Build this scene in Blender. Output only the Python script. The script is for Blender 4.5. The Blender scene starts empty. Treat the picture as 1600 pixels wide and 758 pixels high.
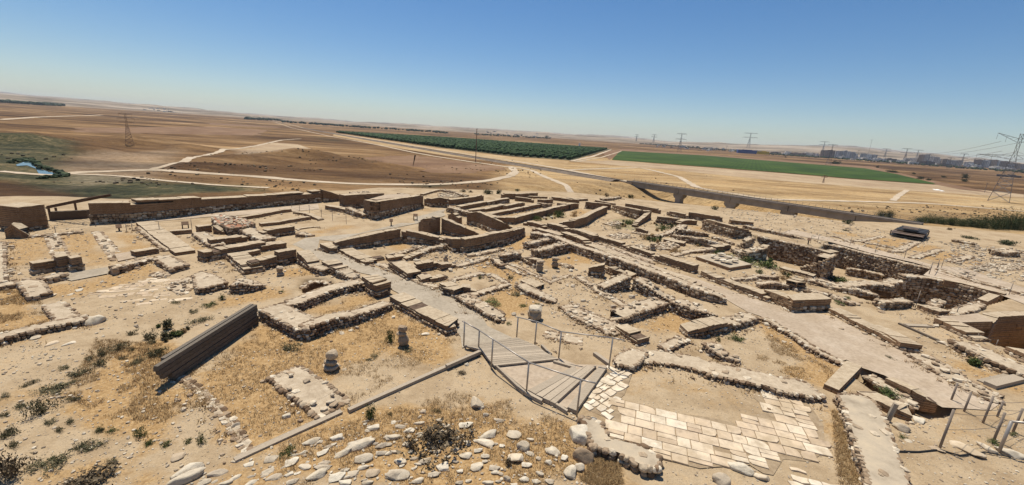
import bpy, bmesh, math, random
import numpy as np
from mathutils import Vector, Matrix

random.seed(7); rng = np.random.default_rng(11)
S = bpy.context.scene
COL = S.collection
R_ = math.radians

# ------------------------------------------------------------------ camera
F0, CX, CY = 655.0, 800.0, 379.0           # focal length and centre in photo pixels
CAM_H = 8.0
TH, PHI = R_(14.3), R_(3.75)
Fv = np.array([0, math.cos(TH), -math.sin(TH)])
R0 = np.array([1.0, 0, 0]); U0 = np.array([0, math.sin(TH), math.cos(TH)])
Uv = U0*math.cos(PHI) - R0*math.sin(PHI)
Rv = R0*math.cos(PHI) + U0*math.sin(PHI)
CAM = np.array([0, 0, CAM_H])
cd = bpy.data.cameras.new('camera'); cam = bpy.data.objects.new('camera', cd); COL.objects.link(cam)
cd.sensor_fit = 'HORIZONTAL'; cd.sensor_width = 36; cd.lens = F0/1600*36
cd.clip_start = 0.1; cd.clip_end = 60000
M = Matrix.Identity(4)
for i in range(3):
    M[i][0] = Rv[i]; M[i][1] = Uv[i]; M[i][2] = -Fv[i]; M[i][3] = CAM[i]
cam.matrix_world = M
S.camera = cam
# ------------------------------------------------------------------ light
SUN_EL, SUN_AZ = R_(70), R_(-30)           # azimuth measured from +Y towards +X
sdir = Vector((math.cos(SUN_EL)*math.sin(SUN_AZ), math.cos(SUN_EL)*math.cos(SUN_AZ), math.sin(SUN_EL)))
w = bpy.data.worlds.new('World'); S.world = w; w.use_nodes = True
nt = w.node_tree; bg = nt.nodes['Background']
sky = nt.nodes.new('ShaderNodeTexSky'); sky.sky_type = 'NISHITA'; sky.sun_disc = False
sky.sun_elevation = SUN_EL; sky.sun_rotation = SUN_AZ
sky.altitude = 300; sky.air_density = 1.0; sky.dust_density = 0.4; sky.ozone_density = 2.2
hs = nt.nodes.new('ShaderNodeHueSaturation'); hs.inputs['Saturation'].default_value = 1.3; nt.links.new(sky.outputs[0], hs.inputs['Color'])
sm_ = nt.nodes.new('ShaderNodeMix'); sm_.data_type = 'RGBA'; sm_.blend_type = 'MULTIPLY'; sm_.inputs[0].default_value = 1; sm_.inputs[7].default_value = (.98, .985, 1.03, 1)
nt.links.new(hs.outputs[0], sm_.inputs[6]); nt.links.new(sm_.outputs[2], bg.inputs[0]); bg.inputs[1].default_value = 0.084
sl = bpy.data.lights.new('sun', 'SUN'); sl.energy = 5.0; sl.angle = R_(0.5); sl.color = (1, .945, .82)
so = bpy.data.objects.new('sun', sl); COL.objects.link(so)
so.rotation_euler = sdir.to_track_quat('Z', 'Y').to_euler(); so.location = (-60, 40, 120)
S.view_settings.view_transform = 'Standard'; S.view_settings.look = 'None'
S.view_settings.exposure = 0.18; S.view_settings.gamma = 1
S.render.engine = 'CYCLES'
S.render.resolution_x = 1024; S.render.resolution_y = 485

# ------------------------------------------------------------------ pixel -> world
CR = {'_': (0, 0, 1.0)}
for k, (x, y) in dict(a=(0,270), b=(200,270), c=(450,270), d=(650,270), e=(900,270), f=(1100,300), g=(1300,300),
                      h=(0,390), i=(200,370), j=(450,370), k=(650,370), l=(900,370), m=(1100,430), n=(1300,430)).items():
    CR[k] = (x, y, 300/1516)
CR.update(o=(0,500,400/1175), p=(350,460,400/1596), q=(250,560,400/1531), r=(600,560,400/1531), s=(700,470,300/1197),
          t=(900,560,400/1531), u=(1200,560,400/1531), v=(0,140,400/1596), w=(350,150,.25), x=(700,170,.25),
          y=(950,190,.25), z=(1250,190,350/1474))
def px(c, p):
    x, y, s = CR[c]
    return (x+p[0]*s, y+p[1]*s)
def ray(X, Y):
    return Fv + Rv*(X-CX)/F0 - Uv*(Y-CY)/F0
def onz(X, Y, z):
    d = ray(X, Y)
    if d[2] > -1e-3: d[2] = -1e-3
    t = (z-CAM_H)/d[2]
    return CAM + d*t
def proj(P):
    v = np.asarray(P, float)-CAM
    dz = v@Fv
    return (CX+F0*(v@Rv)/dz, CY-F0*(v@Uv)/dz)
def hsolve(X, Y, hp, zf):
    """height of a face whose top shows at (X,Y) and whose foot shows hp pixels lower on the floor zf"""
    lo, hi = 0.01, 6.0
    for _ in range(30):
        m = (lo+hi)/2
        T = onz(X, Y, zf+m)
        b = proj((T[0], T[1], zf))
        if b[1]-Y < hp: lo = m
        else: hi = m
    return lo

# ------------------------------------------------------------------ noise
def _h(ix, iy, s):
    n = (ix.astype(np.int64)*374761393 + iy.astype(np.int64)*668265263 + s*974711) & 0x7fffffff
    n = ((n ^ (n >> 13))*1274126177) & 0x7fffffff
    return ((n ^ (n >> 16)) & 0xffff)/65535.0
def vnoise(x, y, s=0):
    x = np.asarray(x, float); y = np.asarray(y, float)
    ix = np.floor(x); iy = np.floor(y); fx = x-ix; fy = y-iy
    fx = fx*fx*(3-2*fx); fy = fy*fy*(3-2*fy)
    a = _h(ix, iy, s); b = _h(ix+1, iy, s); c = _h(ix, iy+1, s); d = _h(ix+1, iy+1, s)
    return (a*(1-fx)+b*fx)*(1-fy)+(c*(1-fx)+d*fx)*fy
def fbm(x, y, s=0, o=4):
    t = 0; a = .5; n = 0
    for k in range(o):
        t = t+a*vnoise(x*2**k, y*2**k, s+k*17); n += a; a *= .5
    return t/n
def sstep(a, b, x):
    t = np.clip((x-a)/(b-a), 0, 1); return t*t*(3-2*t)
def sdist(poly, x, y):
    """signed distance to a polygon (negative inside)"""
    x = np.asarray(x, float); y = np.asarray(y, float)
    d = np.full(x.shape, 1e18); ins = np.zeros(x.shape, bool)
    n = len(poly)
    for i in range(n):
        ax, ay = poly[i][:2]; bx, by = poly[(i+1) % n][:2]
        ex, ey = bx-ax, by-ay
        t = np.clip(((x-ax)*ex+(y-ay)*ey)/(ex*ex+ey*ey+1e-12), 0, 1)
        d = np.minimum(d, (x-ax-t*ex)**2+(y-ay-t*ey)**2)
        c = ((ay > y) != (by > y))
        with np.errstate(divide='ignore', invalid='ignore'):
            xi = (bx-ax)*(y-ay)/(by-ay if abs(by-ay) > 1e-12 else 1e-12)+ax
        ins ^= c & (x < xi)
    d = np.sqrt(d)
    return np.where(ins, -d, d)

# ------------------------------------------------------------------ terrain
PLAIN = -12.0
_edge = [(-500,330),(0,312),(110,317),(140,324),(300,317),(500,303),(540,300),(600,296),(760,299),(900,302),(960,309),(1060,320),(1250,340),(1330,349),(1440,354),(1600,368),(2100,425)]
PLAT = [tuple(onz(a, b, 0)[:2]) for a, b in _edge] + [(160, -60), (-160, -60)]
# sunken rooms, rims traced at ground level: (crop, rim, depth)
PITS = []
def pit(pts, depth): PITS.append(([tuple(onz(a, b, 0)[:2]) for a, b in pts], depth))
F_ = lambda c, *p: [px(c, q) for q in p]
pit(F_('f', (430,350),(960,460))+F_('g', (0,405),(780,600))+F_('n', (640,0),(1360,150),(1150,212),(930,262),(650,200),(330,190),(0,100))+F_('f', (1000,745),(850,665),(600,590),(520,450)), -1.9)
pit(F_('n', (1020,372),(1280,368),(1320,325),(1700,316),(1700,560),(1350,545),(1200,470)), -2.1)
pit(F_('j', (150,395),(185,360),(270,352),(300,380),(270,408),(190,415)), -.9)
pit(F_('u', (560,95),(600,80),(1030,285),(880,310)), -.45)
RAIL0 = onz(967, 281, PLAIN+1)[:2]; RAIL1 = onz(1400, 345, PLAIN+1)[:2]
def height(x, y):
    x = np.asarray(x, float); y = np.asarray(y, float)
    r = np.hypot(x, y)
    d = sdist(PLAT, x, y) + (fbm(x*.09, y*.09, 3)-.5)*5
    dr = sstep(0, 42, d)
    plain = np.full(x.shape, PLAIN)
    # wadi bed that passes under the railway bridge
    ux, uy = (RAIL1-RAIL0)/np.linalg.norm(RAIL1-RAIL0)
    L = np.linalg.norm(RAIL1-RAIL0)
    s = (x-RAIL0[0])*ux+(y-RAIL0[1])*uy; t = (x-RAIL0[0])*uy-(y-RAIL0[1])*ux
    wad = sstep(4, 26, s)*(1-sstep(L-14, L+4, s))
    wad = wad*(1-sstep(6, 16, -t))*(1-sstep(90, 150, t))
    plain = plain-6.0*wad
    # broken badland mounds left of centre
    for (mx, my, mr, mh) in MOUNDS:
        q = np.hypot(x-mx, (y-my)*1.25)/mr
        plain = plain+.5*mh*(1-sstep(.1, 1, q))*(.45+1.1*fbm(x*.08, y*.08, 9))
    rise = np.clip(r-1500, 0, 1900)*(20/1900)
    az = np.degrees(np.arctan2(x, y))
    el = np.interp(az, [-70, -51, -40, -31, -22, -10, 0, 10, 20, 28, 37.4, 45, 51, 60], [9, 8, 7, 5, 5, 6, 7, 8, 7, 8, 13, 8, 4, 4])
    hill = sstep(3900, 6200, r)*(el+((fbm(az*.32+40, r*.0006, 21, 5)-.5)*6.5)*sstep(3900, 5200, r))*r/F0*.93
    hill = np.where(y > 0, hill, 0)
    z = plain+rise+hill
    z = z*dr + (1-dr)*0
    near = 1-sstep(0, 3, d)
    zz = (fbm(x*.35, y*.35, 5)-.5)*.07*near
    for rim, dep in PITS:
        sd = sdist(rim, x, y)
        zz = zz*(1-(sd < .4)) + np.where(sd < .4, 0, 0) + dep*(1-sstep(.22, .45, sd))
    return z+zz*near
MOUNDS = []
for (a, b, r_, h_) in [(330,262,26,4),(388,250,30,5),(452,247,34,6),(505,250,34,6),(560,258,26,4),(610,262,20,3),(240,226,40,6),(170,224,40,5),(300,233,30,4),(60,225,45,6),(10,222,40,7),(125,238,22,5),(270,250,20,2.5)]:
    P = onz(a, b, PLAIN); MOUNDS.append((P[0], P[1], r_, h_))
def hz(x, y): return float(height(np.array([x]), np.array([y]))[0])
def hit(X, Y):
    d = ray(X, Y); t = 5.0; dt = .5
    T = [t]
    while t < 9000:
        t += max(.5, t*.01); T.append(t)
    T = np.array(T); P = CAM+d[None]*T[:, None]
    g = P[:, 2]-height(P[:, 0], P[:, 1])
    k = np.argmax(g < 0)
    if g[k] >= 0: return None
    lo, hi = T[k-1], T[k]
    for _ in range(14):
        m = (lo+hi)/2; Q = CAM+d*m
        if Q[2] < hz(Q[0], Q[1]): hi = m
        else: lo = m
    return CAM+d*hi

# ------------------------------------------------------------------ object helpers
def tag(o, label=None, cat=None, group=None, kind=None):
    if label: o['label'] = label
    if cat: o['category'] = cat
    if group: o['group'] = group
    if kind: o['kind'] = kind
    return o
def empty(name, loc=(0, 0, 0), rz=0):
    o = bpy.data.objects.new(name, None); COL.objects.link(o)
    o.location = loc; o.rotation_euler = (0, 0, rz); o.empty_display_size = .3
    return o
def link(name, me, parent=None, mats=(), loc=None):
    o = bpy.data.objects.new(name, me); COL.objects.link(o)
    for m in mats: me.materials.append(m)
    if parent is not None: o.parent = parent
    if loc is not None: o.location = loc
    return o
class MB:
    """collects geometry with material slots, a 'tint' per vertex and planar wall coordinates"""
    def __init__(s): s.v = []; s.f = []; s.m = []; s.t = []; s.sm = []; s.uv = []; s.n = 0
    def add(s, V, Fc, mat=0, tint=.5, smooth=False, uv=None):
        V = np.asarray(V, float); k = s.n
        s.v.append(V); s.n += len(V)
        s.t.append(np.full(len(V), tint) if np.isscalar(tint) else np.asarray(tint, float))
        s.uv.append(np.zeros((len(V), 2)) if uv is None else np.asarray(uv, float))
        if isinstance(Fc, np.ndarray):
            s.f.extend((Fc+k).tolist()); n = len(Fc)
        else:
            s.f.extend([[i+k for i in f] for f in Fc]); n = len(Fc)
        s.m.extend([mat]*n if np.isscalar(mat) else list(mat)); s.sm.extend([smooth]*n)
    def box(s, c, sz, rz=0, mat=0, tint=.5, rx=0, ry=0):
        x, y, z = [q/2 for q in sz]
        V = np.array([[-x,-y,-z],[x,-y,-z],[x,y,-z],[-x,y,-z],[-x,-y,z],[x,-y,z],[x,y,z],[-x,y,z]])
        m = np.array((Matrix.Rotation(rz, 3, 'Z') @ Matrix.Rotation(ry, 3, 'Y') @ Matrix.Rotation(rx, 3, 'X')))
        s.add(V@m.T+np.array(c), [[3,2,1,0],[4,5,6,7],[0,1,5,4],[1,2,6,5],[2,3,7,6],[3,0,4,7]], mat, tint)
    def bar(s, a, b, r, n=4, mat=0, tint=.5, r2=None, smooth=False):
        a = np.array(a, float); b = np.array(b, float); d = b-a; L = np.linalg.norm(d)
        if L < 1e-6: return
        d /= L; u = np.cross(d, [0, 0, 1.] if abs(d[2]) < .9 else [1., 0, 0]); u /= np.linalg.norm(u); v = np.cross(d, u)
        an = np.arange(n)*2*math.pi/n+math.pi/4
        c = np.outer(np.cos(an), u)+np.outer(np.sin(an), v)
        r2 = r if r2 is None else r2
        V = np.vstack([a+c*r, b+c*r2])
        fc = [[i, (i+1) % n, n+(i+1) % n, n+i] for i in range(n)]+[list(range(n))[::-1], list(range(n, 2*n))]
        s.add(V, fc, mat, tint, smooth)
    def prism(s, poly, z0, z1, side=0, top=0, tint=.5):
        n = len(poly); P = np.array([p[:2] for p in poly], float)
        a = sum(P[i][0]*P[(i+1) % n][1]-P[(i+1) % n][0]*P[i][1] for i in range(n))
        if a < 0: P = P[::-1]
        z0 = np.full(n, z0) if np.isscalar(z0) else np.array(z0); z1 = np.full(n, z1) if np.isscalar(z1) else np.array(z1)
        if a < 0: z0 = z0[::-1]; z1 = z1[::-1]
        V = np.vstack([np.c_[P, z0], np.c_[P, z1]])
        fs = [[i, (i+1) % n, n+(i+1) % n, n+i] for i in range(n)]
        s.add(V, fs, side, tint); s.add(V, [list(range(n, 2*n))], top, tint); s.add(V, [list(range(n))[::-1]], side, tint)
    def build(s, name, mats, parent=None, loc=None):
        me = bpy.data.meshes.new(name)
        if s.n == 0: return None
        V = np.vstack(s.v)
        if loc is not None: V = V-np.array(loc)
        me.from_pydata(V.tolist(), [], s.f)
        me.polygons.foreach_set('material_index', s.m)
        me.polygons.foreach_set('use_smooth', s.sm)
        at = me.attributes.new('tint', 'FLOAT', 'POINT'); at.data.foreach_set('value', np.concatenate(s.t))
        uv = np.vstack(s.uv)
        if np.abs(uv).max() > 0:
            li = np.empty(len(me.loops), int); me.loops.foreach_get('vertex_index', li)
            ul = me.uv_layers.new(name='wall'); ul.data.foreach_set('uv', uv[li].ravel())
        me.update()
        return link(name, me, parent, mats if isinstance(mats, (list, tuple)) else [mats])

# ------------------------------------------------------------------ materials
def mat(name):
    m = bpy.data.materials.new(name); m.use_nodes = True
    b = m.node_tree.nodes['Principled BSDF']; b.inputs['Roughness'].default_value = .9
    b.inputs['Specular IOR Level'].default_value = .15
    return m, m.node_tree, b
def N(nt, t, **k):
    n = nt.nodes.new(t)
    for a, v in k.items(): setattr(n, a, v)
    return n
def ramp(nt, src, stops):
    r = N(nt, 'ShaderNodeValToRGB')
    while len(r.color_ramp.elements) < len(stops): r.color_ramp.elements.new(.5)
    for e, (p, c) in zip(r.color_ramp.elements, stops):
        e.position = p; e.color = tuple(c)+(1,) if isinstance(c, tuple) else (c, c, c, 1)
    nt.links.new(src, r.inputs[0]); return r.outputs[0]
def noise(nt, scale, detail=4, rough=.6, vec=None, dist=0):
    n = N(nt, 'ShaderNodeTexNoise'); n.inputs['Scale'].default_value = scale; n.inputs['Detail'].default_value = detail
    n.inputs['Roughness'].default_value = rough; n.inputs['Distortion'].default_value = dist
    if vec is not None: nt.links.new(vec, n.inputs['Vector'])
    return n.outputs['Fac']
def pos(nt):
    return N(nt, 'ShaderNodeNewGeometry').outputs['Position']
def vmul(nt, v, s):
    m = N(nt, 'ShaderNodeVectorMath', operation='MULTIPLY'); nt.links.new(v, m.inputs[0]); m.inputs[1].default_value = s
    return m.outputs[0]
def mix(nt, f, a, b, bl='MIX'):
    m = N(nt, 'ShaderNodeMix', data_type='RGBA', blend_type=bl)
    for s, i in ((f, 0), (a, 6), (b, 7)):
        if hasattr(s, 'links'): nt.links.new(s, m.inputs[i])
        elif i == 0: m.inputs[0].default_value = s
        else: m.inputs[i].default_value = tuple(s)+(1,)
    return m.outputs[2]
def math_(nt, op, a, b=None, c=None):
    m = N(nt, 'ShaderNodeMath', operation=op)
    for i, s in enumerate((a, b, c)):
        if s is None: continue
        if hasattr(s, 'links'): nt.links.new(s, m.inputs[i])
        else: m.inputs[i].default_value = s
    return m.outputs[0]
def attr(nt, name):
    a = N(nt, 'ShaderNodeAttribute'); a.attribute_name = name; return a.outputs['Fac']
def bump(nt, b, src, st, dist=.02):
    n = N(nt, 'ShaderNodeBump'); n.inputs['Strength'].default_value = st; n.inputs['Distance'].default_value = dist
    nt.links.new(src, n.inputs['Height']); nt.links.new(n.outputs[0], b.inputs['Normal'])
MT = {}
def rock(name, cols, sc=9.0, bs=.5, rough=.92):
    m, nt, b = mat(name); p = pos(nt)
    c = ramp(nt, attr(nt, 'tint'), [(i/(len(cols)-1), q) for i, q in enumerate(cols)])
    n1 = noise(nt, sc, 5, .65, p); n2 = noise(nt, sc*6, 3, .6, p)
    c = mix(nt, .75, c, ramp(nt, n1, [(.3, (.62, .6, .58)), (.5, (1., 1., 1.)), (.72, (1.25, 1.22, 1.15))]), 'MULTIPLY')
    if name == 'slab_stone': c = mix(nt, ramp(nt, noise(nt, .8, 5, .7, p), [(.48, 0.0), (.62, .75)]), c, (.40, .30, .19))
    if name == 'pale_stone': c = mix(nt, ramp(nt, noise(nt, 2.2, 5, .7, p), [(.5, 0.0), (.68, .6)]), c, (.36, .27, .17))
    nt.links.new(c, b.inputs['Base Color']); bump(nt, b, math_(nt, 'ADD', n1, math_(nt, 'MULTIPLY', n2, .5)), bs, .03)
    b.inputs['Roughness'].default_value = rough
    MT[name] = m
rock('field_stone', [(.14, .088, .053), (.23, .155, .097), (.32, .23, .15), (.44, .345, .24), (.60, .51, .385)])
rock('pale_stone', [(.26, .20, .145), (.42, .34, .25), (.53, .45, .34), (.62, .55, .44)], 7, .7)
rock('slab_stone', [(.44, .33, .225), (.55, .43, .30), (.61, .51, .38), (.66, .58, .46)], 3.5, .45)
rock('concrete', [(.36, .29, .205), (.44, .36, .265)], 1.6, .8)
rock('bridge_concrete', [(.24, .215, .18), (.30, .27, .23)], .25, .1)
rock('dark_basalt', [(.10, .07, .055), (.2, .15, .11)], 6)
def earth(name, a, b_, c_, sc=3.0, bs=.5, bd=.03):
    m, nt, b = mat(name); p = pos(nt)
    n1 = noise(nt, sc, 6, .62, p); n2 = noise(nt, sc*9, 4, .6, p); n3 = noise(nt, sc*.22, 3, .5, p)
    c = ramp(nt, n1, [(.3, a), (.5, b_), (.7, c_)])
    c = mix(nt, .6, c, ramp(nt, n3, [(.3, (.82, .8, .78)), (.7, (1.1, 1.1, 1.1))]), 'MULTIPLY')
    c = mix(nt, .5, c, ramp(nt, n2, [(.35, (.72, .7, .68)), (.6, (1.12, 1.12, 1.12))]), 'MULTIPLY')
    nt.links.new(c, b.inputs['Base Color']); bump(nt, b, math_(nt, 'ADD', n1, math_(nt, 'MULTIPLY', n2, .6)), bs, bd)
    MT[name] = m
earth('wall_cap', (.35, .27, .185), (.44, .35, .245), (.52, .425, .31), 4.5, .7)
earth('mud_cap', (.35, .265, .175), (.44, .345, .235), (.52, .425, .30), 5.0, .9)
earth('mortar', (.07, .045, .03), (.12, .08, .055), (.18, .125, .085), 6)
earth('joint_soil', (.24, .17, .105), (.31, .23, .145), (.38, .29, .19), 4)
earth('red_mud', (.26, .11, .06), (.34, .17, .10), (.42, .27, .18), 2.5, .7)
earth('path_grit', (.36, .275, .19), (.41, .32, .23), (.47, .38, .285), .8, .4, .02)
earth('grey_path', (.30, .25, .185), (.355, .295, .22), (.41, .345, .265), .7, .5, .025)
def mudbrick(name, a, b_, c_):
    m, nt, b = mat(name); p = pos(nt)
    uv = N(nt, 'ShaderNodeUVMap'); uv.uv_map = 'wall'
    br = N(nt, 'ShaderNodeTexBrick'); nt.links.new(uv.outputs[0], br.inputs['Vector'])
    br.inputs['Scale'].default_value = 1; br.inputs['Brick Width'].default_value = .5; br.inputs['Row Height'].default_value = .125
    br.inputs['Mortar Size'].default_value = .022; br.inputs['Mortar Smooth'].default_value = .6
    br.inputs['Color1'].default_value = a+(1,); br.inputs['Color2'].default_value = b_+(1,); br.inputs['Mortar'].default_value = c_+(1,)
    n1 = noise(nt, 5, 5, .65, p); n2 = noise(nt, 26, 3, .6, p); n3 = noise(nt, .7, 3, .6, p)
    c = mix(nt, .7, br.outputs['Color'], ramp(nt, n1, [(.3, (.7, .66, .62)), (.6, (1.12, 1.1, 1.06))]), 'MULTIPLY')
    c = mix(nt, .7, c, ramp(nt, n3, [(.35, (.8, .76, .72)), (.65, (1.15, 1.15, 1.15))]), 'MULTIPLY')
    nt.links.new(c, b.inputs['Base Color'])
    bump(nt, b, math_(nt, 'ADD', math_(nt, 'MULTIPLY', br.outputs['Fac'], -.8), math_(nt, 'ADD', n1, n2)), .5, .025)
    MT[name] = m
mudbrick('mud_brick', (.30, .185, .105), (.37, .24, .145), (.13, .08, .045))
def wood(name, a, b_, sc=(1, 1, 1)):
    m, nt, b = mat(name); tc = N(nt, 'ShaderNodeTexCoord')
    p = vmul(nt, tc.outputs['Object'], sc)
    n1 = noise(nt, 6, 5, .7, p); c = ramp(nt, n1, [(.3, a), (.7, b_)])
    c = mix(nt, 1, c, ramp(nt, attr(nt, 'tint'), [(0, (.72, .72, .72)), (1, (1.15, 1.15, 1.15))]), 'MULTIPLY')
    nt.links.new(c, b.inputs['Base Color']); bump(nt, b, n1, .5, .01); MT[name] = m
wood('grey_wood', (.27, .21, .145), (.47, .385, .29), (2, 14, 14))
wood('dark_wood', (.06, .045, .033), (.22, .17, .125), (2, 14, 14))
wood('worn_wood', (.10, .08, .062), (.27, .225, .175), (2, 14, 14))
wood('brown_wood', (.10, .06, .035), (.18, .11, .07), (3, 3, 3))
def flat(name, c, rough=.6, metal=0.0, var=.15, sc=2):
    m, nt, b = mat(name); n1 = noise(nt, sc, 3, .6, pos(nt))
    k = ramp(nt, n1, [(.3, tuple(q*(1-var) for q in c)), (.7, tuple(min(1, q*(1+var)) for q in c))])
    nt.links.new(k, b.inputs['Base Color']); b.inputs['Roughness'].default_value = rough; b.inputs['Metallic'].default_value = metal
    MT[name] = m
flat('steel', (.36, .32, .28), .45, .5); flat('rust_post', (.25, .20, .16), .8); flat('pylon_steel', (.22, .20, .19), .7)
flat('pylon_brown', (.22, .13, .09), .8); flat('dark_metal', (.05, .045, .04), .5); flat('sheet_metal', (.17, .12, .09), .6, 0, .4, .8)
flat('white_paint', (.78, .76, .72)); flat('wire', (.12, .11, .10)); flat('black_hose', (.03, .03, .03))

def facade(name, wall, glass, sx, sz):
    m, nt, b = mat(name); tc = N(nt, 'ShaderNodeTexCoord'); sp = N(nt, 'ShaderNodeSeparateXYZ'); nt.links.new(tc.outputs['Object'], sp.inputs[0])
    fx = math_(nt, 'FRACT', math_(nt, 'MULTIPLY', math_(nt, 'ADD', sp.outputs[0], sp.outputs[1]), 1/sx)); fz = math_(nt, 'FRACT', math_(nt, 'MULTIPLY', sp.outputs[2], 1/sz))
    k = math_(nt, 'MULTIPLY', math_(nt, 'GREATER_THAN', fx, .5), math_(nt, 'GREATER_THAN', fz, .45))
    nt.links.new(mix(nt, k, wall, glass), b.inputs['Base Color']); MT[name] = m
facade('tower_grey', (.46, .44, .42), (.06, .07, .08), 5, 3.3); facade('tower_brown', (.33, .25, .20), (.05, .05, .055), 5, 3.3); facade('tower_pale', (.70, .67, .61), (.10, .11, .13), 5, 3.3)
# ------------------------------------------------------------------ ground sheet
def axis(lo, hi, st, out_lo, out_hi, g=1.035):
    a = list(np.arange(lo, hi+1e-6, st)); d = st; x = a[-1]
    while x < out_hi: d = min(d*g, 260); x += d; a.append(x)
    d = st; x = a[0]; b = []
    while x > out_lo: d = min(d*g, 260); x -= d; b.append(x)
    return np.array(b[::-1]+a)
gx = axis(-46, 66, .22, -16000, 16000); gy = axis(5, 62, .22, -60, 14000)
X, Y = np.meshgrid(gx, gy); Z = height(X.ravel(), Y.ravel())
nx, ny = len(gx), len(gy)
idx = np.arange(nx*ny).reshape(ny, nx)
Q = np.stack([idx[:-1, :-1], idx[:-1, 1:], idx[1:, 1:], idx[1:, :-1]], -1).reshape(-1, 4)
me = bpy.data.meshes.new('ground')
me.vertices.add(nx*ny); me.vertices.foreach_set('co', np.c_[X.ravel(), Y.ravel(), Z].ravel())
me.loops.add(Q.size); me.loops.foreach_set('vertex_index', Q.ravel())
me.polygons.add(len(Q)); me.polygons.foreach_set('loop_start', np.arange(0, Q.size, 4))
me.polygons.foreach_set('loop_total', np.full(len(Q), 4)); me.polygons.foreach_set('use_smooth', np.ones(len(Q), bool))
me.update()
GX, GY = X.ravel(), Y.ravel()
def paint(name, polys, z=0.0, soft=.5, wob=.8, freq=.6, seed=1):
    """mask attribute: 1 inside the traced polygons, edges roughened by noise"""
    out = np.zeros(len(GX))
    for it in polys:
        c, pts = it[0], it[1]; amt = it[2] if len(it) > 2 else 1.0
        W = [tuple(onz(*px(c, p), z)[:2]) for p in pts]
        A = np.array(W); m = 3*soft+wob*2
        sel = np.where((GX > A[:, 0].min()-m) & (GX < A[:, 0].max()+m) & (GY > A[:, 1].min()-m) & (GY < A[:, 1].max()+m))[0]
        if len(sel) == 0: continue
        d = sdist(W, GX[sel], GY[sel]) + (fbm(GX[sel]*freq, GY[sel]*freq, seed)-.5)*2*wob
        out[sel] = np.maximum(out[sel], amt*(1-sstep(-soft, soft, d)))
    at = me.attributes.new(name, 'FLOAT', 'POINT'); at.data.foreach_set('value', out); return out
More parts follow.
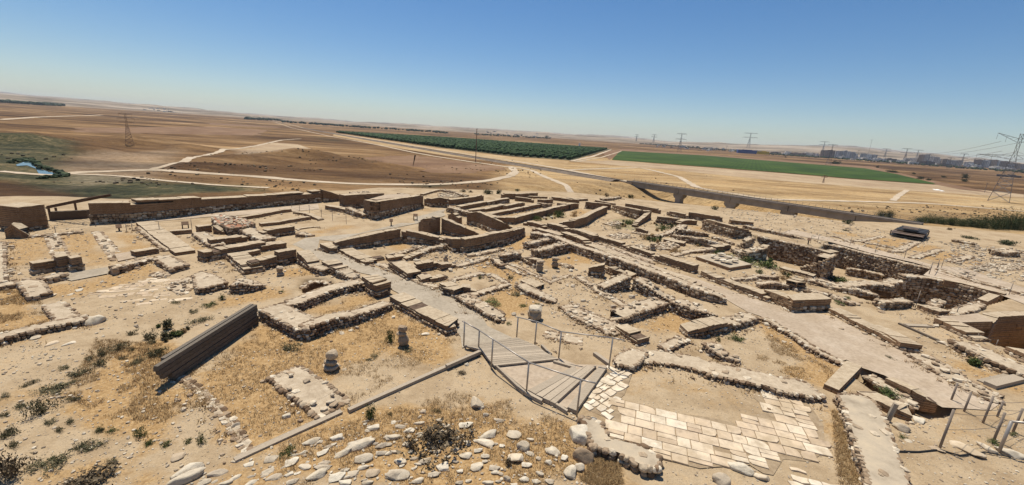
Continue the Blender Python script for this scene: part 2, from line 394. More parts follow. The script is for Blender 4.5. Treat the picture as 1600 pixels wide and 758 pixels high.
STRAW = [
 ('q', [(150,100),(330,20),(620,-120),(700,-170),(900,-190),(1100,-180),(1250,-60),(1000,-20),(950,60),(1060,250),(1020,300),(900,140),(760,60),(640,90),(960,360),(520,550),(320,280)], .95),
 ('p', [(480,290),(700,220),(1050,100),(1390,270),(1440,380),(1300,440),(1000,360),(900,430),(560,420),(500,480),(700,640),(620,690),(400,460),(250,470),(240,200)], .9),
 ('q', [(420,560),(1100,320),(1531,150),(1531,330),(1100,420),(700,520)], .35),
 ('q', [(900,420),(1531,220),(1531,758),(500,758),(700,600)], .75),
 ('r', [(0,300),(300,280),(600,290),(880,380),(1100,380),(1050,540),(1250,560),(1380,758),(0,758)], .75),
 ('j', [(150,600),(600,440),(700,490),(300,620)], .6), ('j', [(0,220),(160,290),(0,300)], .8),
 ('h', [(0,320),(130,300),(200,400),(340,560),(0,640)], .9), ('h', [(230,300),(750,240),(1200,100),(1270,180),(900,280),(560,400),(400,330)], .55),
 ('h', [(160,700),(700,600),(830,590),(700,650),(100,740)], .5),
 ('a', [(60,520),(350,510),(430,670),(260,700),(60,740)], .5), ('a', [(480,490),(720,470),(840,640),(900,740),(660,740),(560,640)], .5),
 ('a', [(810,460),(1070,460),(1280,600),(1060,620),(940,620)], .5),
 ('o', [(460,200),(700,120),(900,300),(920,400),(830,500),(700,600),(500,520),(300,420),(380,260)], .8),
 ('o', [(0,280),(240,260),(520,360),(600,480),(520,580),(200,420),(0,480)], .35), ('o', [(250,640),(600,620),(620,758),(150,758)], .6), ('o', [(900,360),(1050,340),(1175,560),(1040,560)], .3),
 ('i', [(700,500),(1000,410),(1250,450),(1150,500),(700,560)], .6), ('i', [(1080,290),(1330,220),(1430,280),(1280,290)], .5),
 ('k', [(430,230),(600,200),(900,300),(760,370),(560,290)], .75), ('k', [(500,400),(680,340),(700,370),(560,380)], .8),
 ('k', [(580,470),(780,400),(900,480),(880,560),(720,620),(560,560)], .8), ('k', [(700,70),(880,0),(880,60),(760,90)], .7),
 ('k', [(1010,230),(1220,110),(1420,200),(1260,220),(1100,240)], .7), ('k', [(800,200),(900,200),(940,240),(840,240)], .7),
 ('c', [(780,610),(870,540),(1000,570),(960,610),(830,630)], .6), ('c', [(120,470),(420,390),(520,430),(230,500)], .5),
 ('c', [(780,330),(1250,260),(1180,290),(800,340)], .35), ('b', [(420,580),(560,560),(620,600),(480,640)], .5),
 ('l', [(480,690),(760,590),(980,680),(880,757),(560,757)], .9), ('l', [(330,470),(440,420),(620,500),(560,520),(380,480)], .5), ('l', [(0,140),(110,190),(0,230)], .7),
 ('m', [(480,340),(700,480),(1100,700),(1050,757),(760,757),(800,660),(600,540),(400,460)], .85), ('t', [(320,80),(420,60),(330,160),(520,120),(900,200),(760,230),(540,200),(280,250)], .6),
 ('u', [(150,100),(250,0),(450,30),(340,150)], .85), ('u', [(370,310),(410,300),(560,758),(440,758),(450,600)], .85),
 ('u', [(880,380),(1400,370),(1400,500),(1100,520),(900,430)], .45), ('u', [(1150,40),(1400,60),(1531,130),(1531,230),(1380,160)], .6),
 ('n', [(1000,620),(1300,700),(1400,757),(1200,757),(980,680)], .6), ('n', [(430,280),(760,380),(720,370),(500,330)], .5),
 ('g', [(370,360),(560,380),(600,420),(470,430),(350,390)], .8), ('g', [(640,430),(820,420),(760,470),(600,470)], .7), ('g', [(700,520),(980,470),(1030,500),(820,540)], .7), ('g', [(1060,530),(1280,520),(1200,580),(1100,570)], .6),
 ('g', [(170,400),(320,400),(440,460),(330,460)], .6), ('g', [(0,310),(250,340),(200,360),(0,330)], .6),
 ('e', [(900,420),(1000,420),(1000,450),(930,440)], .6), ('d', [(700,360),(750,300),(900,290),(850,370)], .3), ('d', [(1200,320),(1290,290),(1380,300),(1250,350)], .6),
 ('d', [(750,580),(870,500),(880,560),(780,600)], .7), ('d', [(1020,700),(1220,620),(1420,700),(1250,720),(1100,740)], .6), ('f', [(530,470),(700,540),(690,560),(560,520)], .3),
]
GRNM = [('e', [(270,370),(470,350),(520,450),(430,470),(300,400)], .8), ('e', [(560,430),(640,360),(800,410),(690,480)], .7), ('e', [(500,500),(700,510),(640,560),(540,540)], .7),
 ('f', [(100,460),(600,540),(590,600),(420,600),(200,520)], .9), ('f', [(580,630),(700,640),(680,690)], .7), ('f', [(990,670),(1110,650),(1110,720)], .8),
 ('d', [(900,370),(960,310),(1080,310),(1190,300),(1150,360),(1000,380)], .8), ('n', [(1040,690),(1150,680),(1150,720)], .4), ('o', [(700,30),(880,40),(760,110)], .35), ('e', [(900,560),(1060,560),(1000,600)], .5), ('e', [(1180,590),(1516,690),(1516,720),(1330,680)], .8)]
paint('straw', STRAW, 0, 1.0, 1.1, .7, 4)
paint('weeds', GRNM, 0, .5, .8, .7, 8)
plat_d = sdist(PLAT, GX, GY)
at = me.attributes.new('tel', 'FLOAT', 'POINT'); at.data.foreach_set('value', 1-sstep(-1, 14, plat_d+(fbm(GX*.1, GY*.1, 6)-.5)*9))
paint('gold', [('_', [(745,330),(800,250),(860,240),(960,248),(1300,285),(1700,318),(2600,420),(1700,600),(1000,400)], 1)], PLAIN, 9, 9, .02, 2)
paint('scrub', [('v', [(-900,300),(0,335),(480,350),(440,420),(360,430),(380,480),(480,520),(660,530),(1000,575),(1600,600),(1700,640),(1300,640),(700,690),(300,630),(0,570),(-900,560)], 1),
                ('w', [(1180,560),(1300,552),(1410,562),(1300,575)], .8), ('w', [(550,250),(720,270),(750,290),(640,285)], .35)], PLAIN, 4, 5, .06, 3)
paint('chalk', [('_', [(960,300),(1040,292),(1330,335),(1440,350),(1600,362),(2100,420),(2100,470),(1600,400),(1300,372),(1100,340),(960,330)], .7),
                ('v', [(240,620),(600,640),(430,700),(0,690),(0,640)], .5), ('w', [(100,290),(400,290),(560,340),(100,345)], .6),('v', [(480,350),(1100,330),(1000,480),(420,520),(360,430)], .35)], -8, 5, 6, .05, 5)

m, nt, b = mat('ground'); p = pos(nt)
n_big = noise(nt, .09, 5, .6, p); n_mid = noise(nt, .55, 5, .65, p); n_sm = noise(nt, 4.2, 6, .7, p); n_fine = noise(nt, 26, 4, .7, p)
n_str = noise(nt, 9, 6, .75, p, .8)
dust = ramp(nt, n_mid, [(.28, (.275, .19, .108)), (.5, (.38, .28, .172)), (.7, (.485, .385, .262))])
dust = mix(nt, .5, dust, ramp(nt, n_sm, [(.3, (.74, .70, .66)), (.55, (1.05, 1.05, 1.05)), (.75, (1.2, 1.19, 1.17))]), 'MULTIPLY')
straw = ramp(nt, n_str, [(.25, (.16, .085, .035)), (.42, (.29, .175, .075)), (.56, (.41, .265, .125)), (.75, (.53, .40, .23))])
n_br = noise(nt, 1.5, 6, .75, p, .5)
sm = math_(nt, 'ADD', math_(nt, 'MULTIPLY', attr(nt, 'straw'), .92), math_(nt, 'ADD', math_(nt, 'MULTIPLY', n_br, .85), math_(nt, 'MULTIPLY', n_sm, .25)))
sm = ramp(nt, sm, [(.70, 0.0), (1.12, 1.0)])
sm2 = ramp(nt, math_(nt, 'ADD', n_mid, math_(nt, 'MULTIPLY', n_sm, .35)), [(.72, 0.0), (.86, .55)])
telc = mix(nt, math_(nt, 'MAXIMUM', sm, sm2), dust, straw)
weeds = ramp(nt, n_str, [(.3, (.07, .08, .03)), (.6, (.17, .17, .07)), (.8, (.34, .27, .13))])
wm = ramp(nt, math_(nt, 'ADD', math_(nt, 'MULTIPLY', attr(nt, 'weeds'), .7), math_(nt, 'MULTIPLY', n_str, .7)), [(.82, 0.0), (1.08, .9)])
telc = mix(nt, wm, telc, weeds)
telc = mix(nt, .6, telc, ramp(nt, n_fine, [(.32, (.7, .68, .66)), (.5, (1., 1., 1.)), (.7, (1.18, 1.17, 1.15))]), 'MULTIPLY')
# plain: brown stubble, streaked along the ploughing
ps = vmul(nt, p, (.35, 1.0, 1.0))
f1 = noise(nt, .014, 6, .7, ps, .6); f2 = noise(nt, .06, 5, .7, ps, .6); f3 = noise(nt, .5, 4, .7, p); f4 = noise(nt, .006, 6, .68, vmul(nt, p, (.25, 1, 1)), .5)
brown = ramp(nt, f1, [(.34, (.085, .048, .018)), (.45, (.15, .084, .034)), (.55, (.23, .138, .06)), (.66, (.34, .23, .12))])
brown = mix(nt, .85, brown, ramp(nt, f4, [(.42, (.36, .28, .22)), (.5, (.78, .73, .7)), (.6, (1.35, 1.35, 1.35))]), 'MULTIPLY')
gold = ramp(nt, f1, [(.35, (.27, .165, .07)), (.47, (.36, .235, .11)), (.6, (.42, .295, .155)), (.72, (.47, .35, .21))])
col = mix(nt, attr(nt, 'gold'), brown, gold)
scr = ramp(nt, math_(nt, 'ADD', math_(nt, 'MULTIPLY', f2, .55), math_(nt, 'MULTIPLY', f3, .45)), [(.38, (.022, .024, .010)), (.48, (.045, .045, .019)), (.55, (.085, .07, .032)), (.66, (.22, .15, .08))])
col = mix(nt, attr(nt, 'scrub'), col, scr)
chalk = ramp(nt, f3, [(.3, (.30, .21, .13)), (.5, (.39, .30, .205)), (.7, (.50, .41, .30))])
col = mix(nt, math_(nt, 'MULTIPLY', attr(nt, 'chalk'), .9), col, chalk)
col = mix(nt, .65, col, ramp(nt, f2, [(.38, (.5, .45, .4)), (.5, (1., 1., 1.)), (.62, (1.3, 1.28, 1.25))]), 'MULTIPLY')
col = mix(nt, .5, col, ramp(nt, f3, [(.34, (.6, .57, .54)), (.52, (1.05, 1.05, 1.05)), (.68, (1.2, 1.2, 1.2))]), 'MULTIPLY')
# far rising ground paler
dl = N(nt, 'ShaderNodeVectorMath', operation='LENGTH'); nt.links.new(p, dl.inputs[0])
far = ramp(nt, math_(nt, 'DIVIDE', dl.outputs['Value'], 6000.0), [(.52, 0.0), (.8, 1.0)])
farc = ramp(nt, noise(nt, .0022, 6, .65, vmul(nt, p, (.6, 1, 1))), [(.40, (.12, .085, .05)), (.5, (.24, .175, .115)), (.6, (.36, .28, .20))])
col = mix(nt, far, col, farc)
col = mix(nt, attr(nt, 'tel'), col, telc)
nt.links.new(col, b.inputs['Base Color'])
bh = math_(nt, 'ADD', math_(nt, 'MULTIPLY', n_sm, 1.0), math_(nt, 'MULTIPLY', n_fine, .45))
bump(nt, b, bh, .7, .06)
nb1 = nt.nodes['Bump'] if 'Bump' in nt.nodes else [q for q in nt.nodes if q.bl_idname == 'ShaderNodeBump'][0]
nb2 = N(nt, 'ShaderNodeBump'); nb2.inputs['Distance'].default_value = 3.5
nt.links.new(math_(nt, 'MULTIPLY', math_(nt, 'SUBTRACT', 1.0, attr(nt, 'tel')), .8), nb2.inputs['Strength'])
nt.links.new(math_(nt, 'ADD', f2, math_(nt, 'MULTIPLY', f3, .35)), nb2.inputs['Height']); nt.links.new(nb2.outputs[0], nb1.inputs['Normal'])
b.inputs['Roughness'].default_value = .95
MT['ground'] = m
ground = link('ground', me, None, [m]); tag(ground, 'dusty pale excavation ground with dry straw running out into the brown plain', 'ground', kind='structure')

# ------------------------------------------------------------------ sheets on the plain and on the mound
def sheet(name, label, pts, c='_', z=PLAIN, up=.08, material='path_grit', cat='ground', kind='structure', wob=0, thick=0.0):
    W = [onz(*px(c, p), z)[:2] for p in pts]
    if wob:
        out = []
        for i in range(len(W)):
            a, b_ = W[i], W[(i+1) % len(W)]; L = np.linalg.norm(b_-a); n = max(1, int(L/max(1.5, L/14)))
            for k in range(n):
                q = a+(b_-a)*k/n
                out.append(q+rng.uniform(-wob, wob, 2))
        W = out
    V = [(q[0], q[1], z+up) for q in W]
    me = bpy.data.meshes.new(name); bm = bmesh.new(); vs = [bm.verts.new(v) for v in V]
    f = bm.faces.new(vs); f.normal_update()
    if f.normal.z < 0: f.normal_flip()
    bmesh.ops.triangulate(bm, faces=[f]); bm.to_mesh(me); bm.free()
    o = link(name, me, None, [MT[material]]); return tag(o, label, cat, kind=kind)
def track(name, label, pts, wid, c='_', z=PLAIN, up=.12, material='chalk_track', cat='dirt track', wob=.25, drape=True):
    P = np.array([onz(*px(c, p), z)[:2] for p in pts])
    # smooth the traced line
    seg = np.r_[0, np.cumsum(np.linalg.norm(np.diff(P, axis=0), axis=1))]
    n = max(8, int(seg[-1]/max(wid, seg[-1]/140))); s = np.linspace(0, seg[-1], n)
    Q_ = np.c_[np.interp(s, seg, P[:, 0]), np.interp(s, seg, P[:, 1])]
    for _ in range(3):
        Q_[1:-1] = (Q_[:-2]+2*Q_[1:-1]+Q_[2:])/4
    T = np.gradient(Q_, axis=0); T /= np.linalg.norm(T, axis=1)[:, None]; Nn = np.c_[-T[:, 1], T[:, 0]]
    wl = wid/2*(1+rng.uniform(-wob, wob, n)); wr = wid/2*(1+rng.uniform(-wob, wob, n))
    A = Q_+Nn*wl[:, None]; B = Q_-Nn*wr[:, None]
    if drape:
        za = height(A[:, 0], A[:, 1])+up; zb = height(B[:, 0], B[:, 1])+up
    else: za = np.full(n, z+up); zb = za
    mb = MB(); V = np.vstack([np.c_[A, za], np.c_[B, zb]])
    mb.add(V, [[i, n+i, n+i+1, i+1] for i in range(n-1)], 0)
    o = mb.build(name, MT[material]); return tag(o, label, cat, kind='structure')
earth('chalk_track', (.40, .31, .21), (.47, .37, .26), (.54, .44, .33), .12, .2)
earth('ballast', (.10, .075, .055), (.15, .115, .085), (.22, .17, .13), .3, .5)
earth('brown_soil', (.14, .075, .04), (.20, .115, .06), (.27, .17, .10), .05, .4)
earth('stubble', (.30, .19, .085), (.38, .255, .125), (.45, .32, .175), .04, .3)
earth('pale_field', (.30, .205, .12), (.37, .265, .16), (.44, .33, .21), .03, .2)
m, nt, b = mat('water'); b.inputs['Base Color'].default_value = (.03, .06, .075, 1); b.inputs['Roughness'].default_value = .08
b.inputs['Specular IOR Level'].default_value = .5; bump(nt, b, noise(nt, .8, 3, .5, pos(nt)), .15, .03); MT['water'] = m
def crop(name, c1, c2, c3, ang, sp):
    m, nt, b = mat(name); p = pos(nt)
    rot = N(nt, 'ShaderNodeVectorRotate', rotation_type='Z_AXIS'); rot.inputs['Angle'].default_value = ang; nt.links.new(p, rot.inputs['Vector'])
    n1 = noise(nt, .02, 5, .65, rot.outputs[0]); n2 = noise(nt, .5, 4, .7, p)
    wv = N(nt, 'ShaderNodeTexWave'); wv.inputs['Scale'].default_value = sp; wv.inputs['Distortion'].default_value = .6; nt.links.new(rot.outputs[0], wv.inputs['Vector'])
    c = ramp(nt, math_(nt, 'ADD', math_(nt, 'MULTIPLY', n1, .75), math_(nt, 'MULTIPLY', n2, .25)), [(.38, c1), (.5, c2), (.62, c3)])
    c = mix(nt, .35, c, ramp(nt, wv.outputs['Fac'], [(.2, (.5, .5, .5)), (.7, (1.15, 1.15, 1.15))]), 'MULTIPLY')
    nt.links.new(c, b.inputs['Base Color']); MT[name] = m
crop('green_crop', (.020, .040, .003), (.034, .063, .005), (.062, .095, .012), .5, .06)
crop('orchard_floor', (.05, .055, .025), (.08, .075, .04), (.12, .10, .06), .5, .05)
crop('far_green', (.05, .06, .03), (.07, .075, .04), (.11, .10, .06), .5, .05)

Pz = PLAIN
sheet('field', 'long bright green irrigated field right of the orchard', [(956,250),(966,239),(972,236),(1100,243),(1235,254),(1350,263),(1400,272),(1458,286),(1462,288),(1330,279),(1200,268),(1080,259)], up=.2, material='green_crop', cat='field')
sheet('field', 'strip of bare brown soil along the far edge of the green field', [(940,238),(975,232),(1100,238),(1240,249),(1360,260),(1460,283),(1560,303),(1500,296),(1458,288),(1400,273),(1350,264),(1235,255),(1100,244),(972,237),(952,250)], up=.12, material='brown_soil', cat='field')
sheet('field', 'pale stubble strip between the green field and the railway', [(955,251),(1080,260),(1200,269),(1330,280),(1462,289),(1600,304),(1600,309),(1400,297),(1200,281),(1040,265),(890,252)], up=.05, material='pale_field', cat='field')
sheet('field', 'dark orchard soil showing between the rows of trees', [(523,206),(700,216),(955,233),(893,251),(800,244),(690,231),(600,218)], up=.1, material='orchard_floor', cat='field')
sheet('field', 'brown ploughed strip behind the long orchard', [(500,199),(700,206),(900,219),(1000,229),(955,232),(700,215),(560,206)], up=.06, material='brown_soil', cat='field')
sheet('field', 'pale bare strip between the orchard and the railway line', [(523,208),(600,219),(690,232),(800,245),(890,252),(880,262),(800,256),(700,244),(600,228),(520,212)], up=.04, material='stubble', cat='field')
sheet('field', 'straw coloured patch on the brown field left of the railway', [(385,230),(430,223),(470,226),(492,236),(450,237)], up=.05, material='pale_field', cat='field', wob=3)
for lab, pts in [('darker ploughed band across the middle of the left plain', [(120,200),(330,198),(420,204),(400,212),(250,209),(120,207)]),
                 ('dark band beside the upper railway on the left plain', [(300,186),(395,192),(440,200),(330,195)]),
                 ('reddish brown patch below the railway line', [(560,248),(640,242),(720,252),(790,262),(740,272),(640,268)])]:
    sheet('field', lab, pts, up=.05, material='brown_soil', cat='field', wob=5)
WAT = sheet('stream', 'narrow blue stream pool winding through the green scrub', [(25,258),(42,252),(58,251),(53,260),(64,265),(82,270),(98,275),(72,275),(61,273),(56,264),(42,259),(27,260)], up=.14, material='water', cat='stream')

track('dirt_road', 'wide pale dirt road curving in front of the badland mounds', [(100,271),(170,268),(240,265),(300,270),(400,276),(490,284),(560,288),(640,289),(700,288),(760,283),(795,276),(806,269),(800,262)], 4.6)
track('dirt_road', 'pale dirt track climbing to the left plain', [(240,265),(275,259),(310,246),(350,236),(400,228),(440,219),(470,217)], 3.2)
track('dirt_road', 'pale track forking right beside the railway embankment', [(795,260),(830,266),(850,276),(880,288),(905,297)], 3.4)
track('dirt_road', 'dirt road running along the left side of the railway', [(385,187),(430,194),(520,214),(600,228),(680,247),(742,254),(800,262)], 4.0)
track('dirt_road', 'pale service road on the far side of the railway', [(395,187),(520,208),(600,221),(680,233),(760,247),(850,256),(900,265),(975,283)], 5.0)
track('dirt_road', 'pale dirt road through the golden field above the bridge', [(880,266),(1000,262),(1060,276),(1090,294),(1200,312),(1300,314),(1450,318),(1600,331),(1900,352)], 4.2, up=.16)
track('dirt_road', 'faint curved track joining the dirt road right of the bridge', [(1395,314),(1405,305),(1418,297)], 3.0, up=.14)
track('dirt_road', 'thin pale track across the far left plain', [(0,187),(60,183),(120,181),(160,181)], 9.0)
track('dirt_road', 'lower pale track along the green scrub', [(105,272),(180,275),(260,283),(340,290),(420,294)], 2.2, up=.15)
track('dirt_road', 'pale farm track between the orchard and green field', [(893,252),(925,245),(955,234)], 5.0, up=.2)
track('dirt_road', 'second farm track beside the green field', [(900,253),(940,246),(972,236)], 3.0, up=.2)
track('dirt_road', 'grassy track branching across the left scrub', [(0,268),(40,272),(90,275),(0,290)][:3], 2.5, up=.15)

# far strips on the rising ground
def far_strip(label, pts, material, up=1.0):
    V = []
    for q in pts:
        P = hit(*q)
        if P is None: return
        V.append((P[0], P[1], P[2]+up))
    me = bpy.data.meshes.new('field'); bm = bmesh.new(); f = bm.faces.new([bm.verts.new(v) for v in V]); f.normal_update()
    if f.normal.z < 0: f.normal_flip()
    bm.to_mesh(me); bm.free(); tag(link('field', me, None, [MT[material]]), label, 'field', kind='structure')
# paths on the mound
def path(label, c, pts, material='path_grit', up=.03, z=0.0, cat='path', name='path'):
    return sheet(name, label, pts, c=c, z=z, up=up+.01, material=material, cat=cat)
# ------------------------------------------------------------------ stones
def ico(sub):
    bm = bmesh.new(); bmesh.ops.create_icosphere(bm, subdivisions=sub, radius=1)
    V = np.array([v.co[:] for v in bm.verts]); Fc = np.array([[v.index for v in f.verts] for f in bm.faces]); bm.free(); return V, Fc
def cub():
    bm = bmesh.new(); bmesh.ops.create_cube(bm, size=2); bmesh.ops.subdivide_edges(bm, edges=bm.edges[:], cuts=1, use_grid_fill=True)
    V = np.array([v.co[:] for v in bm.verts]); Fc = np.array([[v.index for v in f.verts] for f in bm.faces]); bm.free()
    return V, Fc
def blockify(V, p=.72):
    W = np.sign(V)*np.abs(V)**p; return W
tri2 = lambda Q: np.vstack([Q[:, [0, 1, 2]], Q[:, [0, 2, 3]]])
def variants(V, F_, n, amp, blocky):
    out = []
    for k in range(n):
        W = blockify(V, rng.uniform(*blocky)) if blocky else V.copy()
        for _ in range(5):      # chip off random facets
            d = rng.normal(size=3); d /= np.linalg.norm(d); c = rng.uniform(.72, .98)
            s = W@d; W = W-np.outer(np.clip(s-c, 0, None), d)
        W = W*(1+rng.normal(0, amp, (len(W), 1)))
        out.append(W)
    return out, F_
V1, F1 = ico(1); V2, F2 = ico(2); V3, F3 = ico(3)
Vc, Fc_ = cub(); Vc = Vc/np.maximum(1, np.linalg.norm(Vc, axis=1)[:, None]**.55)
TPL = {4: variants(V3*1.0, F3, 12, .006, (.5, .8)), 0: variants(Vc, tri2(Fc_), 14, .05, None), 1: variants(V1, F1, 14, .05, (.6, .9)), 2: variants(V2, F2, 16, .025, (.6, .95)), 3: variants(V3, F3, 10, .012, (.7, .95))}
def rotz(a):
    c, s = np.cos(a), np.sin(a); z = 0*a; o = z+1
    return np.stack([np.stack([c, -s, z], -1), np.stack([s, c, z], -1), np.stack([z, z, o], -1)], -2)
def stones(mb, C, Sz, ang, lod=1, mat=0, tint=None, tilt=.12, smooth=False):
    """C centres (n,3), Sz half sizes (n,3), ang rotation about z"""
    C = np.asarray(C, float); n = len(C)
    if n == 0: return
    Sz = np.asarray(Sz, float); Rm = rotz(np.asarray(ang, float))
    tx = rng.normal(0, tilt, n); ty = rng.normal(0, tilt, n)
    c, s = np.cos(tx), np.sin(tx); o, z = np.ones(n), np.zeros(n)
    Rx = np.stack([np.stack([o, z, z], -1), np.stack([z, c, -s], -1), np.stack([z, s, c], -1)], -2)
    c, s = np.cos(ty), np.sin(ty)
    Ry = np.stack([np.stack([c, z, s], -1), np.stack([z, o, z], -1), np.stack([-s, z, c], -1)], -2)
    Rm = Rm@Rx@Ry
    vs, fc = TPL[lod]; T = np.stack(vs)[rng.integers(0, len(vs), n)]
    fl = rng.integers(0, 2, (n, 1, 3))*2-1; T = T*np.where(fl[..., :1]*fl[..., 1:2]*fl[..., 2:3] > 0, fl, fl*np.array([1, 1, -1]))
    P = np.einsum('nij,nkj->nki', Rm, T*Sz[:, None, :])+C[:, None, :]
    k = T.shape[1]; F_all = (fc[None]+(np.arange(n)*k)[:, None, None]).reshape(-1, 3)
    if tint is None: tint = np.clip(rng.normal(.47, .3, n), 0, 1)
    else: tint = np.clip(np.asarray(tint)+np.zeros(n), 0, 1)
    mb.add(P.reshape(-1, 3), F_all, mat, np.repeat(tint, k), smooth)

# ------------------------------------------------------------------ walls
def resample(P, st):
    seg = np.r_[0, np.cumsum(np.linalg.norm(np.diff(P[:, :2], axis=0), axis=1))]
    n = max(2, int(round(seg[-1]/st))+1)
    s = np.unique(np.r_[np.linspace(0, seg[-1], n), seg])
    return np.stack([np.interp(s, seg, P[:, j]) for j in range(P.shape[1])], -1), s
def normals(P):
    T = np.gradient(P[:, :2], axis=0); T /= np.linalg.norm(T, axis=1)[:, None]+1e-9
    return T, np.c_[-T[:, 1], T[:, 0]]
def strip(mb, C, Nn, hw, z0, z1, s, side, top, tint=.5, jt=.0, zj=.0):
    n = len(C); a = hw*np.ones(n)+rng.uniform(-jt, jt, n); b = hw*np.ones(n)+rng.uniform(-jt, jt, n)
    L = C+Nn*a[:, None]; R = C-Nn*b[:, None]
    zt = z1+rng.uniform(-zj, zj, n); z0 = z0*np.ones(n)
    V = np.vstack([np.c_[L, z0], np.c_[L, zt], np.c_[R, zt], np.c_[R, z0]])
    uv = np.vstack([np.c_[s, z0], np.c_[s, zt], np.c_[s, zt+hw], np.c_[s+.3, z0]])
    f = []; m = []
    for i in range(n-1):
        f += [[i, i+1, n+i+1, n+i], [n+i, n+i+1, 2*n+i+1, 2*n+i], [2*n+i, 2*n+i+1, 3*n+i+1, 3*n+i]]; m += [side, top, side]
    f += [[0, n, 2*n, 3*n], [n-1, 4*n-1, 3*n-1, 2*n-1]]; m += [side, side]
    f = [q[::-1] for q in f]
    mb.add(V, f, m, tint, False, uv)
def mkface(mb, C, Nn, T, s, hw, z0, z1, side, rowh, sl, lod, both=True, stag=0, tint=None, prot=.05):
    """courses of stones along one face; side=+1/-1 picks the face"""
    L = s[-1]; c = []; z = []; sz = []; an = []
    nr = max(1, int(round((np.mean(z1)-np.mean(z0))/rowh)))
    for r in range(nr):
        x = -rng.uniform(0, sl)
        while x < L:
            l = sl*rng.uniform(.6, 1.45); xm = x+l/2; x += l*.97
            if xm < 0 or xm > L: continue
            cx = np.interp(xm, s, C[:, 0]); cy = np.interp(xm, s, C[:, 1]); nxx = np.interp(xm, s, Nn[:, 0]); nyy = np.interp(xm, s, Nn[:, 1])
            a = np.interp(xm, s, z0) if not np.isscalar(z0) else z0; b = np.interp(xm, s, z1) if not np.isscalar(z1) else z1
            h = (b-a)/nr; zc = a+h*(r+.5)+rng.uniform(-.1, .1)*h
            o = side*(hw-.04+rng.uniform(-.02, .035))
            c.append((cx+nxx*o, cy+nyy*o, zc)); sz.append((l*.54, rng.uniform(.08, .12), h*rng.uniform(.5, .64))); an.append(math.atan2(nyy, nxx)-math.pi/2)
    if c: stones(mb, c, sz, np.array(an), lod, 0, tint)
FEET = []
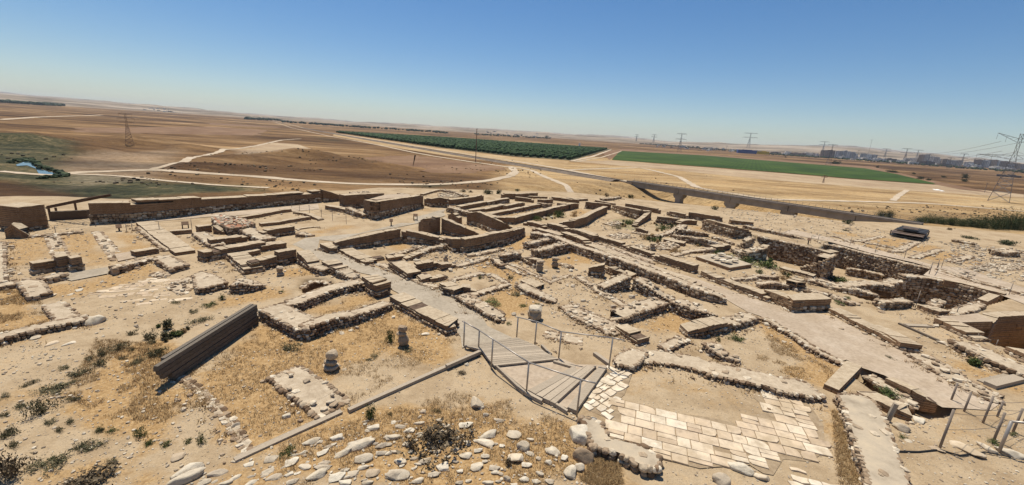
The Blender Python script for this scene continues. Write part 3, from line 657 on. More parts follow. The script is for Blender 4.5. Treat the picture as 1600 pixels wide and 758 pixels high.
def wall(label, kind, c, pts, hp, w=.6, zf=0.0, zt=None, frac=.42, steps=(0, 0), ragged=0.0, const=False, name=None, group='ruined walls of the excavated town', ends=True, red=False, far=False, cat='wall', rub=False, deep=0):
    """pts: upper near edge of the wall in crop pixels; hp: height of its visible face in crop pixels (number or one per point)"""
    sc = CR[c][2]*(1.18 if c in 'cdef' and zt is None else 1.0); n = len(pts); hps = [hp]*n if np.isscalar(hp) else list(hp)
    P = []; H = []
    for q, h_ in zip(pts, hps):
        XX, YY = px(c, q)
        if zt is None: h = hsolve(XX, YY, h_*sc, zf); T = onz(XX, YY, zf+h)
        else:
            T = onz(XX, YY, zt)
            lo, hi = .02, 5
            for _ in range(26):
                m_ = (lo+hi)/2
                if proj((T[0], T[1], zt-m_))[1]-YY < h_*sc: lo = m_
                else: hi = m_
            h = lo
        if zt is not None and deep: h = max(h, deep)
        P.append(T); H.append(h)
    P = np.array(P); H = np.array(H)
    if const or (np.isscalar(hp) and zt is None):
        hm = float(np.mean(H))
        P = np.array([onz(*px(c, q), zf+hm) for q in pts]); H[:] = hm
    ztop = (zf+H) if zt is None else np.full(n, zt)
    zbot = ztop-H
    P = np.c_[P[:, :2], ztop, zbot]
    A, s = resample(P, .35)
    T, Nn = normals(A)
    # the body lies on the side away from the viewer
    mid = A[len(A)//2, :2]
    sgn = 1 if (Nn[len(A)//2]@(mid-CAM[:2])) > 0 else -1
    C = A[:, :2]+Nn*sgn*w/2; Nv = Nn*sgn          # -Nv faces the camera
    dist = float(np.linalg.norm(mid)); near = dist < 17; lod = 2 if dist < 13 else (1 if dist < 26 else 0)
    rowh = .145 if dist < 12 else (.12 if dist < 24 else .16); sl = .2 if dist < 12 else (.17 if dist < 24 else .24)
    base = (float(C[0, 0]), float(C[0, 1]), float(np.min(zbot)))
    fs = float(np.mean(zbot))
    root = empty(name or {'S': 'stone_foundation', 'M': 'mudbrick_ruin', 'B': 'mudbrick_ruin'}[kind], base)
    tag(root, label, cat, group)
    if steps == (0, 0) and kind in 'MB' and not name and s[-1] > 1.6 and float(H.mean()) > .3: steps = (int(rng.random() < .3), int(rng.random() < .55))
    z1, z0 = A[:, 2], A[:, 3]
    zsplit = z1 if kind == 'S' else (z0 if kind == 'M' else z0+(z1-z0)*frac)
    FEET.append((C-Nv*(w/2), -Nv, s, z0, dist, kind))
    if kind in 'SB':
        mb = MB(); hw = w/2
        strip(mb, C, Nv, hw-.07, z0-.35, zsplit-(.035 if kind == 'S' else 0.0), s, 1, 2, jt=.02, zj=.015)
        mkface(mb, C, Nv, T, s, hw, z0-.04, zsplit-.01, -1, rowh, sl, lod)
        if dist < 30 or kind == 'S':
            mkface(mb, C, Nv, T, s, hw, (zsplit-rowh*1.1) if dist > 16 else z0-.04, zsplit-.01, 1, rowh, sl, lod)
        # end faces
        for e in (0, -1):
            a = C[e]+Nv[e]*(hw-.05); b = C[e]-Nv[e]*(hw-.05); tv = T[e]*(1 if e == -1 else -1)
            Lw = 2*hw; k = max(1, int(Lw/sl)); hh = float(zsplit[e]-z0[e]); nr = max(1, int(round(hh/rowh)))
            cs = []; sz = []; an = []
            for r in range(nr):
                for i in range(k):
                    q = a+(b-a)*(i+.5)/k; cs.append((q[0]+tv[0]*-.03, q[1]+tv[1]*-.03, z0[e]+hh*(r+.5)/nr-.01)); sz.append((Lw/k*.52, .12, hh/nr*.56)); an.append(math.atan2(tv[1], tv[0])-math.pi/2)
            stones(mb, cs, sz, np.array(an), lod)
        if kind == 'S':       # flat stones showing in the cap
            cs = []; sz = []; an = []
            m_ = int(s[-1]*w*(5 if rub else 1.6))
            for _ in range(m_):
                x = rng.uniform(0, s[-1]); o = rng.uniform(-.8, .8)*hw
                cx, cy = np.interp(x, s, C[:, 0])+np.interp(x, s, Nv[:, 0])*o, np.interp(x, s, C[:, 1])+np.interp(x, s, Nv[:, 1])*o
                q = rng.uniform(.07, .17); cs.append((cx, cy, np.interp(x, s, zsplit)-.045+(rng.uniform(0, .08) if rub else 0))); sz.append((q, q*rng.uniform(.6, 1), .05)); an.append(rng.uniform(0, 6))
            if cs: stones(mb, cs, sz, np.array(an), max(0, lod-1), 0, rng.uniform(.5, 1, len(cs)))
        mb.build('stone_base' if kind == 'B' else 'stone_courses', [MT['field_stone'], MT['mortar'], MT['wall_cap']], root, base)
    if kind in 'MB':
        mb = MB(); hw = w/2-.01; hh = float(np.mean(z1-zsplit)); nc = max(1, int(round(hh/.125)))
        smat, tmat = (0, 1)
        for k in range(nc):
            a0 = zsplit+(z1-zsplit)*k/nc; a1 = zsplit+(z1-zsplit)*(k+1)/nc
            if k == 0 and kind == 'M': a0 = a0-.3
            up = nc-1-k
            ss0 = max(0, steps[0]-up)*.34; ss1 = max(0, steps[1]-up)*.34
            lo_, hi_ = ss0, s[-1]-ss1
            ranges = [(lo_, hi_)]
            if ragged and up < 3 and hi_-lo_ > 2.5:
                ranges = []; x = lo_
                while x < hi_-.3:
                    l = rng.uniform(1.2, 4.5)*(1 if up == 1 else .7); e = min(hi_, x+l)
                    if rng.random() > ragged*(1.0, .5, .2)[up]: ranges.append((x, e))
                    x = e
            for lo2, hi2 in ranges:
                if hi2-lo2 < .2: continue
                x = lo2; bl = .46 if dist < 34 else 1.5
                cuts = [lo2]
                while x < hi2-bl*.7: x += bl*rng.uniform(.8, 1.2); cuts.append(min(x, hi2))
                if hi2-cuts[-1] > .05: cuts.append(hi2)
                cuts[-1] = hi2
                for b0, b1 in zip(cuts[:-1], cuts[1:]):
                    if up == 0 and nc > 1 and dist < 34 and rng.random() < .06: continue
                    g = np.unique(np.r_[b0+.004, s[(s > b0+.08) & (s < b1-.08)], b1-.004])
                    Ci = np.c_[np.interp(g, s, C[:, 0]), np.interp(g, s, C[:, 1])]; Ni = np.c_[np.interp(g, s, Nv[:, 0]), np.interp(g, s, Nv[:, 1])]
                    er = .05*rng.random()**3 if up == 0 else .012*rng.random()
                    za = np.interp(g, s, a0)+(.016 if k else 0); zb = np.interp(g, s, a1)-er
                    strip(mb, Ci, Ni, hw+rng.uniform(-.02, .012), za, zb, g+(k % 2)*.25, smat, tmat, .5, .022 if up == 0 else .01, .016 if up == 0 else .006)
                if k: 
                    g = np.unique(np.r_[lo2+.04, s[(s > lo2+.08) & (s < hi2-.08)], hi2-.04]); Ci = np.c_[np.interp(g, s, C[:, 0]), np.interp(g, s, C[:, 1])]; Ni = np.c_[np.interp(g, s, Nv[:, 0]), np.interp(g, s, Nv[:, 1])]
                    strip(mb, Ci, Ni, hw-.035, np.interp(g, s, a0)-.05, np.interp(g, s, a0)+.05, g, 2, 2, .5)
        mb.build('mudbrick_courses' if kind == 'B' else 'mudbrick_body', [MT['red_mud' if red else 'mud_brick'], MT['mud_cap'], MT['mortar']], root, base)
    return root
def slab(label, kind, c, pts, hp, zf=0.0, red=False, rub=0, cap='wall_cap', name=None, cat='wall', top_mat=None, group='ruined walls of the excavated town'):
    """wall whose whole top outline is traced"""
    sc = CR[c][2]; low = max(range(len(pts)), key=lambda i: pts[i][1])
    h = hsolve(*px(c, pts[low]), hp*sc, zf)
    P = np.array([onz(*px(c, q), zf+h)[:2] for q in pts])
    a = sum(P[i][0]*P[(i+1) % len(P)][1]-P[(i+1) % len(P)][0]*P[i][1] for i in range(len(P)))
    if a < 0: P = P[::-1]
    cen = P.mean(0); dist = np.linalg.norm(cen); lod = 2 if dist < 13 else (1 if dist < 26 else 0)
    base = (float(cen[0]), float(cen[1]), zf)
    root = tag(empty(name or {'S': 'stone_foundation', 'M': 'mudbrick_ruin', 'B': 'mudbrick_ruin'}[kind], base), label, cat, group)
    rowh = .145 if dist < 12 else (.12 if dist < 24 else .16); sl = .2 if dist < 12 else (.17 if dist < 24 else .24)
    n = len(P)
    def edgeloop(z0, z1, mb):
        for i in range(n):
            A_, B_ = P[i], P[(i+1) % n]; L = np.linalg.norm(B_-A_)
            if L < .15: continue
            t = (B_-A_)/L; nn = np.array([t[1], -t[0]]); C = np.array([A_+t*.02, B_-t*.02])
            mkface(mb, C, np.array([nn, nn]), None, np.array([0, L]), .01, z0, z1, 1, rowh, sl, lod)
    def inset(d):
        out = []
        for i in range(n):
            a_, b_, c_ = P[i-1], P[i], P[(i+1) % n]
            t1 = (b_-a_)/(np.linalg.norm(b_-a_)+1e-9); t2 = (c_-b_)/(np.linalg.norm(c_-b_)+1e-9)
            n1 = np.array([-t1[1], t1[0]]); n2 = np.array([-t2[1], t2[0]]); m_ = n1+n2
            out.append(b_+m_*d/max(.5, m_@m_/1.0)*1.0)
        return out
    split = zf+h if kind == 'S' else (zf if kind == 'M' else zf+h*.45)
    if kind in 'SB':
        mb = MB(); mb.prism(inset(.07), zf-.35, split-.03, 1, 2); edgeloop(zf-.04, split-.01, mb)
        if kind == 'S':
            x0, y0 = P.min(0); x1, y1 = P.max(0); A = abs(a)/2; m_ = int(A*(rub or 1.6)); cs = []
            Qp = rng.uniform([x0, y0], [x1, y1], (m_*3+5, 2)); Qp = Qp[sdist(P, Qp[:, 0], Qp[:, 1]) < -.12][:m_]
            if len(Qp):
                q = rng.uniform(.07, .17, len(Qp)); stones(mb, np.c_[Qp, np.full(len(Qp), split-.045)+(rng.uniform(0, .1, len(Qp)) if rub > 3 else 0)], np.c_[q, q*.8, q*0+.05], rng.uniform(0, 6, len(Qp)), max(0, lod-1), 0, rng.uniform(.5, 1, len(Qp)))
        mb.build('stone_base' if kind == 'B' else 'stone_courses', [MT['field_stone'], MT['mortar'], MT[top_mat or cap]], root, base)
    if kind in 'MB':
        mb = MB(); nc = max(1, int(round((zf+h-split)/.125)))
        for k in range(nc):
            z0 = split+(zf+h-split)*k/nc; z1 = split+(zf+h-split)*(k+1)/nc
            if k == 0 and kind == 'M': z0 -= .3
            Pi = np.array(inset(rng.uniform(-.012, .014)))
            nn_ = len(Pi); per = np.r_[0, np.cumsum([np.linalg.norm(Pi[(i+1) % nn_]-Pi[i]) for i in range(nn_)])]
            for i in range(nn_):
                A_, B_ = Pi[i], Pi[(i+1) % nn_]; o = (k % 2)*.25
                mb.add([[*A_, z0+.008], [*B_, z0+.008], [*B_, z1], [*A_, z1]], [[0, 1, 2, 3]], 0, .5, False, [[per[i]+o, z0], [per[i+1]+o, z0], [per[i+1]+o, z1], [per[i]+o, z1]])
            mb.add([[*q, z1] for q in Pi], [list(range(nn_))], 1)
        mb.build('mudbrick_courses' if kind == 'B' else 'mudbrick_body', [MT['red_mud' if red else 'mud_brick'], MT[top_mat or 'mud_cap']], root, base)
    return root
# ================================================================== the traced walls
W_ = wall
# --- far left: outer wall, gate tower, low strips
W_('long high outer mudbrick wall on stone courses closing the left back', 'B', '_', [(136.5,314),(200,313.5),(280,310),(360,307),(430,304),(502,298)], [37,34,29,22,19,18], w=1.1, frac=.42, ragged=.42, name='mudbrick_rampart')
W_('stepped end of the outer wall turning down beside the double building', 'B', '_', [(505,297),(520,301),(537,308)], [19,14,6], w=.9, frac=.3, ragged=.3, name='mudbrick_rampart')
W_('square mudbrick gate tower at the far left beside the wooden shade', 'B', 'a', [(140,275),(352,250)], [190,190], w=1.8, frac=.15, const=True, name='gate_tower')
for i, (x0, x1, yt, h_) in enumerate([(60,135,285,150),(20,128,300,130),(-30,120,318,110),(-60,112,338,90),(-80,105,358,70),(-90,100,382,45)]):
    W_(['highest', 'second highest', 'third from the top', 'third from the bottom', 'second lowest', 'lowest'][i]+' mudbrick step left of the gate tower', 'M', 'a', [(x0, yt), (x1, yt-8)], h_, w=.45, name='mudbrick_step', group='mudbrick steps left of the gate tower', cat='step')
W_('broken mudbrick wall curving down before the gate tower', 'M', 'a', [(30,455),(90,405),(150,445),(225,490)], [65,110,75,25], w=.5, ragged=.3)
W_('thin low stone kerb in front of the gate tower passage', 'S', 'a', [(228,500),(430,485),(650,462)], 14, w=.35)
W_('low wall running down the extreme left edge of the picture', 'S', 'a', [(38,535),(42,640),(45,757),(52,850)], 22, w=1.2)
slab('wide pale cobbled strip, left of two beside the gate tower', 'S', 'a', [(355,500),(465,490),(550,650),(425,680)], 6, rub=9)
slab('narrow pale cobbled strip ending at the tan plaster bench', 'S', 'a', [(725,462),(800,458),(945,622),(835,632)], 6, rub=9)
slab('low cobbled stub just left of the tan plaster bench', 'S', 'a', [(840,632),(895,625),(905,690),(880,695)], 8, rub=6)
W_('mudbrick wall with a taller middle on the left terrace', 'B', 'h', [(258,110),(345,96),(440,78)], 88, w=.55, frac=.35)
W_('raised middle block of the left terrace mudbrick wall', 'B', 'h', [(446,64),(555,48)], 112, w=.6, frac=.35)
W_('right hand block of the left terrace mudbrick wall', 'B', 'h', [(558,68),(645,55)], 112, w=.55, frac=.5)
W_('brown mudbrick stub right of the tan plaster bench', 'M', 'a', [(1063,627),(1255,595)], 42, w=.55)
slab('flat tan plaster bench between two mudbrick walls', 'M', 'a', [(905,640),(1055,618),(1073,668),(932,697)], 8, name='plaster_bench', cat='bench', top_mat='path_grit')
W_('long narrow mudbrick kerb slanting down from the outer wall', 'M', 'a', [(1070,388),(1225,510),(1380,628)], 26, w=1.0)
W_('low cobble line along the left of the slanting mudbrick kerb', 'S', 'a', [(1066,425),(1180,520),(1290,606)], 16, w=.35)
# --- left foreground
W_('low foreground stone wall with a pale cap beside the white boulder', 'S', 'h', [(-120,730),(0,700),(130,664),(250,635),(370,604),(480,585),(590,562),(690,543)], 52, w=.55)
slab('wide pale capped wall branching up from the white boulder corner', 'S', 'h', [(385,588),(420,545),(330,430),(490,405),(590,480),(655,535),(560,562)], 30)
slab('square pale capped wall end above the left straw room', 'S', 'h', [(140,262),(225,372),(403,330),(325,235),(200,225)], 44)
W_('short wall running left from the square pale capped block', 'S', 'h', [(-60,300),(30,283),(130,270)], 34, w=.6)
W_('short dark faced stone stub left of the grey path', 'S', 'h', [(335,228),(515,192)], 48, w=.5)
W_('low rounded stone wall right of the grey concrete path', 'S', 'h', [(855,135),(905,142),(1000,122),(1110,95),(1215,62)], [52,58,48,32,26], w=.5)
slab('wide stone wall block with a mottled cap above the slab terrace', 'S', 'h', [(1215,68),(1350,150),(1485,112),(1340,38),(1260,45)], 42)
slab('small heap of flat stones under the wide mottled block', 'S', 'h', [(1175,195),(1260,222),(1360,188),(1280,165)], 10, rub=12)
slab('broad grey capped wall above the weedy slope', 'S', 'i', [(540,400),(600,402),(785,352),(700,300),(585,268),(510,290)], 55)
W_('collapsed rubble wall of big dark boulders right of the broad grey wall', 'S', 'i', [(795,385),(880,365),(980,380),(1085,375)], [65,85,60,35], w=.9, rub=True)
slab('tumbled cobble heap left of the broad grey wall', 'S', 'i', [(300,385),(400,450),(460,440),(560,350),(480,305),(400,340)], 12, rub=14)
# --- left middle buildings
W_('dark sunken mudbrick ledge below the two legged sign', 'M', 'b', [(240,478),(330,468)], 22, w=.5)
W_('longer dark mudbrick ledge right of the two legged sign base', 'M', 'b', [(330,460),(505,447)], 34, w=.4)
W_('cobble faced wall slanting to the square mudbrick bench', 'S', 'b', [(505,472),(570,520),(645,572)], 26, w=.8)
W_('mudbrick bench wall in front of the reddish building', 'M', 'b', [(648,532),(790,515),(942,492)], 52, w=.7)
slab('reddish eroded rubble mass of the round cornered building', 'S', 'b', [(662,350),(700,395),(800,432),(900,425),(1000,395),(880,345),(740,325)], 62, rub=14, cap='red_mud')
W_('stone wall running down from the reddish mass', 'S', 'b', [(800,418),(880,450),(960,490),(1058,525)], 42, w=.9)
W_('dark recessed mudbrick wall left of the reddish mass', 'M', 'b', [(555,428),(662,415)], 52, w=.5)
W_('sloping mudbrick fin against the reddish mass', 'M', 'b', [(664,415),(720,450),(775,480)], [65,38,8], w=.4)
W_('upper mudbrick wall of the long narrow room behind the reddish mass', 'M', 'b', [(900,350),(1060,325),(1180,300),(1295,285)], 24, w=.45, ragged=.3)
W_('lower mudbrick wall of the long narrow room behind the reddish mass', 'M', 'b', [(1050,400),(1200,385),(1330,362),(1445,345)], 26, w=.5)
W_('tapering right end of the long narrow room', 'M', 'b', [(1300,308),(1380,318),(1440,338),(1510,368)], [14,16,24,10], w=.5)
W_('tall plain mudbrick stub facing the street corner', 'B', 'b', [(1063,460),(1190,440),(1318,422)], 66, w=.6)
W_('low stone foundation beside the tall plain mudbrick stub', 'S', 'b', [(1325,480),(1400,490),(1465,492)], [28,20,10], w=.8)
W_('thin mudbrick kerb framing the straw plot by the street', 'M', 'b', [(1335,445),(1420,432),(1515,420)], 9, w=.3)
W_('long mudbrick front wall of the twin roomed house, left street side', 'B', 'b', [(600,632),(760,602),(920,575),(1090,545)], 74, w=.75, frac=.5)
W_('upper right mudbrick corner of the twin roomed house', 'M', 'b', [(1052,580),(1150,566),(1252,552)], 46, w=.8)
W_('low inner mudbrick wall of the twin roomed house', 'M', 'b', [(872,640),(960,624),(1048,606)], 42, w=.35)
W_('left mudbrick arm with cobbled foot of the twin roomed house', 'B', 'b', [(778,632),(840,688),(908,748)], 56, w=.95, frac=.5)
W_('stone based wall closing the twin roomed house toward the viewer', 'B', 'b', [(970,705),(1075,685),(1180,660)], 84, w=.6, frac=.45)
W_('taller right part of the wall closing the twin roomed house', 'B', 'b', [(1190,628),(1260,615),(1330,602)], 110, w=.55, frac=.45)
W_('stepped mudbrick street corner of the twin roomed house', 'B', 'j', [(65,115),(110,158),(168,222)], [95,80,52], w=.75, frac=.5, steps=(0,1))
W_('low rubble gap wall along the left of the street', 'S', 'j', [(172,235),(215,250),(268,262)], 48, w=.6)
W_('lone mudbrick block on cobbles along the left of the street', 'B', 'j', [(265,190),(315,222),(372,252)], [62,66,66], w=.8, frac=.5)
W_('cobbled wall below the lone mudbrick block, left of the street', 'S', 'j', [(380,262),(440,295),(492,325)], [60,45,25], w=.8)
W_('tall mudbrick pier at the street corner of the U shaped room', 'B', 'j', [(562,302),(640,350),(700,362)], [75,110,125], w=.85, frac=.42)
W_('back stone wall of the U shaped foreground room', 'S', 'j', [(0,540),(100,520),(200,480),(300,440),(400,400),(500,382),(600,362)], [62,66,64,62,60,58,62], w=.75)
W_('front stone wall of the U shaped foreground room', 'S', 'p', [(512,208),(600,180),(700,142),(820,128),(940,90),(1050,55)], [78,76,72,60,50,38], w=.6)
W_('left stone wall with a wide cap closing the U shaped room', 'S', 'p', [(212,88),(290,130),(370,170),(450,212),(508,208)], [66,66,66,68,76], w=1.0)
W_('long mudbrick wall on cobbles between straw yard and street', 'B', 'j', [(797,468),(880,515),(970,560),(1060,610),(1150,655),(1250,705),(1330,682)], [66,66,68,70,70,74,82], w=.85, frac=.48)
W_('stone wall stub pointing to the wooden beam in the straw yard', 'S', 'q', [(643,108),(720,175),(790,225),(860,285),(945,352)], [24,26,28,26,14], w=1.05, rub=True)
W_('flat line of cobbles edging the pale path in the left foreground', 'S', 'o', [(748,250),(820,268),(900,330),(960,390),(1040,480),(1090,560),(1125,605)], 8, w=.22)
# --- right side of the near street
W_('mudbrick gatepost block with stone foot at the street bend', 'B', 'j', [(246,52),(300,78),(342,92),(392,84)], [52,50,46,46], w=.75, frac=.45)
W_('long rear mudbrick wall of the open straw room', 'B', 'c', [(375,552),(500,520),(640,492),(760,465),(890,442)], [60,72,85,92,96], w=.5, frac=.4)
W_('right hand wall of the open straw room with stones inside', 'B', 'c', [(893,445),(1000,470),(1110,495),(1225,520)], [94,80,66,52], w=.5, frac=.55)
W_('long low mudbrick bench wall along the right of the street', 'B', 'j', [(405,102),(470,135),(540,170),(610,202),(680,190)], 30, w=.9, frac=.35)
W_('short mudbrick cross wall behind the street bench wall', 'M', 'j', [(645,168),(700,160),(765,150)], 36, w=.55)
W_('ragged cobble kerb between the bench wall and stepped wall', 'S', 'j', [(700,212),(760,240),(850,280),(960,330),(1060,375),(1160,402)], 14, w=.5, rub=True)
W_('stepped mudbrick wall descending along the street', 'B', 'j', [(790,185),(870,240),(940,292),(985,288)], [70,62,56,52], w=.85, frac=.4)
W_('long dark faced mudbrick wall behind the stepped street wall', 'B', 'j', [(970,225),(1080,208),(1190,188)], [62,66,64], w=.55, frac=.3)
W_('shorter mudbrick wall with stepped end next to the dark faced wall', 'B', 'j', [(1215,222),(1270,212),(1330,205)], [50,48,40], w=.55, frac=.3, steps=(0,1))
W_('low mudbrick divider inside the rubble rooms', 'M', 'j', [(790,168),(860,160),(935,148)], 28, w=.5)
W_('thin divider wall with crumbling stones right of the open straw room', 'S', 'j', [(800,150),(900,128),(985,100),(1060,75)], 14, w=.4, rub=True)
W_('crumbled brown inner wall with a pale stone below the stairs', 'B', 'j', [(935,170),(1010,145),(1070,120)], [24,34,30], w=.45)
W_('pale capped stone wall above the dark hollow', 'S', 'j', [(1080,120),(1160,85),(1245,68)], [18,30,50], w=.6, rub=True)
W_('small double mudbrick block at the street edge', 'B', 'j', [(992,285),(1050,335),(1118,322)], 40, w=.75, frac=.3)
W_('plain mudbrick bench right of the small double block', 'M', 'j', [(1128,332),(1200,320),(1272,302)], 34, w=.5)
W_('mudbrick corner block with stepped end on cobbles by the street', 'B', 'j', [(1190,365),(1250,395),(1308,425),(1370,412)], [50,62,66,40], w=.75, frac=.45)
W_('cobble street wall in front of the thorn patch room', 'S', 'k', [(310,462),(400,515),(500,570),(600,625),(650,655),(712,640)], [42,42,42,40,30,28], w=.75, rub=True)
W_('stepped brown mudbrick wall behind the street corner block', 'M', 'k', [(352,390),(420,400),(482,420)], [62,58,36], w=.45, steps=(0,1))
W_('low stone room edge above the small green bush', 'S', 'k', [(275,345),(350,330),(450,305),(550,285)], 14, w=.45)
W_('flat cobble line down the right of the small bush room', 'S', 'k', [(560,292),(640,330),(705,360)], 8, w=.4)
W_('stone dividing wall between bush room and thorn patch room', 'S', 'k', [(460,462),(560,430),(650,405),(745,380)], 24, w=.5)
W_('cobble wall with a mudbrick block on its upper end', 'S', 'k', [(785,372),(860,415),(940,450),(1020,485),(1095,515)], [36,42,40,36,18], w=.65)
W_('mudbrick block lying on the upper end of the cobble wall', 'M', 'k', [(822,340),(880,370),(940,400),(992,382)], 34, w=.85, frac=.3)
W_('wide cobble wall running down to the stone slab crossing', 'S', 'k', [(1150,560),(1230,620),(1310,660),(1400,695),(1516,757)], 26, w=.9, rub=True)
W_('lower length of the wide cobble wall beside the handrail', 'S', 's', [(690,32),(780,78),(870,125),(960,165),(1040,205)], [16,18,20,22,18], w=1.0, rub=True)
W_('thin stone kerb framing the yard of the two stone pillars', 'S', 'k', [(728,210),(830,250),(950,310),(1055,360),(1150,330),(1235,298)], 10, w=.3)
W_('thin cobble kerb along the right of the trampled yard', 'S', 'k', [(1245,305),(1330,360),(1420,420),(1510,480)], 18, w=.45, rub=True)
W_('continuation of the cobble kerb toward the wide stone wall', 'S', 'l', [(175,432),(250,480),(330,530),(390,565)], 12, w=.5)
W_('low cobble scatter wall along the lower trampled yard', 'S', 'l', [(0,635),(90,660),(180,710),(260,757)], 22, w=.7, rub=True)
W_('cobble edging between handrail and wide stone wall', 'S', 's', [(590,215),(660,235),(740,255),(830,270)], [10,10,8,6], w=.7, rub=True)
# --- centre
W_('ragged stone wall with white top stones left of the retaining wall', 'S', 'd', [(888,562),(960,545),(1060,525)], [40,45,45], w=.6, rub=True)
W_('thick stone wall meeting the long retaining wall at a corner', 'S', 'd', [(945,618),(1040,600),(1120,578),(1210,560)], [50,60,62,60], w=.65, rub=True)
W_('stone wall with white cap stones above the small dark pit', 'S', 'd', [(690,655),(760,638),(830,630)], 48, w=.5, rub=True)
W_('mudbrick bench on the wall by the first stone pillar', 'B', 'd', [(832,655),(880,670),(935,688)], [30,40,55], w=.6, frac=.5)
W_('stone wall with green tint sloping to the stone pillar', 'S', 'd', [(835,668),(880,690),(945,725)], 28, w=.4)
W_('scattered stone line under the great mudbrick front', 'S', 'd', [(420,650),(520,640),(620,615),(700,600)], 14, w=.6, rub=True)
W_('low cobble wall running right from the brown crumbling walls', 'S', 'd', [(345,735),(430,715),(510,690),(575,670)], 16, w=.5, rub=True)
W_('short cobble spur dropping toward the straw passage', 'S', 'd', [(585,665),(620,695),(655,722)], 30, w=.45, rub=True)
W_('long high rubble retaining wall below the main street', 'S', '_', [(829,363),(862,369),(890,381),(920,390),(960,403),(1000,417),(1040,432),(1080,448),(1110,458),(1134,467)], [10,12,12,13,15,15,15,15,14,9], w=.7, name='stone_embankment')
W_('mudbrick kerb along the near side of the main street, upper end', 'M', 'd', [(915,433),(1020,460),(1130,492)], 26, w=.6)
W_('mudbrick kerb of the main street with a stepped end', 'M', 'd', [(1145,470),(1250,502),(1352,548)], 36, w=.7, steps=(0,2))
W_('long mudbrick kerb of the main street above the retaining wall', 'M', 'l', [(90,62),(250,125),(400,180),(550,240),(700,285),(850,340),(990,388)], 26, w=.7, steps=(0,2))
W_('first mudbrick length on the far side of the main street', 'M', 'd', [(1212,432),(1300,460),(1400,497)], 44, w=.6)
W_('second mudbrick length on the far side of the main street', 'B', 'e', [(0,440),(70,462),(165,490)], 40, w=.55, frac=.25)
W_('third mudbrick length on the far side of the main street', 'B', 'e', [(145,495),(260,525),(385,562)], 36, w=.6, frac=.3)
W_('fourth mudbrick length on the far side of the main street', 'B', 'e', [(390,572),(500,605),(620,645)], 36, w=.5, frac=.35)
W_('high mudbrick length in front of the stone platform', 'B', 'l', [(625,135),(720,165),(820,195),(930,228)], 62, w=.65, frac=.3)
W_('long mudbrick kerb with white footing stones, far side of the street', 'B', 'l', [(985,268),(1120,325),(1250,375),(1380,420),(1516,470)], 46, w=.65, frac=.35)
W_('mudbrick wall rising to the square corner block', 'B', 'm', [(442,98),(520,130),(610,160),(705,196)], [60,72,84,98], w=.7, frac=.15)
slab('square mudbrick corner block jutting into the main street', 'B', 'm', [(660,160),(705,198),(968,190),(1010,185),(915,142),(760,140)], 96)
W_('low mudbrick kerb right of the square corner block', 'B', 'm', [(970,246),(1100,315),(1240,385),(1380,455),(1516,530)], 40, w=.75, frac=.4)
W_('mudbrick kerb ending in two stepped bricks on the right', 'B', 'n', [(205,355),(310,410),(420,460),(540,530)], [44,46,50,62], w=.85, frac=.45)
W_('stepped brick end of the long right hand kerb', 'M', 'n', [(540,535),(600,540),(645,532)], 40, w=.7, steps=(0,1))
W_('cobble wall continuing the kerb down the right side', 'S', 'n', [(575,605),(650,650),(740,700),(830,757)], 24, w=1.0, rub=True)
W_('low cobble wall reaching the fence posts on the right', 'S', 'u', [(872,8),(1000,75),(1120,145),(1230,200),(1330,245),(1420,268)], 18, w=.95, rub=True)
# --- rooms left of the main street
W_('mudbrick rear wall of the small sunken room', 'B', 'l', [(100,245),(160,232),(222,222)], [65,90,110], w=.6, frac=.5)
W_('mudbrick side wall with stone lining of the small sunken room', 'B', 'l', [(225,225),(290,252),(360,280),(430,305)], [50,60,40,25], w=.6, frac=.4)
slab('raised mudbrick block at the near corner of the small sunken room', 'M', 'l', [(312,310),(350,345),(478,292),(400,262)], 28)
W_('dark stone face under the raised mudbrick block', 'S', 'l', [(235,402),(340,355),(440,310)], [50,80,110], w=.7)
W_('stone wall with crumbled cap right of the round stone room', 'S', 'l', [(450,320),(520,365),(600,415),(680,465),(740,500)], [95,90,75,45,30], w=.7, rub=True)
W_('back stone wall of the sunken straw room', 'S', 'l', [(262,660),(380,640),(500,595),(620,555),(735,520)], [10,55,65,68,70], w=.95, rub=True)
W_('right stone wall of the sunken straw room', 'S', 'l', [(745,510),(830,540),(920,565),(1010,590),(1115,615)], [80,85,95,90,40], w=.95, rub=True)
W_('low mudbrick bench at the near left of the sunken straw room', 'B', 's', [(1040,150),(1110,195),(1185,240)], [38,42,42], w=.7, frac=.2)
W_('high mudbrick wall on stones in front of the sunken straw room', 'B', 'm', [(-125,445),(0,412),(110,385),(228,362)], [50,85,88,82], w=.75, frac=.55)
W_('cobble wall leading from the high mudbrick wall to the street', 'S', 'm', [(240,388),(330,362),(440,328)], [58,50,42], w=.75, rub=True)
W_('stone kerb holding the near edge of the main street', 'S', 'm', [(440,332),(500,350),(570,400),(640,440),(720,482),(800,545),(900,600),(1000,650),(1110,705)], [22,30,36,30,36,36,36,36,26], w=.35)
W_('hooked stone wall with dark hollow left of the dusty plot', 'S', 'm', [(-10,530),(60,580),(135,640)], [60,62,40], w=.6, rub=True)
W_('low cobble end of the hooked stone wall', 'S', 'm', [(140,640),(210,655),(280,672)], [30,36,36], w=.35, rub=True)
W_('left arm of the hooked stone wall beside the dusty plot', 'S', '_', [(1046,546),(1060,538),(1078,530)], 6, w=.5, rub=True)
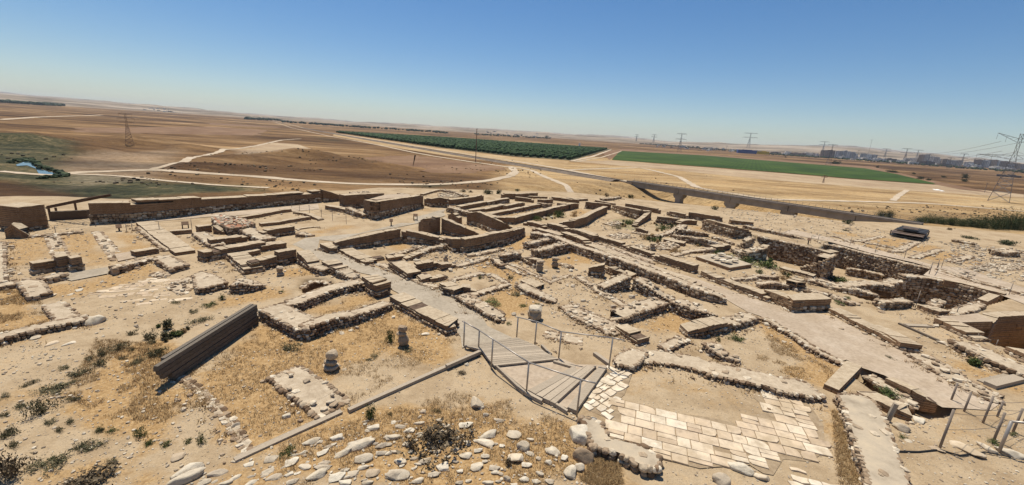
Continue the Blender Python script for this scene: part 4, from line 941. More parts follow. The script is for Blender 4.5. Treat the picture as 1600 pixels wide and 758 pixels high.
# --- right foreground
W_('long wide pale capped foreground wall above the paved floor', 'S', 't', [(385,20),(500,22),(600,38),(700,55),(800,92),(900,112),(1000,132),(1100,155),(1200,182),(1300,205),(1400,222),(1500,228)], [20,20,22,26,34,38,40,40,42,42,42,34], w=1.05)
slab('big squared stone and rubble block at the head of the boardwalk', 'S', 't', [(230,25),(340,45),(385,15),(430,-45),(300,-60),(235,-20)], 36)
slab('broad cement capped wall running down toward the lower edge', 'S', 'u', [(412,205),(440,250),(470,330),(500,430),(545,560),(580,650),(600,720),(625,860),(925,860),(855,740),(780,560),(720,400),(690,320),(640,250),(540,205)], 75, cap='concrete')
slab('mudbrick slab bridging the end of the foreground wall', 'M', 'u', [(335,152),(425,190),(565,46),(470,12)], 30)
W_('cobble lined side of the sunken channel', 'S', 'u', [(570,98),(650,140),(740,200),(820,265),(880,300)], [16,24,26,22,12], w=.5, zf=-.1, rub=True)
W_('dark mudbrick wall on top of the sunken channel side', 'M', 'u', [(700,118),(780,150),(860,190),(940,232),(1022,275)], [34,42,48,40,10], w=.4)
W_('smooth capped mudbrick wall in front of the sunken channel', 'M', 'u', [(530,192),(600,230),(680,265),(780,308),(868,345)], [16,26,42,48,38], w=.7)
slab('cement capped foundation with white stones at the foot of the handrail', 'S', 't', [(20,340),(60,420),(100,520),(250,560),(400,640),(495,655),(510,590),(400,510),(300,490),(200,460),(150,375),(90,350)], 55, cap='concrete')
# --- far middle: store rooms
W_('tall front mudbrick box building, the long one of the pair', 'B', 'c', [(595,213),(640,222),(690,230),(800,215),(980,190),(1070,172)], [115,120,122,112,92,88], w=.6, frac=.42)
slab('flat filled top of the long box building', 'M', 'c', [(640,205),(700,212),(970,185),(940,165),(760,172)], 60, top_mat='path_grit')
W_('smaller mudbrick building left of the long box building', 'B', 'c', [(447,178),(600,168),(760,160)], [95,90,60], w=1.0, frac=.3)
W_('low wall strip in front of the pair of box buildings', 'B', 'c', [(290,258),(370,272),(450,288)], 26, w=.7)
W_('stone edged strip between the two box buildings', 'S', 'c', [(450,272),(520,300),(595,330)], [40,36,28], w=.6)
W_('dark rubble hump behind the small box building', 'S', 'c', [(510,160),(570,158),(650,150)], 10, w=1.0, rub=True)
W_('low wall behind the long box building on the skyline', 'S', 'c', [(860,160),(900,168),(945,180)], 12, w=.6)
W_('mudbrick wall with broken right part right of the long box building', 'B', 'd', [(62,198),(120,205),(190,195),(245,205)], [50,55,65,62], w=.5, frac=.4, ragged=.3)
W_('mudbrick wall facing the open yard near the small bushes', 'B', 'd', [(275,212),(380,200),(460,190),(537,172)], [40,42,40,45], w=.55, frac=.2)
W_('back wall of the rubble room beside the bushes', 'M', 'd', [(60,168),(120,150),(190,132)], 12, w=.5)
W_('slanting far wall of the rubble room beside the bushes', 'S', 'd', [(195,132),(290,150),(385,178)], 14, w=.6, rub=True)
slab('dark rubble filling the room beside the bushes', 'S', 'd', [(180,185),(300,192),(370,180),(260,155),(170,160)], 6, rub=12)
W_('cobble faced end wall of the parallel store rooms', 'S', 'd', [(240,268),(320,288),(400,310)], [34,36,34], w=.6)
W_('first store room wall counted from the box buildings', 'M', 'd', [(340,268),(450,248),(562,228)], 26, w=.7)
W_('stone continuation of the first store room wall', 'B', 'd', [(565,232),(650,215),(740,200)], [22,28,34], w=.6, frac=.6)
W_('second store room wall, low and pale', 'M', 'd', [(400,300),(540,285),(640,265),(712,250)], [8,20,26,26], w=.7)
W_('raised far part of the second store room wall', 'M', 'd', [(718,262),(790,245),(862,228)], 30, w=.5)
W_('third store room wall with stone foot', 'B', 'd', [(600,325),(720,300),(850,272)], [20,26,30], w=.6, frac=.3)
W_('raised far part of the third store room wall', 'B', 'd', [(858,270),(920,258),(990,248)], [32,30,24], w=.5, frac=.3)
W_('fourth and longest store room wall beside the green bush', 'M', 'd', [(785,355),(900,325),(1020,298),(1100,275),(1200,255)], [45,42,40,40,38], w=.6)
W_('stepped mudbrick end wall joining the store rooms', 'B', 'd', [(440,308),(540,325),(640,350),(720,352),(780,352)], [20,22,34,46,50], w=.55, frac=.3, steps=(1,0))
W_('high mudbrick wall of the great house beside its doorway', 'B', 'd', [(402,315),(480,305),(600,355),(700,400),(790,435)], [80,100,100,66,30], w=.5, frac=.3, steps=(0,2))
W_('high left mudbrick wall of the great house', 'B', 'd', [(18,385),(60,360),(110,358),(195,350)], [70,110,115,110], w=.55, frac=.12, steps=(1,0))
W_('inner mudbrick wall of the great house descending in steps', 'B', 'd', [(200,355),(290,395),(390,435),(500,478)], [108,90,66,20], w=.5, frac=.25, steps=(0,1))
W_('rounded mudbrick stump behind the great house wall', 'M', 'd', [(250,340),(285,318),(335,345)], [30,70,55], w=.6)
W_('near mudbrick corner of the great house above the stairs', 'B', 'd', [(215,512),(290,522),(370,520)], [55,90,95], w=.5, frac=.3, steps=(1,0))
W_('great long mudbrick front wall of the great house', 'B', 'd', [(385,525),(500,505),(620,480),(740,458),(820,445),(865,425)], [100,102,100,85,68,60], w=.55, frac=.45)
W_('stone lined side wall left of the great house', 'B', 'd', [(0,468),(70,480),(150,500),(218,518)], [45,50,48,50], w=.45, frac=.5)
for i in range(5):
    x, y = 308+i*17, 552+i*16
    slab(['top', 'second', 'third', 'fourth', 'lowest'][i]+' pale step of the short stair at the great house corner', 'M', 'd', [(x, y), (x+12, y+9), (x+44, y+3), (x+32, y-7)], 60-i*10, name='stair_step', cat='step', group='stair steps at the great house corner')
W_('far mudbrick kerb behind the store rooms', 'M', 'd', [(683,163),(820,166),(965,158)], [38,34,24], w=.5)
W_('low mudbrick kerb before the far kerb', 'M', 'd', [(780,190),(850,198),(922,208)], 26, w=.45)
W_('thin mudbrick line left of the round stone heap', 'M', 'd', [(815,182),(930,188),(1040,190)], 12, w=.5)
W_('mudbrick block between two thin mudbrick lines', 'M', 'd', [(960,208),(1020,212),(1085,206)], 28, w=.5)
W_('far mudbrick line reaching the last posts', 'M', 'd', [(1050,188),(1160,200),(1285,215)], 22, w=.5)
W_('mudbrick wall closing the far end of the fourth store room', 'M', 'd', [(1112,238),(1200,248),(1290,238)], [30,44,34], w=.5)
W_('pale stone stub beside the two white posts', 'S', 'd', [(955,232),(1010,245),(1072,245)], 30, w=.5)
W_('far mudbrick strip before the brown mound', 'M', 'd', [(1185,195),(1290,208),(1360,205)], 14, w=.6)
W_('first mudbrick block beside the passage of the main street', 'M', 'd', [(845,385),(920,392),(1008,415)], [26,28,30], w=.55)
W_('second mudbrick block beside the passage of the main street', 'B', 'd', [(1010,395),(1100,412),(1185,435)], [34,40,40], w=.7, frac=.3)
# --- far right rooms
W_('curving mudbrick wall bordering the pale yard', 'M', 'd', [(1130,390),(1250,375),(1350,345),(1420,305),(1516,265)], [40,62,62,52,45], w=.6)
W_('mudbrick topped stone wall beyond the curving wall', 'B', 'e', [(75,228),(180,238),(280,250)], [45,48,36], w=.6, frac=.4)
W_('long mudbrick and stone wall slanting to the brick stairs', 'B', 'e', [(285,252),(390,272),(500,295),(600,305)], [30,60,66,56], w=.6, frac=.5)
W_('mudbrick wall running parallel to the slanting wall', 'M', 'e', [(388,242),(520,262),(655,285)], [22,28,34], w=.5)
W_('thin far mudbrick line next to the shrub', 'M', 'e', [(148,215),(220,228),(300,243)], 12, w=.5)
W_('far stone stub next to the round shrub', 'S', 'e', [(215,205),(285,200),(360,188)], 16, w=.6)
W_('brick stairs climbing between two green rooms', 'M', 'e', [(480,405),(520,370),(560,340),(592,308)], [22,34,40,52], w=.5, steps=(2,0))
W_('mudbrick bench under the brick stairs', 'M', 'e', [(470,435),(510,440),(560,462)], [25,30,20], w=.4)
W_('stone wall with mudbrick cap behind the green bushes', 'B', 'e', [(640,345),(740,355),(840,365)], [44,48,30], w=.55, frac=.6)
W_('short mudbrick wall right of the green bushes', 'M', 'e', [(825,390),(880,375),(960,378)], [24,30,30], w=.7, steps=(1,0))
W_('mudbrick topped wall near the far pier, left part', 'B', 'e', [(718,300),(790,312),(885,332)], [30,34,30], w=.5, frac=.5)
W_('mudbrick topped wall near the far pier, right part', 'B', 'e', [(890,310),(1020,328),(1162,348)], [45,46,34], w=.5, frac=.4)
W_('tall stone wall with mudbrick cap facing the viewer, right rear', 'B', 'e', [(1005,362),(1120,390),(1250,425),(1390,460)], [72,80,80,45], w=.5, frac=.75)
W_('brick edged wall behind the tall stone wall', 'B', 'e', [(1228,372),(1310,382),(1405,392)], [30,26,24], w=.5, frac=.4)
W_('low stone line fading into the rubble field', 'S', 'f', [(310,262),(420,285),(560,310),(680,338),(790,365)], [22,20,22,20,8], w=.5)
W_('snaking pale capped wall between the green rooms', 'S', 'e', [(440,468),(540,485),(660,498),(730,480),(790,450),(850,410)], [8,10,12,16,20,26], w=.5)
W_('dark faced stone arm right of the snaking wall', 'S', 'e', [(780,472),(830,448),(880,410)], [12,36,40], w=.5)
W_('rounded stone wall below the straw terrace', 'S', 'e', [(845,448),(950,465),(1050,482)], [36,32,22], w=.5, rub=True)
W_('long stone wall in the middle of the green rooms', 'S', 'e', [(740,488),(850,500),(1000,520),(1150,560)], [15,40,50,38], w=.5)
W_('flat mudbrick block on the left of the long stone wall', 'M', 'e', [(692,520),(770,540),(852,555)], 22, w=.9)
W_('mudbrick stair block ending the long stone wall', 'M', 'e', [(1108,585),(1170,580),(1232,560)], 36, w=.7)
W_('pale capped wall joining the stair block and the platform', 'S', 'e', [(800,655),(900,625),(1000,615),(1110,600)], [8,12,16,26], w=.6)
slab('heap of loose rubble left of the platform', 'S', 'e', [(640,590),(760,600),(820,570),(740,540),(660,550)], 14, rub=12)
W_('left stone arm of the small sunken cell', 'S', 'f', [(258,418),(330,390),(402,365)], [10,50,72], w=.6)
W_('front stone wall of the small sunken cell', 'S', 'f', [(215,445),(290,470),(360,475),(510,440)], [22,45,60,80], w=.7, rub=True)
slab('mudbrick cap on the right corner of the small sunken cell', 'M', 'f', [(405,438),(480,450),(520,420),(465,412)], 8)
W_('high stone lining of the big pit below the lectern sign', 'S', 'f', [(425,350),(550,375),(680,400),(820,432),(960,465)], [75,85,80,75,55], w=.5, zt=.02, deep=2.0, name='stone_embankment')
W_('brick capped wall by the lectern sign', 'M', 'f', [(925,460),(1000,478),(1070,470)], 20, w=.7)
W_('short dark stone wall at the start of the right pit', 'S', 'f', [(880,385),(950,412),(1100,440)], [16,40,36], w=.5, zt=.02, deep=2.0)
W_('high black shadowed lining of the right hand pit', 'S', 'g', [(0,412),(150,455),(300,492),(450,528),(600,565),(782,605)], [55,70,75,75,78,40], w=.6, zt=.02, deep=2.0, name='stone_embankment')
W_('middle stone ledge inside the right hand pit', 'S', 'g', [(60,492),(200,530),(350,565),(480,600),(570,635)], [40,45,45,40,20], w=.6, zf=-1.9)
W_('lowest stone ledge inside the right hand pit', 'S', 'g', [(130,600),(250,620),(400,650)], [60,60,55], w=.5, zf=-1.9)
W_('triangular stone wall with a sloping pale cap', 'S', 'f', [(770,590),(880,560),(985,525),(1060,492)], [35,90,140,150], w=.9, zf=-1.8)
W_('mudbrick topped wall at the foot of the triangular wall', 'B', 'f', [(595,590),(720,625),(865,660)], 22, w=.7, frac=.4)
W_('stone wall with brick steps by the deep pit corner', 'B', 'f', [(670,708),(740,715),(800,690)], [40,60,45], w=.6, frac=.4)
W_('long curving pale capped wall above the narrow trenches', 'S', 'f', [(810,680),(920,705),(1040,742),(1120,752),(1250,738),(1380,725),(1500,742)], [30,36,45,30,36,40,45], w=.8, zf=-.3)
W_('low mudbrick faced kerb opposite the platform', 'S', 'f', [(250,690),(350,682),(450,665),(595,672)], [12,20,22,26], w=.4)
W_('dark hollow stone wall behind the corner block', 'S', 'f', [(460,730),(560,715),(650,730),(720,740)], [30,45,36,20], w=.5)
W_('stone wall crossing behind the square corner block', 'S', 'm', [(760,108),(880,130),(1000,155),(1140,215)], [24,26,28,26], w=.5, rub=True)
W_('curved dark stone wall around the weedy trench', 'S', 'm', [(800,28),(900,55),(1020,95),(1200,110),(1385,160)], [24,28,22,45,18], w=.7, rub=True)
W_('huge cobbled retaining wall of the deep pit', 'S', 'n', [(585,5),(700,15),(880,40),(1040,78),(1200,120),(1350,152)], [165,190,200,160,90,36], w=.7, zt=.04, deep=2.1, name='stone_embankment')
W_('mudbrick kerb on the rim of the deep pit', 'M', 'n', [(890,38),(1020,62),(1200,108),(1362,148)], 14, w=.4)
W_('dark stone cross wall left of the deep pit', 'S', 'n', [(380,95),(470,72),(568,50)], [70,95,110], w=.8, zf=-1.2)
W_('short pale capped wall above the small weedy trench', 'S', 'n', [(100,85),(240,75),(385,92)], [35,50,60], w=.7, zf=-.9, rub=True)
W_('rounded short stone wall near the leaning rail post', 'S', 'n', [(320,205),(400,215),(520,212),(645,206)], [20,55,58,45], w=.5)
W_('mudbrick kerb bending round the deep pit corner', 'B', 'n', [(670,232),(760,262),(850,290),(935,280)], [30,36,34,34], w=.7, frac=.3)
slab('pale capped stone arm holding the lower corner of the deep pit', 'S', 'n', [(932,268),(965,315),(1100,285),(1225,232),(1160,205),(1050,232)], 24)
slab('brown brick steps at the right end of the deep pit', 'M', 'n', [(1150,185),(1230,208),(1325,160),(1240,140)], 22)
W_('mudbrick kerb on cobbles in front of the cistern room', 'B', 'n', [(808,338),(900,375),(1010,425),(1125,475)], [44,46,48,46], w=.9, frac=.45)
slab('smooth pale plaster top beside the cistern room', 'M', 'n', [(830,322),(1120,462),(1205,453),(1022,372),(1270,365),(1150,300),(1000,318)], 22, top_mat='path_grit')
W_('dark mudbrick lining at the back of the cistern room', 'M', 'n', [(1278,372),(1320,328),(1420,322),(1560,318),(1700,316)], [170,190,200,205,205], w=.6, zt=.05, deep=2.3, name='stone_embankment')
W_('thick dry stone wall of three courses on the right', 'S', 'n', [(905,498),(1000,545),(1100,595),(1200,648),(1300,690),(1420,740),(1560,800)], [40,55,58,58,58,55,50], w=1.1)
W_('mudbrick wall on stones at the right edge, behind the dry stone wall', 'B', 'n', [(1365,558),(1450,590),(1560,632)], [45,58,60], w=.9, frac=.5)
slab('cracked flat slab wall lying beside the deep pit', 'S', 'n', [(750,215),(840,248),(905,200),(820,180)], 14, rub=8)
# --- far right excavation strips
slab('first pale foundation strip below the metal cover', 'S', 'g', [(445,468),(560,470),(700,395),(640,385),(540,430)], 8, rub=5)
slab('second pale foundation strip right of the metal cover', 'S', 'g', [(600,510),(690,520),(890,455),(820,445)], 10, rub=5)
slab('third pale foundation strip with a dark edge', 'S', 'g', [(893,535),(960,552),(1135,510),(1080,492),(950,515)], 12, rub=5)
slab('thin pale foundation strip left of the metal cover', 'S', 'g', [(110,385),(240,388),(425,352),(370,342),(240,370)], 5, rub=5)
W_('thin pale kerb behind the path, left end', 'S', 'g', [(0,345),(80,365),(130,395)], 7, w=.5)
W_('thin pale kerb behind the path, right end', 'S', 'g', [(235,392),(370,415),(500,442)], 9, w=.5)
W_('long dark stone kerb along the upper right path', 'S', 'g', [(820,602),(940,645),(1080,690),(1220,720),(1350,757)], 14, w=.4)
W_('long stone kerb continuing to the right edge of the picture', 'S', 'n', [(1010,8),(1150,50),(1300,88),(1420,118),(1516,150)], 16, w=.5)
slab('flat pale ramp slab by the bent rail', 'M', 'g', [(812,628),(960,672),(990,665),(850,620)], 6, top_mat='path_grit')
W_('crumbling rubble bank at the far right edge', 'S', 'g', [(955,378),(1040,392),(1110,405)], 16, w=1.0, rub=True)
W_('second crumbling rubble bank at the far right edge', 'S', 'g', [(1280,460),(1380,480),(1500,470)], [40,36,45], w=1.4, rub=True)
slab('pale rocky outcrop in the weedy yard beside the main street', 'S', 'e', [(245,492),(330,470),(420,480),(440,508),(330,522)], 8, rub=14)
slab('low rock scatter under the slanting wall', 'S', 'e', [(215,398),(330,375),(385,400),(300,416)], 8, rub=14)
slab('loose rock heap between rubble heap and main street', 'S', 'e', [(430,570),(520,560),(560,590),(470,600)], 6, rub=14)
W_('row of white footing stones along the far side of the main street', 'S', 'e', [(120,532),(300,600),(450,662),(610,715)], 8, w=.25)
slab('sloping rubble spread at the right edge under the bank', 'S', 'g', [(1035,600),(1200,565),(1500,560),(1500,610),(1250,625)], 5, rub=12)
W_('stone ring around the round pit left of the street', 'S', 'j', [(148,398),(165,372),(215,352),(270,350),(305,372)], 10, w=.3, rub=True)
W_('low rubble line across the straw passage', 'S', 'k', [(600,195),(680,230),(760,260),(850,300)], 10, w=.35, rub=True)
W_('short rubble spur beside the right stone pillar', 'S', 'k', [(1120,205),(1170,225),(1225,240)], 18, w=.4, rub=True)
W_('low cross wall of the weedy yard', 'S', 'e', [(560,600),(640,575),(700,560)], 10, w=.4, rub=True)
W_('low stone line behind the small sunken cell', 'S', 'f', [(60,350),(150,372),(210,400)], 16, w=.4, rub=True)
# ================================================================== paved floor, paths
Ft = lambda *p: [px('t', q) for q in p]
PAVE = [(200,250),(270,252),(400,275),(560,325),(735,345),(850,365),(955,392),(1030,345),(1165,325),(1060,235),(1075,205),(1240,225),(1390,270),(1480,400),(1490,560),(1400,620),(1240,605),(1180,700),(1120,690),(1040,640),(850,650),(740,660),(500,600),(340,505),(180,480),(215,370)]
Wp = np.array([onz(*px('t', q), 0)[:2] for q in PAVE])
tq = lambda x, y: onz(*px('t', (x, y)), 0)[:2]
def flags(mb, region, A, B, rw, ln, z, gap=.025, skip=.06, tint=(.34, .22), rough=.03):
    u = (B-A)/np.linalg.norm(B-A); v = np.array([-u[1], u[0]])
    su = (region-A)@u; sv = (region-A)@v
    y = sv.min()
    while y < sv.max():
        h = rng.uniform(*rw); x = su.min()-rng.uniform(0, .5)
        while x < su.max():
            l = rng.uniform(*ln); parts = [(x, y, l, h)]
            if rng.random() < .14: parts = [(x, y, l, h*.5), (x, y+h*.5, l, h*.5)]
            for (a, b_, L, H) in parts:
                c = A+u*(a+L/2)+v*(b_+H/2)
                if sdist(region, np.array([c[0]]), np.array([c[1]]))[0] < -min(L, H)*.25 and rng.random() > skip:
                    g = gap; q = [(a+g, b_+g), (a+L*.5, b_+g), (a+L-g, b_+g), (a+L-g, b_+H*.5), (a+L-g, b_+H-g), (a+L*.5, b_+H-g), (a+g, b_+H-g), (a+g, b_+H*.5)]
                    P = [A+u*(p_[0]+rng.uniform(-rough, rough))+v*(p_[1]+rng.uniform(-rough, rough)) for p_ in q]
                    k = rng.integers(0, 8)
                    if rng.random() < .3 and k % 2 == 0: P[k] = P[k]*.45+(P[k-1]+P[(k+1) % 8])*.275
                    zz = z+rng.uniform(-.005, .006)
                    cc = sum(P)/8
                    inn = [cc+(p_-cc)*.94 for p_ in P]
                    t = float(np.clip(rng.normal(*tint), 0, 1))
                    V = [(*p_, z-.05) for p_ in P]+[(*p_, zz-.008) for p_ in P]+[(*p_, zz) for p_ in inn]
                    F2_ = [[i, (i+1) % 8, 8+(i+1) % 8, 8+i] for i in range(8)]+[[8+i, 8+(i+1) % 8, 16+(i+1) % 8, 16+i] for i in range(8)]+[list(range(16, 24))]
                    mb.add(V, F2_, 0, t)
            x += l
        y += h
mb = MB(); flags(mb, Wp, tq(300, 300), tq(1400, 560), (.30, .5), (.34, .66), .045, gap=.010, skip=.04, rough=.007)
Wc = np.array([tq(*q) for q in [(190,50),(350,55),(330,110),(290,220),(230,270),(210,370),(20,290),(60,220),(130,110)]])
flags(mb, Wc, tq(60, 230), tq(330, 70), (.24, .4), (.22, .42), .045, .018, .08, (.8, .2), .03)
Wr = np.array([tq(*q) for q in [(1210,640),(1400,650),(1531,720),(1560,800),(1300,800),(1215,740)]])
flags(mb, Wr, tq(300, 300), tq(1400, 560), (.25, .4), (.3, .5), .04, .03, .45, (.75, .2), .04)
tag(mb.build('paved_floor', MT['slab_stone']), 'cream flagstone floor of squared slabs in the foreground', 'pavement', kind='structure')
sheet('floor_bed', 'brown soil bed in the joints of the cream flagstones', PAVE, c='t', z=0, up=.012, material='joint_soil')
sheet('floor_bed', 'brown soil bed in the joints of the cobbled strip', [(190,50),(350,55),(330,110),(290,220),(230,270),(210,370),(20,290),(60,220),(130,110)], c='t', z=0, up=.016, material='joint_soil')
path('grey concrete path between the two low walls at the left', 'h', [(520,192),(850,143),(868,192),(565,252),(520,240)], 'grey_path', .03)
def street(label, c, pts, m='grey_path'): return path(label, c, pts, m, .02, name='street')
sheet('street', 'grey gravel street bending between the mudbrick blocks', [px('c', q) for q in [(120,520),(560,480),(900,400),(1010,400),(1010,350),(1235,290),(1240,340),(1180,360),(1020,400),(880,430),(640,470),(370,540),(240,530)]]+[px('j', q) for q in [(250,110),(390,130),(620,215),(800,290),(980,350),(1160,400),(1310,490),(1516,610)]]+[(765,510),(800,530),(725,545),(716,525)]+[px('j', q) for q in [(1240,660),(1050,560),(900,470),(780,400),(760,330),(560,290),(430,240),(240,180),(110,95)]]+[(455,383)], z=0, up=.03, material='grey_path', wob=.12)
MAIN = [px('e', q) for q in [(-180,400),(0,478),(250,570),(600,690)]]+[px('l', q) for q in [(620,235),(940,330),(1250,440),(1516,530)]]+[px('n', q) for q in [(0,330),(250,460),(560,600),(830,757)]]+[px('u', q) for q in [(1130,170),(1380,280),(1320,310),(1030,290)]]+[px('u', q) for q in [(700,105),(560,60),(470,15)]]+[px('m', q) for q in [(1100,690),(800,530),(600,395),(450,325),(340,290)]]+[px('l', q) for q in [(1170,490),(1000,400),(600,250),(300,150),(100,70)]]+[px('d', q) for q in [(1360,550),(1150,490),(900,430)]]
sheet('street', 'pale dusty main street running down to the lower right', MAIN, z=0, up=.028, material='path_grit', wob=.06)
sheet('path', 'pale gravel path along the rim of the right hand pits', [px('g', q) for q in [(-300,300),(60,380),(400,470),(620,530),(800,580),(1030,600),(1516,757),(1700,830)]]+[px('n', q) for q in [(1516,230),(1300,146),(1000,56),(720,2)]]+[px('g', q) for q in [(790,600),(640,558),(300,482),(0,400),(-400,320)]], z=0, up=.025, material='path_grit')
sheet('path', 'pale dirt lane in front of the long outer wall', [px('b', q) for q in [(0,385),(1500,245),(1510,290),(1000,330),(640,350),(400,370),(60,400)]], z=0, up=.025, material='path_grit')

# worn pale terrace of long flat slabs left of centre
Wh = np.array([onz(*px('h', q), 0)[:2] for q in [(700,360),(900,290),(1180,215),(1420,240),(1330,300),(1420,380),(1500,400),(1300,440),(1150,440),(1020,430),(880,400),(800,380)]])
mb = MB(); flags(mb, Wh, onz(*px('h', (700, 400)), 0)[:2], onz(*px('h', (1400, 330)), 0)[:2], (.2, .4), (.35, .9), .02, .02, .38, (.2, .2), .06)
tag(mb.build('stone_terrace', MT['slab_stone']), 'worn terrace of long pale slabs left of the collapsed rubble wall', 'pavement', kind='structure')

# ================================================================== loose rocks
proto_rock = {}
def rockmesh(k, material, lod=3, dark=False):
    key = (k, material)
    if key not in proto_rock:
        mb = MB(); P = V3.copy(); fc = F3
        P = np.sign(P)*np.abs(P)**rng.uniform(.65, .9)
        dn = np.array([rng.normal(size=3) for _ in range(4)]); nz = sum(np.sin(P@d*2.0+j)*.09 for j, d in enumerate(dn)); P = P*(1+nz[:, None])
        for _ in range(10):
            d = rng.normal(size=3); d /= np.linalg.norm(d); c = rng.uniform(.56, .9); P = P-np.outer(np.clip(P@d-c, 0, None), d)
        dn = [rng.normal(size=3)*5 for _ in range(3)]; P = P*(1+sum(np.sin(P@d)*.018 for d in dn)[:, None])
        P = P/np.abs(P).max(0)
        mb.add(P, fc, 0, float(np.clip(.35+.6*((k*37) % 10)/10, 0, 1)), True)
        o = mb.build('rock', MT[material]); proto_rock[key] = o.data; bpy.data.objects.remove(o)
    return proto_rock[key]
nrock = [0]
def boulder(c, p, wpx, hpx, label, group=None, name='stone', material='pale_stone', z=0.0, sink=.66, depth=None, k=None, parent=None):
    s = CR[c][2]; X0, Y0 = px(c, p); P = onz(X0, Y0, z); d = (P-CAM)@Fv; u = wpx*s*d/F0/2*.92
    dep = math.asin(min(1, max(.1, (CAM_H-z)/np.linalg.norm(P-CAM))))
    hh = hpx*s*d/F0
    # seen height mixes depth and height of the stone
    # upright ones when the picture shows them tall, else flat ones bedded in the ground
    r_ = hh/(2*u)
    if r_ > .75: hz_ = u*rng.uniform(.65, .8); a = min(1.1*u, max(.5*u, (hh-hz_*1.5*math.cos(dep))/(2*math.sin(dep)+.05)))
    else: hz_ = u*rng.uniform(.26, .38); a = max(.5*u, (hh-hz_*1.1*math.cos(dep))/(2*math.sin(dep)))
    if r_ <= .75: hz_ = min(hz_, .15)
    a = min(a, 1.15*u)
    nrock[0] += 1; k = nrock[0] if k is None else k
    o = bpy.data.objects.new(name, rockmesh(k % 10, material)); COL.objects.link(o)
    o.location = (P[0], P[1], z+hz_*(1-sink)); o.scale = (u, a, hz_)
    o.rotation_euler = (rng.uniform(-.12, .12), rng.uniform(-.12, .12), rng.uniform(-.35, .35)-math.atan2(P[0], P[1]))
    return tag(o, label, 'rock' if name != 'stone' else 'stone', group)
G1 = 'pale stones scattered over the foreground slope'; L1 = 'pale flat limestone lying in dry grass on the foreground slope'
for x, y, w_, h_ in [(330,370,50,25),(208,390,75,30),(100,410,80,20),(150,437,70,18),(345,447,80,35),(50,475,90,35),(705,525,45,25),(490,585,90,45),(870,572,60,30),(925,597,45,30),(985,625,50,45),(95,620,85,45),(245,617,100,35),(345,660,90,55),(555,650,100,60),(665,660,80,40),(850,640,80,35),(200,737,90,35),(290,700,90,30),(740,725,60,45),(840,725,70,40),(620,745,80,30),(450,745,60,30),(900,740,50,30),(760,610,50,25),(430,620,50,20),(380,590,45,20),(30,570,60,25),(600,590,70,25),(700,690,45,25),(1010,560,110,60),(930,690,60,35),(990,735,70,40),(450,680,50,25),(180,660,45,20),(320,560,60,20),(560,555,70,25),(430,480,60,25),(20,520,60,22)]:
    boulder('r', (x, y), w_, h_, L1, G1)
for x, y, w_, h_ in [(1440,410,75,25),(1490,435,80,20),(1385,475,110,30),(1325,525,90,35),(1050,485,90,18),(1095,570,130,40),(1330,570,85,22),(970,570,90,40),(905,505,120,28),(1210,610,140,50),(990,625,90,28),(1440,620,80,45),(865,650,80,50),(975,655,120,35),(525,645,70,35),(1215,655,80,35),(1160,690,80,50),(1055,715,120,60),(940,705,140,40),(640,685,90,40),(360,685,140,35),(545,750,90,30),(390,750,90,30),(1100,665,50,20),(1100,750,90,30),(1240,745,80,30),(800,740,90,28),(820,690,50,20),(450,720,80,25),(260,750,90,30),(1010,530,70,20),(1480,520,70,25),(1400,560,60,18),(1150,530,60,20)]:
    boulder('q', (x, y), w_, h_, L1, G1)
